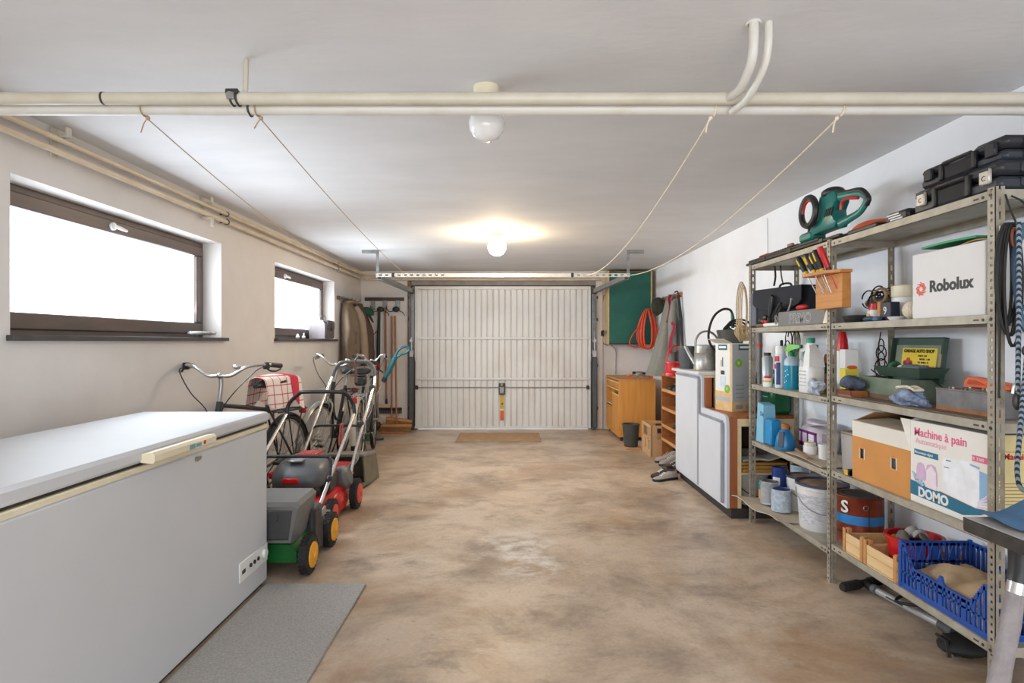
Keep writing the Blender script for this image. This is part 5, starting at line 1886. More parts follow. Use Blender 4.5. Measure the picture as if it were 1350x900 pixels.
# ---------------------------------------------------------------- second shelf, far bay
z2 = 1.3325
tb = T('tool_bag', 'black fabric tool bag with flap on second shelf far end', 'bag', (1.628, 3.972, z2), local=True, rot=(0, 0, math.atan2(-.53, .13)))
m_bagk = M('black_cordura', c(38, 40, 48), .85, var=.12, bump=.15, bscale=160)
rg = []
for x, k in ((0, .94), (.015, 1), (.49, 1), (.505, .94)):
    rg.append([V(x, .065 + (y - .065) * k, z) for y, z in ((0, .0), (.12, .0), (.125, .13), (.10, .235), (.03, .24), (.005, .13))])
MB().loft(rg).build('bag_body', m_bagk, tb)
q = MB()
q.sheet(lambda u, v: V(.05 + .45 * u, .10 - .135 * min(1, v * 1.8) if v < .56 else -.02 - .004 * v, .246 if v < .5 else .246 - (v - .5) * 2 * (.09 + .05 * math.sin(PI * u) ** .5)), 20, 12, .006)
q.build('flap', m_bagk, tb)
B(.002, .055, -.006, .006, .012, .235, .003).build('grey_end_panel', M('grey_nylon', c(104, 106, 118), .8, var=.08), tb)
q = MB().tube([(.2, .06, .245), (.22, .06, .275), (.30, .06, .275), (.32, .06, .245)], .007, 6, sub=3)
q.build('handle', m_black, tb)
o = MB().tube([(1.66, 3.62, 1.347), (1.645, 3.80, 1.346)], .0125, 12).build('glue_cartridge', m_white)
tag(o, 'white glue cartridge with teal cap lying on second shelf edge', 'tube')
MB().tube([(1.6605, 3.615, 1.347), (1.665, 3.575, 1.347)], .0132, 12).build('teal_cap', m_tt, o)
MB().tube([(1.645, 3.80, 1.346), (1.638, 3.90, 1.346)], .0115, 10).build('brown_tip', M('brown_tip', c(122, 88, 66), .6), o)
for k, (y, x, an, hl, mt, l) in enumerate(((3.76, 1.658, 24, .12, m_black, 'black handled pliers leaning against tool bag, tallest of the tools there'),
                                            (3.70, 1.665, 60, .11, m_black, 'black handled pliers lying across grey box before tool bag'))):
    p = T('pliers', l, 'pliers', (x, y, 1.392), local=True, rot=(R(an), 0, R(-8)))
    q = MB().tube([(0, 0, 0), (0, .012, .05), (0, .016, .10), (0, .008, .15)], [.008, .011, .012, .009], 8, sub=2)
    q.build('grip', mt, p)
    q = MB().tube([(0, 0, 0), (0, -.014, .05), (0, -.020, .10), (0, -.014, .15)], [.008, .011, .012, .009], 8, sub=2)
    q.build('grip', mt, p)
    MB().tube([(0, 0, .005), (0, 0, -.015), (0, 0, -.05)], [.014, .013, .005], 8).build('jaw', m_dark_metal, p)
q = MB().ell((1.652, 3.86, 1.375), (.016, .05, .02), 12, .3, 20, 3).ell((1.655, 3.83, 1.395), (.014, .03, .018), 10, .3, 20, 5)
o = q.build('wrench_head', m_dark_metal)
tag(o, 'dark adjustable wrench lying before the tool bag', 'wrench')
B(1.640, 1.66, 3.77, 3.84, 1.36, 1.378, .006).build('red_insert', m_red, o)
q = MB().torus((1.648, 3.64, 1.385), .016, .0045, 'x', 14, 6).torus((1.648, 3.645, 1.362), .014, .0045, 'x', 14, 6)
o = q.build('ring_spanner', m_steel)
tag(o, 'small steel ring tool standing beside grey lettered box', 'tool')
pb = T('drill_box', 'long grey plastic box with outlined lettering on second shelf front edge', 'box', (1.665, 3.34, z2))
B(1.645, 1.688, 3.07, 3.61, z2, 1.42, .003).build('box_body', M('grey_box_plastic', c(118, 118, 118), .5, var=.06), pb)
m_out = M('pale_lettering', c(186, 186, 184), .5)
text('PRIMO', .078, (1.6446, 3.47, 1.348), FACE_L, m_out, pb, sx=1.12, off=.0022)
text('PRIMO', .078, (1.6438, 3.47, 1.348), FACE_L, M('inner_lettering', c(118, 118, 118), .5), pb, sx=1.12, off=-.0010, name='lettering_fill')
q = MB().ell((1.668, 3.36, 1.437), (.020, .065, .016), 14, flat=-.016)
o = q.build('red_cap_tool', m_red)
tag(o, 'red plastic clamp lying on top of the grey lettered box', 'clamp')
q = MB().tube([(1.665, 3.52, 1.422), (1.667, 3.50, 1.455), (1.668, 3.485, 1.49)], [.008, .006, .005], 8).ell((1.668, 3.483, 1.493), .009, 8)
o = q.build('steel_punch', m_steel)
tag(o, 'small steel punch standing on the grey lettered box', 'tool')

# screwdriver block
sb = T('screwdriver_block', 'honey wood screwdriver holder block fixed to the middle shelf post', 'holder', (1.6, 2.92, 1.40))
m_block = wood('block_wood', c(206, 142, 74), c(184, 118, 54), 'y', 5)
B(1.588, 1.632, 2.81, 3.055, 1.405, 1.572, .002).build('block', m_block, sb)
q = MB().prism([(1.515, 3.05), (1.525, 2.86), (1.575, 2.80), (1.632, 2.80), (1.632, 3.06), (1.53, 3.065)], 'z', 1.573, 1.588)
q.build('top_plate', m_block, sb)
m_ygrip = M('yellow_grip', c(230, 184, 30), .4)
for k, (x, y, L, red) in enumerate(((1.535, 3.042, .105, 0), (1.558, 3.005, .115, 0), (1.54, 2.975, .105, 0), (1.552, 2.945, .105, 0), (1.548, 2.91, .115, 0), (1.556, 2.865, .125, 1))):
    place = ('farthest from the camera', 'second from the far end', 'third from the far end', 'third from the red one', 'next to the red one', '')[k]
    t = T('screwdriver', ('black and yellow screwdriver in the wooden block, ' + place) if not red else 'red handled screwdriver in the wooden block, nearest camera', 'screwdriver', (x, y, 1.589), local=True,
          rot=(R(-22 + 3 * k), R(-16 - 3 * (k % 2)), 0), group='screwdrivers in the wooden block')
    gm_ = m_red if red else m_black
    MB().lathe([(0, .0), (.011, .0), (.013, .02), (.015, L * .55), (.0165, L * .85), (.012, L), (0, L)], n=12).build('handle', gm_, t)
    MB().cyl((0, 0, -.005), (0, 0, .016), .0125, n=12).build('collar', m_ygrip if not red else m_dark_metal, t)
    if not red:
        q = MB().box(-.0165, -.010, -.006, .006, L * .5, L * .9, .002)
        q.build('grip_stripe', m_ygrip, t)
    MB().cyl((0, 0, -.115 if not red else -.10), (0, 0, 0), .0028, n=8).build('shaft', m_chrome if not red else m_red, t)

# second shelf, near bay
z2 = 1.3325
dv = T('wire_pile', 'tangled pile of black wires and grey device on second shelf', 'wires', (1.77, 2.80, z2))
B(1.785, 1.92, 2.735, 2.96, z2, 1.40, .02).build('dark_tray', m_black, dv)
MB().ell((1.80, 2.86, 1.43), (.05, .09, .03), 14).build('grey_device', m_galv, dv)
q = MB()
for i in range(14):
    a = random.uniform(0, 6)
    q.torus((1.78 + random.uniform(-.03, .06), 2.845 + random.uniform(-.055, .05), 1.44 + random.uniform(-.01, .02)), random.uniform(.04, .065), .0035, random.choice('xxy'), 18, 5, a0=a, a1=a + random.uniform(3.5, 5.8), sz=.8)
q.build('wires', m_black, dv, kind='stuff')
q = MB()
for i in range(5):
    q.torus((1.755 + i * .006, 2.79 + i * .006, 1.458), .045 + .003 * i, .0045, 'x', 20, 5, sz=.7)
o = q.build('beige_cable', m_string)
tag(o, 'beige cable coil on the wire pile, next to white tub', 'cable')
o = MB().lathe([(0, 0), (.045, 0), (.058, .02), (.062, .034), (.055, .036), (.045, .012), (0, .01)], (1.705, 2.885, z2), 22, sy=1.3).build('black_dish', m_black)
tag(o, 'oval black dish on second shelf right of the middle post', 'dish')
jr = T('red_lid_jar', 'small white jar with red lid on second shelf near middle post', 'jar', (1.72, 2.765, z2))
MB().lathe([(0, 0), (.034, 0), (.034, .05), (.03, .056), (0, .056)], (1.72, 2.765, z2), 20).build('jar_body', m_white, jr)
MB().lathe([(0, .056), (.027, .056), (.027, .086), (0, .086)], (1.72, 2.765, z2), 20).build('lid', m_red, jr)
q = MB().box(1.684, 1.687, 2.755, 2.775, z2 + .015, z2 + .04)
q.build('label', m_yellow, jr)
nb = T('number_box', 'small navy box with white numeral 9 on second shelf', 'box', (1.70, 2.63, z2))
B(1.685, 1.728, 2.60, 2.665, z2, z2 + .085, .003).build('box_body', M('navy_card', c(38, 46, 62), .5), nb)
text('9', .05, (1.684, 2.65, z2 + .03), FACE_L, m_white, nb)
o = B(1.684, 1.70, 2.675, 2.695, z2, z2 + .088, .002).build('tan_block', m_woody)
tag(o, 'narrow tan wooden block beside navy numeral box', 'block')
q = MB().ell((1.665, 2.715, z2 + .013), (.02, .045, .013), 12, .3, 30, 7).box(1.652, 1.676, 2.64, 2.68, z2, z2 + .022, .004)
o = q.build('blue_clip', M('steel_blue', c(52, 82, 112), .5, var=.2))
tag(o, 'dark blue plastic clip lying on the second shelf edge', 'clip')
wt = T('white_tub', 'white tub with cream screw lid on second shelf beside lettered carton', 'tub', (1.80, 2.665, z2))
MB().lathe([(0, 0), (.064, 0), (.064, .105), (.058, .11), (0, .11)], (1.80, 2.655, z2), 26).build('tub_body', m_white, wt)
MB().lathe([(0, .11), (.064, .11), (.066, .115), (.066, .158), (.06, .163), (0, .163)], (1.80, 2.655, z2), 26).build('lid', m_cream, wt)
q = MB()
q.ell((1.70, 2.475, z2 + .0405), (.034, .04, .036), 14)
for i in range(26):
    a = i * 1.37
    m_ = Matrix.Rotation(a, 4, 'Z') @ Matrix.Rotation(a * 1.7, 4, 'X')
    q.m = Matrix.Translation((1.70, 2.475, z2 + .0405)) @ m_
    q.torus((0, 0, 0), .037, .0025, 'x', 18, 4)
o = q.build('twine_ball', m_rope)
tag(o, 'ball of cream twine on second shelf against lettered carton', 'twine')
o = MB().lathe([(0, 0), (.024, 0), (.035, .014), (.032, .016), (.024, .006), (0, .006)], (1.680, 2.553, z2), 20).build('white_saucer', m_white)
tag(o, 'white saucer on second shelf edge before the white tub', 'saucer')
MB().ell((1.752, 2.475, z2 + .055), (.012, .012, .03), 10, .3, 30).build('green_leaf', M('leaf_green', c(96, 156, 84), .6), o)
rbx = T('carton', 'big white carton with dark lettering and red swirl on second shelf', 'carton', (1.81, 2.235, z2))
B(1.662, 1.95, 2.05, 2.425, z2, 1.598, .003).build('carton_body', M('white_card', c(226, 224, 222), .6, var=.015), rbx)
text('Robolux', .062, (1.6615, 2.325, 1.437), FACE_L, M('charcoal_print', c(62, 62, 66), .6), rbx, sx=1.03, off=.0024)
q = MB()
for i in range(9):
    a = 2 * PI * i / 9
    pts = []
    for k in range(5):
        rr_ = .010 + k * .0045
        pts.append((1.6612, 2.372 - rr_ * math.cos(a + k * .25), 1.452 + rr_ * math.sin(a + k * .25)))
    q.tube(pts, [.002, .0035, .004, .003, .002], 5)
q.build('swirl_emblem', M('coral_print', c(232, 116, 106), .6), rbx)
q = MB().sheet(lambda u, v: V(1.675 + .25 * v, 2.06 + .20 * u, 1.602 + .012 * v * u + .006 * math.sin(u * 6)), 8, 4, .004)
q.build('open_flap', m_card, rbx)
o = MB().sheet(lambda u, v: V(1.668 + .24 * v, 2.10 + .28 * u, 1.618 + .004 * math.sin(u * 3)), 6, 3, .008).build('green_folder', M('folder_green', c(28, 148, 98), .5))
tag(o, 'flat green folder lying on top of carton with dark lettering', 'folder')

# ---------------------------------------------------------------- third shelf, far bay
z3 = .9485


def lathe_thing(name, lab, cat, x, y, z, parts, group=None, n=22):
    t = T(name, lab, cat, (x, y, z), group=group)
    for nm, mt, prof in parts:
        MB().lathe(prof, (x, y, z), n).build(nm, mt, t)
    return t


m_silver = M('silver_can', c(168, 174, 178), .35, .4, var=.05)
m_navy = M('navy_print', c(34, 54, 112), .45)
lathe_thing('spray_can', 'grey can with dark cap standing at far end of third shelf', 'can', 1.69, 3.865, z3, (
    ('can_body', m_silver, [(0, 0), (.034, 0), (.034, .185), (.024, .198), (0, .198)]),
    ('cap', m_black, [(0, .197), (.023, .197), (.023, .218), (0, .218)])))
lathe_thing('small_jar', 'tiny white jar with red cap before the grey can', 'jar', 1.652, 3.775, z3, (
    ('jar_body', m_white, [(0, 0), (.027, 0), (.027, .05), (.02, .056), (0, .056)]),
    ('label', m_yellow, [(.0275, .030), (.0275, .042)]),
    ('cap', m_red, [(0, .055), (.021, .055), (.021, .07), (0, .07)])))
sc_ = lathe_thing('spray_can', 'white spray can with red and blue print beside trigger bottle', 'can', 1.70, 3.70, z3, (
    ('can_body', M('pale_blue_can', c(206, 218, 226), .35, var=.03), [(0, 0), (.033, 0), (.033, .205), (.03, .215), (0, .215)]),
    ('cap', m_white, [(0, .215), (.031, .215), (.031, .258), (.028, .263), (0, .263)])))
q = MB()
for a0, a1, z0, z1 in ((200, 245, .02, .16),):
    q.sheet(lambda u, v: V(1.70 + .0337 * math.cos(R(a0 + (a1 - a0) * u)), 3.70 + .0337 * math.sin(R(a0 + (a1 - a0) * u)), z3 + z0 + (z1 - z0) * v), 6, 2, .001)
q.build('blue_print', m_navy, sc_)
q = MB().sheet(lambda u, v: V(1.70 + .0337 * math.cos(R(175 + 60 * u)), 3.70 + .0337 * math.sin(R(175 + 60 * u)), z3 + .165 + .035 * v), 6, 2, .001)
q.sheet(lambda u, v: V(1.70 + .0337 * math.cos(R(160 + 40 * u)), 3.70 + .0337 * math.sin(R(160 + 40 * u)), z3 + .12 + .028 * v), 6, 2, .001)
q.build('red_print', m_red, sc_)


def sprayer(lab, x, y, z, liq, head, h0, body_top, hd2):
    t = T('spray_bottle', lab, 'spray bottle', (x, y, z))
    MB().lathe([(0, 0), (.042, 0), (.043, .006), (.043, h0), (0, h0)], (x, y, z), 24).build('liquid', liq, t)
    MB().lathe([(.043, h0), (.043, .165), (.036, .185), (.018, .20), (.016, .205), (0, .205)], (x, y, z), 24).build('bottle_body', body_top, t)
    MB().lathe([(0, .20), (.019, .20), (.019, .225), (.014, .232), (0, .232)], (x, y, z), 16).build('neck_ring', hd2, t)
    q = MB()
    q.m = Matrix.Translation((x, y, z)) @ Matrix.Rotation(R(-62), 4, 'Z')
    q.loft([[V(-.035, a, b) for a, b in ((-.012, .232), (.012, .232), (.013, .25), (-.013, .25))],
            [V(-.01, a, b) for a, b in ((-.016, .23), (.016, .23), (.015, .275), (-.015, .275))],
            [V(.03, a, b) for a, b in ((-.013, .245), (.013, .245), (.012, .272), (-.012, .272))],
            [V(.06, a, b) for a, b in ((-.009, .252), (.009, .252), (.009, .27), (-.009, .27))]])
    q.build('trigger_head', head, t)
    q2 = MB(q.m)
    q2.box(.055, .072, -.01, .01, .25, .272, .003)
    q2.tube([(.028, 0, .25), (.036, 0, .225), (.028, 0, .20)], .006, 6, sub=3)
    q2.build('nozzle_and_trigger', hd2, t)
    return t


m_clear = M('clear_bottle', c(200, 212, 216), .25, var=.03, trans=.3)
sp1 = sprayer('trigger bottle of blue liquid with lime green head on third shelf', 1.715, 3.585, z3, M('blue_liquid', c(30, 142, 172), .2, var=.06), M('lime_head', c(108, 186, 52), .35), .145, M('bottle_top', c(176, 196, 210), .3), M('green_trigger', c(24, 116, 66), .4))
q = MB()
for i in range(9):
    q.ell((1.715 - .0425 * math.cos(R(-40 + i * 9)), 3.585 - .0425 * math.sin(R(-20 + i * 9)), z3 + .03 + .1 * ((i * 37) % 10) / 10), .0045, 8)
q.build('bubble_print', m_white, sp1)
sprayer('clear trigger bottle with white head standing behind the bleach bottle', 1.775, 3.52, z3, M('teal_liquid', c(96, 170, 170), .25), m_white, .06, m_clear, M('teal_trigger', c(40, 140, 120), .4))
bl = T('bleach_bottle', 'white handled bleach bottle with teal cap on third shelf', 'bottle', (1.705, 3.325, z3))
q = MB()
rg = []
for z, a, b in ((0, .05, .062), (.006, .055, .068), (.14, .055, .068), (.15, .053, .064)):
    rg.append([V(1.705 + a * math.copysign(abs(math.cos(t)) ** .6, math.cos(t)), 3.325 + b * math.copysign(abs(math.sin(t)) ** .6, math.sin(t)), z3 + z) for t in [2 * PI * i / 24 for i in range(24)]])
q.loft(rg)
q.loft([[V(1.705 + dx * a, 3.325 + dy * b + oy, z3 + z) for dx, dy in ((-1, -1), (1, -1), (1, 1), (-1, 1))] for z, a, b, oy in ((.148, .045, .035, -.027), (.21, .038, .028, -.024), (.25, .024, .022, -.006), (.27, .020, .020, .008))])
q.tube([(1.705, 3.385, z3 + .145), (1.705, 3.382, z3 + .20), (1.705, 3.36, z3 + .245), (1.705, 3.335, z3 + .265)], .014, 10, sub=3)
q.cyl((1.705, 3.333, z3 + .255), (1.705, 3.333, z3 + .285), .020, n=16)
q.build('bottle_body', m_white, bl, ang=50)
MB().lathe([(0, .283), (.023, .283), (.023, .308), (.02, .312), (0, .312)], (1.705, 3.333, z3), 18).build('cap', M('teal_cap', c(34, 148, 120), .4), bl)
q = MB()
for i in range(5):
    q.box(1.6485, 1.6505, 3.285, 3.365 - .012 * (i % 3), z3 + .04 + i * .02, z3 + .046 + i * .02)
q.build('label_lines', M('grey_text', c(188, 188, 190), .5), bl)
m_plas = M('clear_bag', c(196, 204, 216), .35, col2=c(150, 162, 180), scale=30, lo=.35, hi=.65)
o = MB().ell((1.665, 3.215, z3 + .035), (.026, .075, .05), 20, .9, 26, 9, flat=-.0345).build('plastic_bag', m_plas)
tag(o, 'crumpled pale plastic bag on third shelf before the bleach bottle', 'plastic bag')
lathe_thing('brown_bottle', 'tan bottle with dark green label on third shelf behind bleach bottle', 'bottle', 1.80, 3.30, z3, (
    ('bottle_body', M('tan_bottle', c(176, 132, 108), .5), [(0, 0), (.035, 0), (.035, .20), (.03, .22), (0, .22)]),
    ('label', M('dark_green_label', c(40, 82, 60), .5), [(.0355, .11), (.0355, .17)])))
lathe_thing('pump_bottle', 'white pump bottle on third shelf behind and above the bleach bottle', 'bottle', 1.865, 3.44, z3, (
    ('bottle_body', m_white, [(0, 0), (.036, 0), (.036, .20), (.02, .225), (0, .225)]),
    ('pump_head', m_white, [(0, .22), (.010, .22), (.010, .27), (.016, .275), (.016, .295), (0, .295)])))
lathe_thing('red_bottle', 'red bottle with white lettered neck beside middle post, third shelf', 'bottle', 1.81, 3.20, z3, (
    ('bottle_body', m_white, [(0, 0), (.036, 0), (.036, .22), (.030, .24), (0, .24)]),
    ('red_cap', m_red, [(0, .238), (.030, .238), (.026, .30), (.016, .345), (0, .345)])))
# third shelf, near bay
z3 = .9675
wy = T('insect_carton', 'white and yellow carton with orange oval on third shelf near post', 'carton', (1.765, 3.118, .9485), local=True, rot=(R(0), 0, R(-8)))
q = MB().box(-.015, .05, -.07, .0, 0, .15, .002)
q.build('yellow_half', M('yellow_card', c(226, 214, 70), .5, var=.04), wy)
B(-.015, .05, -.07, .0, .1505, .25, .002).build('carton_top', m_white, wy)
q = MB().lathe([(0, 0), (.02, 0), (.02, .001), (0, .001)], (.018, -.0705, .157), 20, Matrix.Rotation(R(90), 4, 'X'), sx=1.3, sy=.5)
q.build('orange_oval', M('orange_print', c(224, 92, 30), .5), wy)
m_ragb = M('blue_grey_rag', c(92, 104, 126), .9, col2=c(56, 62, 80), scale=26)
o = MB().ell((1.71, 2.93, z3 + .066), (.05, .060, .034), 20, .6, 22, 4).build('rag', m_ragb)
tag(o, 'dark blue grey rag on wooden tray right of the middle post', 'rag')
tyo = T('wooden_tray', 'small reddish wooden tray under dark rag on third shelf', 'tray', (1.70, 2.93, z3))
B(1.662, 1.75, 2.865, 2.985, z3, z3 + .008).build('tray_base', m_brown, tyo)
for a in ((1.660, 1.666, 2.865, 2.985), (1.744, 1.75, 2.865, 2.985)):
    B(*a, z3 + .008, z3 + .030).build('tray_side', M('red_brown', c(112, 58, 42), .6), tyo)
for a in ((1.666, 1.744, 2.865, 2.871), (1.666, 1.744, 2.979, 2.985)):
    B(*a, z3 + .008, z3 + .030).build('tray_end', m_brown, tyo)

gt_ = T('toolbox', 'open dark green metal toolbox with raised tray and yellow label', 'toolbox', (1.86, 2.8, z3))
m_gtool = M('toolbox_green', c(124, 136, 114), .5, .1, col2=c(104, 118, 98), scale=12)
m_gdark = M('toolbox_dark_green', c(62, 84, 70), .5, .1, col2=c(54, 72, 62), scale=9)
X0, X1, Y0, Y1 = 1.752, 1.955, 2.63, 2.99
q = MB()
q.box(X0, X1, Y0, Y1, z3, z3 + .003).box(X0, X0 + .003, Y0, Y1, z3 + .003, z3 + .098).box(X1 - .003, X1, Y0, Y1, z3 + .003, z3 + .098)
q.box(X0 + .003, X1 - .003, Y0, Y0 + .003, z3 + .003, z3 + .098).box(X0 + .003, X1 - .003, Y1 - .003, Y1, z3 + .003, z3 + .098)
q.box(X0 - .002, X0 + .004, Y0 - .002, Y1 + .002, z3 + .092, z3 + .100)
q.build('box_body', m_gtool, gt_)
B(X0 - .0015, X0 + .0005, Y0, Y1, z3, z3 + .022).build('rust_edge', m_rustb, gt_)
q = MB()
tz = z3 + .108
q.loft([[V(1.80, 2.58, tz), V(1.80, 2.86, tz), V(1.90, 2.86, tz), V(1.90, 2.58, tz)], [V(1.785, 2.56, tz + .046), V(1.785, 2.885, tz + .046), V(1.92, 2.885, tz + .046), V(1.92, 2.56, tz + .046)],
        [V(1.788, 2.563, tz + .046), V(1.788, 2.882, tz + .046), V(1.917, 2.882, tz + .046), V(1.917, 2.563, tz + .046)], [V(1.803, 2.583, tz + .004), V(1.803, 2.857, tz + .004), V(1.897, 2.857, tz + .004), V(1.897, 2.583, tz + .004)]])
q.build('lift_tray', m_gdark, gt_)
q = MB()
for y in (2.61, 2.99):
    q.tube([(1.93, y - .005 if y < 2.8 else y + .004, z3 + .06), (1.84, y - .005 if y < 2.8 else y + .004, z3 + .13)], .006, 6, flat=.4)
q.build('hinge_arm', m_gdark, gt_)
# lid leaning back towards the wall
LM = Matrix.Translation((1.925, 2.78, z3 + .10)) @ Matrix.Rotation(R(7), 4, 'Y')
q = MB(LM)
q.prism([(-.175, -.02), (.175, -.02), (.175, .19), (-.175, .19)], 'x', 0, .003)
q.box(-.022, 0, -.178, -.174, -.02, .19).box(-.022, 0, .174, .178, -.02, .19).box(-.022, .003, -.178, .178, .188, .191)
ld = q.build('lid', m_gdark, gt_)
q = MB(LM).box(-.024, -.0225, -.15, .165, .045, .15, .0005)
q.m = LM
lp_ = MB(LM).box(-.012, -.010, -.155, .15, .035, .155).build('lid_plate', m_gtool, ld)
yl = MB(LM).box(-.0135, -.0118, -.135, .10, .045, .14).build('yellow_label', M('label_yellow', c(226, 196, 34), .5, var=.05), ld)
m_ink = M('black_ink', c(40, 34, 20), .6)


def lidpt(y, z, x=-.0142):
    return LM @ Vector((x, y, z))


LR = (R(90), R(0), R(-90))
text('GARAGE AUTO SHOP', .0215, lidpt(.088, .119), (R(90 - 0), 0, R(-90)), m_ink, ld, sx=.98, off=.0006)
for k, (s, a) in enumerate((('PARTS  KIT', 0), ('MODEL  CAR', -.01), ('TO  BUILD  IT', .0), ('COMPLETE SET', 0))):
    text(s, .0125, lidpt(-.015 + a, .099 - k * .0155), (R(90), 0, R(-90)), m_ink, ld, sx=.95)
q = MB(LM)
q.prism([(.02, .062), (.086, .062), (.088, .072), (.08, .080), (.066, .082), (.06, .094), (.044, .094), (.038, .082), (.024, .078)], 'x', -.0152, -.0136)
q.build('car_print', M('brick_red_print', c(186, 62, 30), .6), ld)
q = MB(LM)
for y in (.034, .072):
    q.lathe([(0, 0), (.0105, 0), (.0105, .0012), (0, .0012)], (-.0148, y, .064), 14, Matrix.Rotation(R(-90), 4, 'Y'))
q.build('wheel_print', M('dark_red_print', c(90, 34, 24), .6), ld)
q = MB(LM).box(-.0126, -.0105, -.172, -.148, .02, .115).box(-.0135, -.0105, -.172, -.148, .075, .082)
q.build('worn_patch', M('bare_wood_patch', c(178, 140, 104), .7), ld)
# tray contents
o = MB().tube([(1.83, 2.60, tz + .035), (1.835, 2.72, tz + .038)], .024, 14).build('grey_roll', M('blue_grey_pvc', c(104, 114, 128), .4))
tag(o, 'blue grey plastic pipe piece lying in raised toolbox tray', 'pipe')
o = MB().torus((1.85, 2.82, tz + .036), .024, .011, 'y', 18, 8).build('green_tape', M('tape_green', c(50, 112, 74), .5))
tag(o, 'green tape roll in the raised toolbox tray', 'tape')
o = MB().ell((1.84, 2.755, tz + .036), (.024, .02, .022), 12, .4, 30, 3).build('white_fitting', m_white)
tag(o, 'small white fitting in the raised toolbox tray', 'fitting')
o = MB().box(1.845, 1.88, 2.765, 2.79, tz + .006, tz + .05, .006).build('red_case', m_red)
tag(o, 'tiny red case between green tape and white fitting', 'case')
# rags and tin
m_ragl = M('pale_blue_rag', c(160, 176, 200), .9, col2=c(96, 110, 138), scale=24)
o = MB().ell((1.705, 2.50, z3 + .024), (.048, .090, .034), 30, .75, 34, 2, flat=-.0235).build('rag', m_ragl)
tag(o, 'pale blue rag heap on third shelf between toolbox and grey tin', 'rag')
q = MB()
for i in range(7):
    q.tube([(1.685 + .006 * i, 2.56 - .004 * i, z3 + .072 + .003 * math.sin(i)), (1.69 + .006 * i, 2.50, z3 + .076 + .004 * math.cos(i)), (1.685 + .006 * i, 2.445, z3 + .068)], .0055, 6, sub=3)
o = q.build('cotton_rope', m_rope)
tag(o, 'folded cream cotton rope on top of the pale blue rag', 'rope')
mt_ = T('metal_tin', 'open grey metal tin with rusty bottom edge on third shelf', 'tin', (1.83, 2.21, z3))
m_tin = M('dull_tin', c(134, 132, 132), .4, .5, col2=c(110, 108, 108), scale=14)
X0, X1, Y0, Y1 = 1.725, 1.95, 2.06, 2.375
q = MB()
q.box(X0, X1, Y0, Y1, z3, z3 + .003).box(X0, X0 + .003, Y0, Y1, z3 + .003, z3 + .085).box(X1 - .003, X1, Y0, Y1, z3 + .003, z3 + .085)
q.box(X0 + .003, X1 - .003, Y0, Y0 + .003, z3 + .003, z3 + .085).box(X0 + .003, X1 - .003, Y1 - .003, Y1, z3 + .003, z3 + .085)
q.box(X0 - .003, X0 + .004, Y0 - .002, Y1 + .002, z3 + .080, z3 + .088, .002)
q.build('tin_wall', m_tin, mt_)
B(X0 - .001, X0 + .001, Y0, Y1, z3, z3 + .014).build('rust_edge', M('rust_orange', c(160, 106, 68), .8, var=.2, scale=30), mt_)
q = MB()
for i in range(26):
    y = 2.08 + (i % 13) * .021
    x = 1.745 + (i // 13) * .05
    q.cyl((x, y, z3 + .085 + random.uniform(-.004, .008)), (x + .06, y + random.uniform(-.02, .02), z3 + .085), .0055, n=7)
o = q.build('drill_bits', M('dull_steel', c(150, 140, 126), .4, .6, var=.2))
o['kind'] = 'stuff'
tag(o, 'heap of dull steel drill bits filling grey metal tin', 'drill bits')
B(1.74, 1.93, 2.075, 2.36, z3 + .004, z3 + .078).build('bit_tray', m_dark_metal, mt_)
oh = T('hand_saw', 'orange plastic saw handle lying across the grey metal tin', 'saw', (1.86, 2.2, 1.06))
q = MB()
pf = [(2.372, 1.062), (2.366, 1.084), (2.345, 1.100), (2.243, 1.089), (2.175, 1.081), (2.134, 1.068), (2.138, 1.060), (2.18, 1.0585), (2.30, 1.0585)]
rg = []
for x, k in ((1.828, .93), (1.836, 1), (1.872, 1), (1.880, .93)):
    rg.append([V(x, 2.25 + (y - 2.25) * k, 1.078 + (z - 1.078) * k) for y, z in pf])
q.loft(rg)
gp = q.build('grip', M('orange_grip', c(236, 98, 22), .4, var=.05), oh)
MB().prism([(2.345, 1.070), (2.338, 1.088), (2.30, 1.086), (2.25, 1.070)], 'x', 1.826, 1.832).build('grip_recess', M('deep_orange', c(186, 66, 20), .5), gp)
MB().tube([(1.855, 2.136, 1.063), (1.855, 2.09, 1.062)], .008, 8).build('blade_stub', m_steel, oh)

# ---------------------------------------------------------------- fourth shelf, far bay
z4 = .5715
lb_ = T('tall_blue_carton', 'tall pale blue carton at far end of the fourth shelf', 'carton', (1.69, 3.90, z4))
q = MB()
q.loft([[V(1.652, 3.845, z4), V(1.745, 3.845, z4), V(1.745, 3.955, z4), V(1.652, 3.955, z4)], [V(1.66, 3.855, z4 + .25), V(1.735, 3.855, z4 + .25), V(1.735, 3.945, z4 + .26), V(1.66, 3.945, z4 + .26)]])
q.build('carton_body', M('pale_blue_card', c(132, 190, 216), .45, var=.04), lb_)
text('De', .042, (1.657, 3.898, z4 + .175), FACE_L, m_navy, lb_)
bt = T('blue_box', 'bright blue rectangular bottle standing between pale carton and blue flask', 'bottle', (1.69, 3.78, z4))
B(1.655, 1.725, 3.735, 3.83, z4, z4 + .165, .008).build('bottle_body', M('bright_blue', c(38, 142, 200), .35, var=.05), bt)
fl = T('blue_flask', 'blue conical flask with cork stopper on fourth shelf front', 'bottle', (1.70, 3.635, z4))
MB().lathe([(0, 0), (.058, 0), (.06, .01), (.05, .08), (.03, .115), (.018, .125), (0, .125)], (1.70, 3.635, z4), 24).build('flask_body', M('flask_blue', c(24, 120, 172), .3, var=.06), fl)
MB().lathe([(0, .124), (.022, .124), (.024, .15), (.018, .155), (0, .155)], (1.70, 3.635, z4), 16).build('cork', M('cork_brown', c(186, 110, 66), .8), fl)
q = MB()
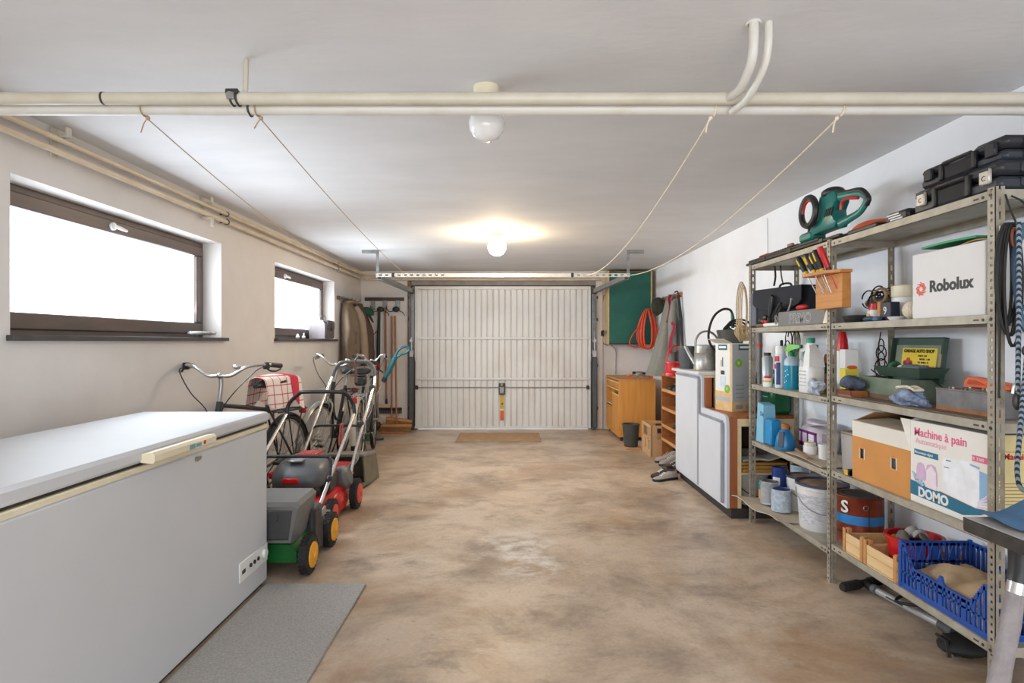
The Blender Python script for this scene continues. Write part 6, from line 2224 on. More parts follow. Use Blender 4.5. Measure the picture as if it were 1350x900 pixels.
q.m = Matrix.Translation((1.70, 3.635, z4)) @ Matrix.Rotation(R(38), 4, 'Z')
q.loft([[V(-.062, -.016, .02), V(-.05, -.016, .02), V(-.05, .016, .02), V(-.062, .016, .02)], [V(-.046, -.014, .11), V(-.03, -.014, .11), V(-.03, .014, .11), V(-.046, .014, .11)]])
q.build('black_label', m_black, fl)
tp_ = T('tissue_pack', 'purple and white plastic wrapped tissue pack on fourth shelf', 'pack', (1.85, 3.53, z4))
B(1.79, 1.93, 3.42, 3.66, z4, z4 + .15, .025).build('wrapped_rolls', M('clear_wrap', c(206, 198, 206), .3, var=.06), tp_)
m_purple = M('purple_print', c(116, 40, 120), .4)
B(1.788, 1.80, 3.44, 3.64, z4 + .03, z4 + .055, .002).build('purple_band', m_purple, tp_)
q = MB().box(1.788, 1.80, 3.60, 3.62, z4 + .03, z4 + .125, .002).box(1.788, 1.80, 3.525, 3.545, z4 + .03, z4 + .125, .002).box(1.788, 1.80, 3.44, 3.645, z4 + .112, z4 + .128, .002).box(1.788, 1.80, 3.44, 3.46, z4 + .03, z4 + .125, .002)
q.build('purple_frame', m_purple, tp_)
q = MB()
for i in range(3):
    for j in range(3):
        q.box(1.7865, 1.79, 3.466 + i * .02, 3.482 + i * .02, z4 + .06 + j * .018, z4 + .074 + j * .018)
q.build('white_squares', m_white, tp_)
o = MB().ell((1.86, 3.55, z4 + .175), (.055, .10, .022), 16, .5, 14, 3).build('clear_film', M('lilac_film', c(196, 190, 202), .3))
tag(o, 'crumpled clear film lying on the purple tissue pack', 'plastic film')
lathe_thing('white_pot', 'small white plastic pot before purple tissue pack', 'pot', 1.745, 3.42, z4, (
    ('pot_body', m_white, [(0, 0), (.028, 0), (.036, .008), (.036, .058), (.03, .062), (0, .062)]), ('lid', m_cream, [(0, .062), (.032, .062), (.032, .078), (0, .078)])))
lathe_thing('white_pot', 'small white plastic pot half hidden by the middle post', 'pot', 1.76, 3.29, z4, (
    ('pot_body', m_white, [(0, 0), (.03, 0), (.03, .07), (0, .07)]), ('lid', m_white, [(0, .07), (.032, .07), (.032, .09), (0, .09)])))
o = MB().tube([(1.72, 3.53, z4 + .014), (1.655, 3.255, z4 + .014)], .0125, 12).build('brown_tube', M('brown_tube', c(140, 112, 92), .5, .2))
tag(o, 'thin brown tube lying on fourth shelf before the white pots', 'tube')
q = MB().sheet(lambda u, v: V(1.643 + .28 * v, 3.50 - .40 * u, .5765 + .006 * math.sin(u * 4 + v * 2)), 8, 5, .004)
o = q.build('shelf_cardboard', m_cardg)
o.location.z = 0
tag(o, 'grey cardboard piece under the brown tube on fourth shelf', 'cardboard')
o.location.z -= .0
# fourth shelf, near bay
z4 = .5805
gbin = T('grey_bin', 'grey plastic bin on fourth shelf between middle post and brown carton', 'bin', (1.80, 2.96, z4))
q = MB()
q.loft([[V(1.69, 2.87, z4), V(1.92, 2.87, z4), V(1.92, 2.985, z4), V(1.69, 2.985, z4)], [V(1.685, 2.865, z4 + .19), V(1.925, 2.865, z4 + .19), V(1.925, 2.992, z4 + .19), V(1.685, 2.992, z4 + .19)]])
q.build('bin_body', M('bin_grey', c(172, 166, 162), .5, var=.06), gbin)
B(1.683, 1.927, 2.863, 2.994, z4 + .19, z4 + .205, .004).build('bin_lid', M('bin_lid', c(150, 136, 124), .6, var=.06), gbin)
q = MB().box(1.650, 1.675, 2.862, 2.905, z4, z4 + .028, .003)
o = q.build('yellow_tin', m_yellow)
tag(o, 'tiny yellow tin squeezed beside the brown carton on fourth shelf', 'tin')
B(1.650, 1.676, 2.862, 2.872, z4 + .0005, z4 + .034, .002).build('black_end', m_black, o)
bc = T('carton', 'brown carton with white upper band and two hand holes on fourth shelf', 'carton', (1.8, 2.64, z4))
m_carton = M('orange_brown_card', c(204, 142, 76), .8, var=.05, scale=6)
m_cwhite = M('white_card_band', c(226, 220, 208), .75, var=.03)
X0, X1, Y0, Y1 = 1.662, 1.945, 2.435, 2.852
zb, zt, zm = z4, z4 + .275, z4 + .203
q = MB()
holes = (2.545, 2.775)
segs = [Y0, holes[0] - .018, holes[0] + .018, holes[1] - .018, holes[1] + .018, Y1]
hz0, hz1 = z4 + .105, z4 + .15
q.box(X0, X0 + .004, Y0, Y1, zb, hz0).box(X0, X0 + .004, Y0, Y1, hz1, zm)
for i in (0, 2, 4):
    q.box(X0, X0 + .004, segs[i], segs[i + 1], hz0, hz1)
q.box(X0 + .004, X1, Y0, Y0 + .004, zb, zm).box(X0 + .004, X1, Y1 - .004, Y1, zb, zm).box(X1 - .004, X1, Y0, Y1, zb, zm).box(X0 + .004, X1 - .004, Y0 + .004, Y1 - .004, zb, zb + .004)
q.build('carton_body', m_carton, bc)
for hy in holes:
    q = MB()
    q.box(X0 - .001, X0 + .003, hy - .022, hy - .017, hz0 - .003, hz1 + .003).box(X0 - .001, X0 + .003, hy + .0165, hy + .019, hz0 - .003, hz1 + .003)
    q.build('hand_hole_rim', m_cwhite, bc)
B(X0 + .03, X1 - .03, Y0 + .03, Y1 - .03, zb + .005, zm - .02).build('contents', m_white, bc)
q = MB()
q.box(X0, X1, Y0, Y0 + .004, zm, zt).box(X0, X1, Y1 - .004, Y1, zm, zt).box(X0, X0 + .004, Y0 + .004, Y1 - .004, zm, zt).box(X1 - .004, X1, Y0 + .004, Y1 - .004, zm, zt)
q.build('white_band', m_cwhite, bc)
q = MB()
q.loft([[V(X0, Y0, zt), V(X0, Y1 - .0, zt), V(X0, Y1, zt + .003), V(X0, Y0, zt + .003)], [V(X0 + .14, Y0, zt + .012), V(X0 + .14, Y1, zt + .02), V(X0 + .14, Y1, zt + .023), V(X0 + .14, Y0, zt + .015)]])
q.build('top_flap', m_cardg, bc)
q = MB()
q.loft([[V(X0 + .01, Y1, zt), V(X1, Y1, zt), V(X1, Y1 + .003, zt), V(X0 + .01, Y1 + .003, zt)], [V(X0 + .05, Y1 - .09, zt + .048), V(X1, Y1 - .09, zt + .04), V(X1, Y1 - .087, zt + .043), V(X0 + .05, Y1 - .087, zt + .051)]])
q.build('end_flap', m_card, bc)
bm_ = T('carton', 'white printed carton with pink lettering and bread machine picture', 'carton', (1.8, 2.22, z4))
X0, X1, Y0, Y1 = 1.658, 1.945, 2.026, 2.43
zt = z4 + .335
B(X0, X1, Y0, Y1, z4, zt, .002).build('carton_body', M('warm_white_card', c(232, 228, 220), .5, var=.02), bm_)
q = MB()
q.loft([[V(X0, Y1, zt), V(X0, Y1 - .0, zt - .13), V(X0 + .004, Y1, zt - .13), V(X0 + .004, Y1, zt)], [V(X0 - .004, Y1 + .058, zt + .0), V(X0 - .003, Y1 + .035, zt - .05), V(X0, Y1 + .035, zt - .05), V(X0, Y1 + .058, zt + .0)]])
q.build('loose_flap', M('warm_white_card2', c(226, 220, 210), .6), bm_)
m_pink = M('pink_print', c(226, 96, 138), .5)
m_pinkl = M('light_pink_print', c(232, 170, 186), .5)
m_tealp = M('petrol_print', c(32, 112, 142), .5)
px_ = X0 - .0006
text('Machine à pain', .047, (px_, Y1 - .022, zt - .060), FACE_L, m_pink, bm_, off=.0006)
text('Automatique', .032, (px_, Y1 - .032, zt - .090), FACE_L, m_pinkl, bm_)
B(X0 - .001, X0, Y0, Y0 + .078, zt - .105, zt - .083).build('pink_label', m_pink, bm_)
text('K 3300', .017, (X0 - .0016, Y0 + .074, zt - .1), FACE_L, m_white, bm_)
MB().prism([(Y1 - .024, zt - .115), (Y1 - .158, zt - .115), (Y1 - .158, zt - .138), (Y1 - .024, zt - .138)], 'x', X0 - .001, X0).build('petrol_label', m_tealp, bm_)
text('Electronique digital', .014, (X0 - .0016, Y1 - .028, zt - .131), FACE_L, m_white, bm_, sx=.95)
q = MB()
q.prism([(Y1 - .001, z4 + .088), (Y1 - .20, z4 + .074), (Y0 + .012, z4 + .060), (Y0 + .04, z4 + .045), (Y0 + .12, z4 + .022), (Y1 - .001, z4 + .030)], 'x', X0 - .001, X0)
q.build('petrol_band', m_tealp, bm_)
text('DOMO', .052, (X0 - .0016, Y1 - .048, z4 + .033), FACE_L, m_white, bm_, off=.002)
# printed picture: bread maker, loaf and slice
q = MB().prism([(Y1 - .18, z4 + .085), (Y1 - .18, z4 + .20), (Y1 - .195, z4 + .213), (Y0 + .085, z4 + .225), (Y0 + .045, z4 + .20), (Y0 + .045, z4 + .078), (Y0 + .06, z4 + .066)], 'x', X0 - .001, X0)
q.build('machine_picture', M('white_print', c(238, 240, 244), .5), bm_)
q = MB().prism([(Y0 + .044, z4 + .20), (Y0 + .002, z4 + .195), (Y0 + .002, z4 + .10), (Y0 + .044, z4 + .086)], 'x', X0 - .0014, X0)
q.prism([(Y0 + .09, z4 + .218), (Y0 + .045, z4 + .213), (Y0 + .045, z4 + .206), (Y0 + .084, z4 + .211)], 'x', X0 - .0016, X0)
q.build('machine_side_picture', M('sky_print', c(140, 178, 212), .5), bm_)
q = MB().box(X0 - .0016, X0, Y1 - .225, Y1 - .20, z4 + .205, z4 + .209).box(X0 - .0016, X0, Y1 - .215, Y1 - .19, z4 + .178, z4 + .181)
q.build('machine_mark_print', M('slate_print', c(86, 96, 112), .5), bm_)
q = MB()
for yc, w_, h_, zc in ((Y1 - .062, .024, .07, z4 + .10), (Y1 - .122, .032, .082, z4 + .092)):
    q.prism([(yc - w_, zc), (yc + w_, zc), (yc + w_, zc + h_ * .6), (yc + w_ * .7, zc + h_ * .92), (yc, zc + h_), (yc - w_ * .7, zc + h_ * .92), (yc - w_, zc + h_ * .6)], 'x', X0 - .0016, X0 - .0004)
q.build('loaf_picture', M('lilac_print', c(206, 176, 204), .5), bm_)
q = MB().prism([(Y1 - .122 - .026, z4 + .096), (Y1 - .122 + .026, z4 + .096), (Y1 - .122 + .026, z4 + .145), (Y1 - .122, z4 + .168), (Y1 - .122 - .026, z4 + .145)], 'x', X0 - .002, X0 - .001)
q.prism([(Y1 - .09, z4 + .078), (Y1 - .15, z4 + .076), (Y1 - .15, z4 + .10), (Y1 - .09, z4 + .105)], 'x', X0 - .0022, X0 - .001)
q.build('slice_picture', M('pale_pink_print', c(236, 222, 228), .5), bm_)
q = MB().prism([(Y1 - .008, z4 + .125), (Y1 - .035, z4 + .12), (Y1 - .09, z4 + .085), (Y1 - .07, z4 + .075), (Y1 - .03, z4 + .088)], 'x', X0 - .0012, X0)
q.build('cloth_picture', M('blue_check_print', c(96, 136, 164), .5, col2=c(200, 214, 224), scale=120), bm_)
MB().prism([(Y1 - .165, z4 + .077), (Y0 + .07, z4 + .062), (Y0 + .07, z4 + .064), (Y1 - .165, z4 + .0795)], 'x', X0 - .0018, X0).build('table_line_print', M('brown_print', c(110, 84, 70), .5), bm_)
q = MB()
for k in range(4):
    q.tube([(X0 - .0006, Y0 + .05, z4 + .075 + .004 * k), (X0 - .0006, Y0 + .008, z4 + .078 + .014 * k)], .0035, 5)
q.build('hand_picture', M('pale_print', c(226, 220, 232), .5), bm_)
B(X0 + .002, X1 - .002, Y0 - .001, Y0, z4 + .002, zt - .002).build('cream_end_print', M('cream_yellow_print', c(226, 208, 150), .55, var=.03), bm_)
text('Machine à pain', .030, (X0 + .045, Y0 - .0012, zt - .085), FACE_C, m_red, bm_, off=.0008)
q = MB().box(X0 + .01, X1 - .02, Y0 - .0018, Y0 - .0008, zt - .06, zt - .058)
for k in range(7):
    q.box(X0 + .03, X1 - .03 - .02 * (k % 3), Y0 - .0018, Y0 - .0008, zt - .17 - .012 * k, zt - .1675 - .012 * k)
q.build('text_lines_print', M('olive_print', c(150, 132, 84), .6), bm_)

# ---------------------------------------------------------------- lowest shelf, far bay
def bucket(lab, x, y, z, r, h, lid_top, wall):
    t = T('paint_bucket', lab, 'bucket', (x, y, z))
    MB().lathe([(0, 0), (r * .84, 0), (r * .86, .006), (r * .97, h * .86), (r * 1.0, h * .87), (r * 1.0, h * .90), (r * .975, h * .91), (r * .985, h * .95), (0, h * .95)], (x, y, z), 32).build('bucket_wall', wall, t)
    MB().lathe([(r * .90, h * .952), (r * 1.04, h * .952), (r * 1.05, h * .97), (r * 1.04, h), (r * .94, h), (r * .92, h * .965), (r * .90, h * .965)], (x, y, z), 32).build('lid_rim', M('dark_blue_lid', c(58, 66, 90), .45, var=.1), t)
    MB().lathe([(0, h * .953), (r * .915, h * .953), (r * .915, h * .967), (0, h * .967)], (x, y, z), 28).build('lid_top', lid_top, t)
    q = MB()
    pts = [V(x + r * 1.0 * math.cos(R(a)), y + r * 1.0 * math.sin(R(a)), z + h * (.86 - .45 * math.sin(R((a - 150) / 180 * 180 * .9)) )) for a in range(150, 331, 12)]
    q.tube(pts, .0028, 5)
    q.build('bail', m_galv, t)
    return t


m_dustlid = M('dusty_lid_top', c(176, 150, 128), .7, col2=c(128, 104, 92), scale=12)
m_bwall = M('bucket_white', c(224, 222, 218), .45, col2=c(204, 204, 204), scale=7, lo=.3, hi=.6)
b = bucket('large white paint bucket with dark blue lid beside middle post on lowest shelf', 1.785, 3.365, .1685, .135, .262, m_dustlid, m_bwall)
q = MB()
q.sheet(lambda u, v: V(1.785 + (.117 + .014 * v) * 1.004 * math.cos(R(175 + 100 * u)), 3.365 + (.117 + .014 * v) * 1.004 * math.sin(R(175 + 100 * u)), .205 + .165 * v), 14, 3, .001)
q.build('label', M('printed_label', c(214, 214, 218), .5, col2=c(182, 184, 190), scale=60, stretch=(.6, .6, 3), lo=.45, hi=.55), b)
bucket('smaller white paint bucket with dark blue lid behind the large one', 1.85, 3.70, .1765, .10, .215, m_dustlid, m_bwall)


def tin(lab, x, y, z, r, h, body, lid, extra=None, name='paint_tin'):
    t = T(name, lab, 'tin', (x, y, z))
    MB().lathe([(0, 0), (r, 0), (r * 1.02, .003), (r, .006), (r, h - .008), (r * 1.02, h - .004), (r * 1.0, h), (r * .88, h), (r * .86, h - .006), (0, h - .006)], (x, y, z), 26).build('tin_body', body, t)
    MB().lathe([(0, h - .0055), (r * .82, h - .0055), (r * .84, h + .002), (r * .75, h + .003), (r * .7, h - .002), (0, h - .002)], (x, y, z), 24).build('lid', lid, t)
    if extra:
        mt, z0, z1 = extra
        MB().lathe([(r * 1.008, h * z0), (r * 1.008, h * z1)], (x, y, z), 26).build('label', mt, t)
    return t


m_tinlbl = M('blue_white_label', c(196, 206, 216), .5, col2=c(150, 164, 180), scale=50)
tin('grey metal paint tin standing on cardboard sheet of lowest shelf', 1.675, 3.80, .1885, .054, .145, m_silver, m_tin, (M('grey_label', c(158, 158, 160), .5, var=.1, scale=40), .1, .85))
tin('pale labelled paint tin with dark blue lid on cardboard sheet', 1.685, 3.655, .183, .058, .135, m_tinlbl, m_navy, (m_tinlbl, .08, .7))
t = tin('tall blue paint tin behind the grey metal tin', 1.785, 3.90, .1765, .046, .225, M('tin_blue', c(36, 58, 130), .4, var=.15, scale=20), M('tin_blue_lid', c(40, 48, 84), .4))
q = MB().sheet(lambda u, v: V(1.785 + .0468 * math.cos(R(190 + 60 * u)), 3.90 + .0468 * math.sin(R(190 + 60 * u)), .29 + .05 * v), 6, 2, .001)
q.build('white_label', m_white, t)
tin('tall pale tin with striped label at back of lowest shelf', 1.895, 3.85, .1765, .056, .25, m_tinlbl, m_tin, (M('aqua_label', c(176, 196, 200), .5, var=.1, scale=30), .4, .9))
bo = T('glue_bottle', 'tiny teal and orange bottle at far edge of cardboard sheet', 'bottle', (1.68, 3.925, .1885))
MB().lathe([(0, 0), (.021, 0), (.021, .06), (0, .06)], (1.68, 3.925, .1885), 16).build('orange_half', M('apricot_print', c(222, 164, 96), .5), bo)
MB().lathe([(0, .0605), (.021, .0605), (.021, .10), (.017, .105), (.017, .125), (0, .125)], (1.68, 3.925, .1885), 16).build('teal_half', M('teal_half', c(30, 128, 140), .45), bo)
m_copper = M('copper_red', c(146, 66, 40), .32, .3, col2=c(120, 48, 30), scale=6)
ct_ = tin('copper red paint drum with blue band and white letter beside middle post', 1.80, 3.03, .204, .112, .245, m_copper, M('dusty_black_lid', c(92, 84, 78), .6, var=.2))
MB().lathe([(.1135, .11), (.1135, .155)], (1.80, 3.03, .204), 28).build('blue_band', M('sky_band', c(42, 128, 196), .4), ct_)
MB().lathe([(.1132, .06), (.1138, .062), (.1132, .064)], (1.80, 3.03, .204), 28).build('seam_ring', m_gap, ct_)
text('S', .085, (1.686, 2.994, .372), (R(90), 0, R(-62)), m_white, ct_, off=.002)
MB().tube([(1.80 + .114 * math.cos(R(262)), 3.03 + .114 * math.sin(R(262)), .215), (1.80 + .114 * math.cos(R(262)), 3.03 + .114 * math.sin(R(262)), .44)], .002, 5).build('side_seam', m_black, ct_)
MB().torus((1.80 + .113 * math.cos(R(255)), 3.03 + .113 * math.sin(R(255)), .405), .012, .0025, 'y', 14, 5).build('lug', m_steel, ct_)

# ---------------------------------------------------------------- lowest shelf, near bay
def fruit_crate(lab, y0, y1):
    t = T('fruit_crate', lab, 'crate', (1.79, (y0 + y1) / 2, .2035), group='small pale wooden crates on the lowest shelf')
    x0, x1, z = 1.645, 1.94, .2035
    B(x0, x1, y0, y1, z, z + .006).build('bottom_board', m_pale, t)
    for x in (x0, x1 - .006):
        B(x, x + .006, y0, y1, z + .008, z + .052, .001).build('side_board', m_pale, t)
        B(x, x + .006, y0, y1, z + .0535, z + .095, .001).build('side_board', m_pale, t)
    for y in (y0, y1 - .006):
        B(x0 + .006, x1 - .006, y, y + .006, z + .008, z + .088, .001).build('end_board', m_pale, t)
    for x in (x0 - .004, x1 - .016):
        for y in (y0 + .0065, y1 - .0285):
            B(x if x > 1.8 else x0 + .0065, (x if x > 1.8 else x0 + .0065) + .02, y, y + .022, z + .0065, z + .118, .001).build('corner_block', m_woody, t)
    q = MB()
    for y in (y0, y1 - .022):
        q = B(x0 - .004, x0 - .0005, y, y + .022, z + .002, z + .117, .001)
        q.build('front_block', m_woody, t)
    return t


fruit_crate('pale wooden fruit crate next to middle post on lowest shelf', 2.735, 2.90)
fruit_crate('pale wooden fruit crate holding red tub, next to the blue crate', 2.495, 2.73)
rt = T('red_tub', 'red plastic tub of odds and ends in pale wooden crate', 'tub', (1.80, 2.615, .21))
MB().lathe([(0, .0), (.080, .0), (.098, .15), (.108, .154), (.108, .164), (.094, .164), (.078, .012), (0, .012)], (1.80, 2.615, .21), 28, sx=1.12).build('tub_wall', m_red, rt)
o = MB().ell((1.745, 2.60, .365), (.026, .035, .04), 12, .3, 20, 2).build('sponge', M('grey_sponge', c(112, 108, 102), .95, var=.2, scale=40))
tag(o, 'grey sponge in the red tub', 'sponge')
q = MB().sheet(lambda u, v: V(1.77 + .09 * u, 2.57 + .07 * v, .375 + .035 * math.sin(PI * u) - .05 * u * u + .008 * math.sin(v * 9)), 8, 6, .008)
o = q.build('grey_cloth', M('silver_cloth', c(176, 172, 168), .7, var=.12))
tag(o, 'silvery grey cloth strip lying over edge of things in red tub', 'cloth')
o = MB().torus((1.735, 2.625, .362), .022, .006, 'z', 16, 6).build('yellow_ring', m_yellow)
tag(o, 'small yellow ring in the red tub beside grey sponge', 'ring')
B(1.76, 1.84, 2.60, 2.67, .222, .36, .015).build('black_bundle', m_black, rt)

bc_ = T('blue_crate', 'blue slotted plastic crate on near end of lowest shelf', 'crate', (1.8, 2.25, .2035))
m_bcr = M('crate_blue', c(28, 76, 160), .4, var=.08)
x0, x1, y0, y1, z = 1.648, 1.95, 2.015, 2.485, .2035


def crate_wall(fix, a0, a1, axis, zt_fn, n):
    """a lattice wall: bars between a bottom rail and a top rim that follows zt_fn(a)"""
    q = MB()

    def bx(a, b2, za, zb2):
        if axis == 'y':
            q.box(fix, fix + .006, a, b2, za, zb2)
        else:
            q.box(a, b2, fix, fix + .006, za, zb2)
    bx(a0, a1, z, z + .022)
    L = a1 - a0
    for i in range(n + 1):
        a = a0 + L * i / n
        wd = .011 if i % (n // 4) == 0 else .005
        bx(max(a0, a - wd), min(a1, a + wd), z + .022, zt_fn(min(max(a, a0), a1)) - .008)
    S = 60
    for i in range(S):
        a, b2 = a0 + L * i / S, a0 + L * (i + 1) / S
        t_ = zt_fn((a + b2) / 2)
        bx(a, b2, t_ - .020, t_)
    m_ = .5
    bx(a0, a1, z + .064, z + .071)
    return q


def dip(a):
    e = min(a - y0, y1 - a)
    return z + .105 + .085 * max(0, min(1, (.085 - e) / .06))


crate_wall(x0, y0, y1, 'y', dip, 20).build('front_wall', m_bcr, bc_)
crate_wall(x1 - .006, y0, y1, 'y', lambda a: z + .14 + .05 * max(0, min(1, (.16 - min(a - y0, y1 - a)) / .06)), 20).build('back_wall', m_bcr, bc_)
for nm, yy in (('near_wall', y0), ('far_wall', y1 - .006)):
    w = crate_wall(yy, x0 + .006, x1 - .006, 'x', lambda a: z + .190, 12)
    for i in range(6):
        a = x0 + .03 + i * .043
        w.tube([(a, yy + .003, z + .105), (a + .021, yy + .003, z + .172)], .0045, 4)
    w.box(x0 + .006, x1 - .006, yy, yy + .006, z + .100, z + .110)
    w.build(nm, m_bcr, bc_)
q = MB()
for x in (x0 - .003, x1 - .012):
    for y in (y0 - .003, y1 - .012):
        q = MB().box(x, x + .015, y, y + .015, z, z + .195, .002)
        q.build('corner_post', m_bcr, bc_)
q = MB()
q.box(x0 + .006, x1 - .006, y0 + .006, y1 - .006, z, z + .005)
q.build('crate_floor', m_bcr, bc_)
q = MB().prism([(2.225, z + .10), (2.265, z + .10), (2.250, z + .135), (2.240, z + .135)], 'x', x0 - .003, x0 + .006)
q.build('rim_peak', m_bcr, bc_)
o = MB().sheet(lambda u, v: V(1.665 + .27 * u, 2.05 + .40 * v, z + .085 + .05 * math.sin(PI * u) * math.sin(PI * v) + .035 * noise.noise(V(u * 4, v * 5, 1))), 18, 22, .004).build('brown_paper', M('kraft_paper', c(188, 160, 126), .85, var=.08, bump=.2, bscale=25), ang=25)
tag(o, 'crumpled brown paper bag lying in blue crate', 'paper bag')
q = MB().sheet(lambda u, v: V(1.668 + .05 * u, 2.05 + .40 * v, z + .010 + .065 * u + .012 * noise.noise(V(u * 4, v * 12, 3))), 6, 26, .003)  # sheet added to stand in for the pale patches between the slots
o = q.build('cream_filler_sheet', M('cream_filler_sheet', c(226, 212, 176), .8, col2=c(236, 232, 226), scale=16))
tag(o, 'cream sheet added behind the slots of blue crate', 'paper')

# ---------------------------------------------------------------- floor pump under the shelving
fp = T('floor_pump', 'bicycle floor pump with black T handle lying on floor under shelving', 'pump', (1.77, 2.65, 0))
A, Bp = V(1.765, 2.885, .030), V(1.80, 2.42, .055)
MB().tube([A.lerp(Bp, .05), A.lerp(Bp, 1)], .0165, 16).build('barrel', M('satin_barrel', c(178, 178, 178), .38, .35, var=.08), fp)
q = MB()
h0, h1 = V(1.63, 2.885, .026), V(1.905, 2.985, .026)
q.tube([h0, h0.lerp(h1, .05), h0.lerp(h1, .4), h0.lerp(h1, .5), h0.lerp(h1, .6), h0.lerp(h1, .95), h1], [.018, .022, .019, .017, .019, .022, .018], 12)
for i in range(7):
    for k in (.06 + i * .05, .64 + i * .05):
        p = h0.lerp(h1, k)
        q.tube([p - (h1 - h0).normalized() * .004, p + (h1 - h0).normalized() * .004], .0235, 12)
q.build('grip', m_rubber, fp)
MB().tube([V(1.768, 2.935, .026), A, A.lerp(Bp, .09)], [.015, .017, .024], 12).build('grip_neck', m_black, fp)
MB().tube([A.lerp(Bp, .07), A.lerp(Bp, .13)], .024, 16).build('barrel_collar', M('dark_grey_collar', c(92, 92, 94), .5), fp)
MB().tube([A.lerp(Bp, .30) + V(-.0162, 0, .003), A.lerp(Bp, .52) + V(-.0162, 0, .003)], .004, 6).build('barrel_print', m_black, fp)
MB().tube([A.lerp(Bp, .93), Bp, V(1.803, 2.37, .056)], [.019, .026, .03], 14).build('base_socket', M('dark_grey_socket', c(80, 80, 82), .5), fp)
q = MB()
q.ell((1.81, 2.32, .035), (.125, .075, .034), 20, .15, 20, 3, flat=-.0345)
for i in range(8):
    q.tube([(1.70 + i * .03, 2.27 + .004 * (i % 2), .012), (1.71 + i * .028, 2.30, .060 - .004 * (i % 3)), (1.715 + i * .027, 2.36, .058)], .007, 6)
q.build('foot_plate', m_rubber, fp)
MB().cyl((1.88, 2.50, .055), (1.88, 2.43, .055), .036, .03, 16).build('gauge', m_black, fp)
q = MB()
q.tube([(1.80, 2.44, .09), (1.76, 2.48, .11), (1.725, 2.56, .09), (1.735, 2.64, .07), (1.79, 2.66, .082), (1.85, 2.60, .085), (1.88, 2.50, .09)], .0065, 8, sub=6)
q.build('hose', m_rubber, fp)

# ---------------------------------------------------------------- little table at the right edge
tbl = T('side_table', 'small black edged table on grey fabric covered column before the shelving', 'table', (1.3, 1.4, 0))
q = MB()
q.prism([(1.238, 1.0), (1.238, 1.60), (1.255, 1.625), (1.78, 1.625), (1.78, 1.0)], 'z', .722, .7525)
q.build('black_edge', M('scuffed_black', c(44, 42, 42), .45, col2=c(70, 66, 64), scale=30), tbl)
B(1.25, 1.77, 1.01, 1.612, .753, .757, .001).build('table_top', M('pale_grey_top', c(176, 172, 168), .3, var=.06), tbl)
MB().tube([(1.296, 1.482, .721), (1.288, 1.478, .66), (1.279, 1.476, .632)], [.030, .0255, .025], 20).build('collar', m_black, tbl)
MB().tube([(1.279, 1.476, .632), (1.272, 1.474, .605)], .0225, 20).build('silver_ring', m_chrome, tbl)
q = MB()
rg = []
for k in range(15):
    v = k / 14
    p = V(1.273, 1.474, .612).lerp(V(1.11, 1.42, .03), v)
    r_ = .0205 + .004 * v
    rg.append([p + V((r_ + .0018 * math.sin(i * 2 + v * 21) + .0015 * math.sin(v * 60)) * math.cos(2 * PI * i / 24), (r_ + .0018 * math.sin(i * 3 + v * 17)) * math.sin(2 * PI * i / 24), 0) for i in range(24)])
q.loft(rg)
q.build('fabric_column', M('grey_fleece', c(148, 142, 142), .95, var=.12, scale=30, bump=.3, bscale=120), tbl, ang=60)
MB().lathe([(0, 0), (.20, 0), (.20, .015), (.05, .03), (0, .03)], (1.11, 1.42, .0005), 28).build('base_disc', m_black, tbl)


def bcloth(u, v):
    x = 1.29 + .42 * u + .02 * math.sin(v * 7)
    y = 1.30 + .34 * v - .05 * u * v
    zz = .764 + .045 * abs(math.sin(u * 5.5 + v * 2.2 + .4)) * (.25 + .75 * min(1, u * 3)) + .018 * noise.noise(V(u * 3, v * 3, 7))
    return V(x, y, max(.761, zz))


o = MB().sheet(bcloth, 26, 22, .004).build('blue_cloth', M('denim_blue_cloth', c(70, 106, 140), .9, var=.08, bump=.25, bscale=90), ang=70)
tag(o, 'rumpled blue cloth lying on the small black edged table', 'cloth')


# ---------------------------------------------------------------- cords hanging at the near end of the shelving
def striped(name, a, b2, sc):
    m = M(name, a, .7)
    nt = m.node_tree
    w = nt.nodes.new('ShaderNodeTexWave')
    w.bands_direction = 'DIAGONAL'
    w.inputs['Scale'].default_value = sc
    nt.links.new(nt.nodes['Texture Coordinate'].outputs['Object'], w.inputs['Vector'])
    r = nt.nodes.new('ShaderNodeValToRGB')
    r.color_ramp.interpolation = 'CONSTANT'
    r.color_ramp.elements[0].color = a
    r.color_ramp.elements[1].color = b2
    r.color_ramp.elements[1].position = .5
    nt.links.new(w.outputs['Fac'], r.inputs[0])
    nt.links.new(r.outputs[0], nt.nodes['Principled BSDF'].inputs['Base Color'])
    return m


m_bung = striped('striped_cord', c(30, 36, 46), c(128, 146, 160), 32)
YH = 1.955
hk = T('cable_hank', 'hank of black and blue cables hanging from near end rail of shelving', 'cables', (1.69, YH, 1.25))
q = MB()
for i in range(5):
    w_, h_ = .018 + .006 * i, .17 + .018 * (i % 3)
    q.torus((1.655 + .006 * (i % 3), YH - .006 * (i % 3), 1.635 - h_), w_, .005, 'y', 26, 6, sz=h_ / w_)
q.build('black_loops', m_rubber, hk)
q = MB()
for i in range(3):
    w_, h_ = .03 + .007 * i, .14 + .02 * i
    q.torus((1.695 + .006 * i, YH - .018 - .005 * i, 1.628 - h_), w_, .0075, 'y', 24, 6, sz=h_ / w_)
q.build('blue_loops', M('slate_blue_cable', c(62, 94, 118), .45, var=.1), hk)
MB().torus((1.665, YH - .02, 1.585), .009, .0045, 'y', 14, 6, sz=3.5).build('orange_loop', M('rust_cable', c(130, 70, 38), .5), hk)
q = MB()
q.tube([(1.66, 1.965, 1.735), (1.668, 1.958, 1.69), (1.69, YH, 1.63)], .003, 6, sub=3)
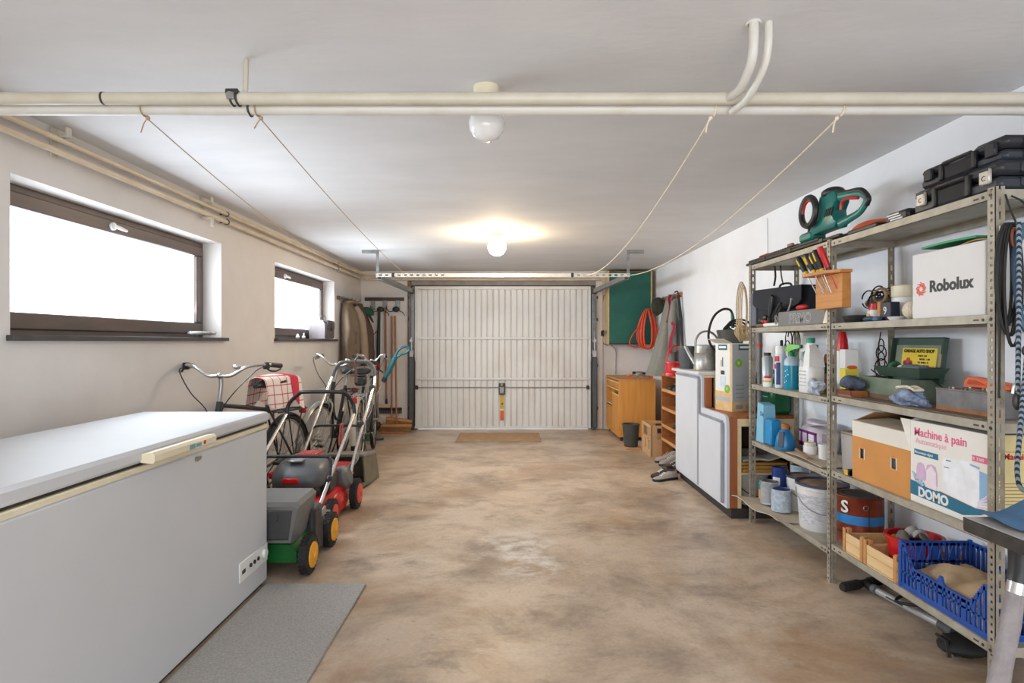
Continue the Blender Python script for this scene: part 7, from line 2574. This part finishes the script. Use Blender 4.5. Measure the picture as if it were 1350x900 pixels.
q.tube([(1.68, 1.965, 1.73), (1.72, 1.958, 1.70), (1.74, YH, 1.62), (1.73, YH, 1.50)], .003, 6, sub=3)
q.tube([(1.634, YH, 1.45), (1.632, YH, 1.20), (1.630, YH, 1.05)], .0035, 6)
q.tube([(1.715, YH - .02, 1.38), (1.712, YH - .02, 1.1), (1.708, YH - .02, .83)], .0035, 6)
q.build('tie_cords', m_rubber, hk)
be = T('bungee_cord', 'striped elastic cord hanging straight down through the cable hank', 'cord', (1.675, YH, 1.0))
MB().tube([(1.655, YH - .048, 1.63), (1.655, YH - .048, 1.4), (1.653, YH - .048, 1.22), (1.651, YH - .048, 1.06)], .007, 8, sub=3).build('cord', m_bung, be)
MB().ell((1.651, YH - .048, 1.045), (.017, .010, .03), 14).build('cord_stop', m_dark_metal, be)
MB().tube([(1.651, YH - .048, 1.07), (1.64, YH - .048, 1.10), (1.635, YH - .048, 1.07)], .004, 6, sub=3).build('hook', m_steel, be)
be = T('bungee_cord', 'striped elastic cord hanging in a long loop, lowest of the hanging cords', 'cord', (1.69, YH, .77))
MB().tube([(1.664, YH - .068, 1.20), (1.648, YH - .07, 1.05), (1.637, YH - .07, .92), (1.630, YH - .07, .83), (1.638, YH - .07, .775), (1.660, YH - .07, .757), (1.684, YH - .07, .785), (1.692, YH - .07, .90), (1.69, YH - .07, 1.10), (1.682, YH - .068, 1.20)], .007, 8, sub=4).build('cord', m_bung, be)
MB().ell((1.672, YH - .07, 1.21), (.028, .010, .022), 14).build('cord_stop', m_black, be)

# other hanging wires
q = MB()
for (x, y, r_, zc) in ((1.80, 3.80, .045, 1.25), (1.83, 3.76, .05, 1.24), (1.82, 3.86, .04, 1.19)):
    q.torus((x, y, zc), r_, .0035, 'x', 22, 5, sz=1.4)
q.tube([(1.80, 3.80, 1.30), (1.80, 3.81, 1.27)], .004, 5)
o = q.build('hanging_cable', m_rubber)
tag(o, 'thin black cable loops hanging under second shelf far end', 'cable')
MB().box(1.785, 1.80, 3.872, 3.895, 1.12, 1.25, .005).build('cable_plug', m_black, o)
q = MB().tube([(1.70, 3.78, 1.728), (1.705, 3.78, 1.66), (1.70, 3.79, 1.60)], .006, 6, sub=3).tube([(1.72, 3.74, 1.728), (1.725, 3.74, 1.66), (1.735, 3.735, 1.60)], .004, 6, sub=3)
o = q.build('black_wire', m_rubber)
tag(o, 'two short black cords hanging from top shelf above the tool bag', 'wire')
q = MB()
for k in range(4):
    q.torus((1.925, 3.045, 1.22 - .04 * k), .022 + .004 * k, .003, 'y' if k % 2 else 'x', 16, 5, sz=1.5)
q.tube([(1.92, 3.04, 1.29), (1.905, 3.04, 1.18), (1.92, 3.04, 1.08), (1.90, 3.03, 1.04)], .003, 5, sub=4)
o = q.build('wire_tangle', m_rubber)
tag(o, 'black wire tangle hooked on rear middle post above toolbox', 'wire')
q = MB()
for k in range(4):
    q.torus((1.612 - .003 * k, 4.052 + .010 * k, 1.45), .020 + .005 * k, .0042, 'y', 26, 6, sz=(.17 + .012 * k) / (.020 + .005 * k))
for k in range(6):
    q.m = Matrix.Translation((1.63 - .006 * k, 4.09, 1.30)) @ Matrix.Rotation(k * .5, 4, 'Z') @ Matrix.Rotation(k * .35, 4, 'X')
    q.torus((0, 0, 0), .048 + .006 * (k % 3), .005, 'x', 24, 6, sz=.8)
o = q.build('rope_coil', M('beige_rope', c(190, 164, 124), .85, var=.15, scale=60))
tag(o, 'beige rope coil hanging on far front post of the shelving', 'rope')
ln_ = T('spray_lance', 'grey lance with red ring standing on cabinet step behind far post', 'lance', (1.765, 4.16, .721))
MB().cyl((1.765, 4.16, .721), (1.765, 4.16, 1.30), .018, n=14).build('lance_tube', M('grey_tube', c(112, 110, 108), .45, .2), ln_)
MB().cyl((1.765, 4.16, 1.20), (1.765, 4.16, 1.225), .0195, n=14).build('red_ring', m_red, ln_)
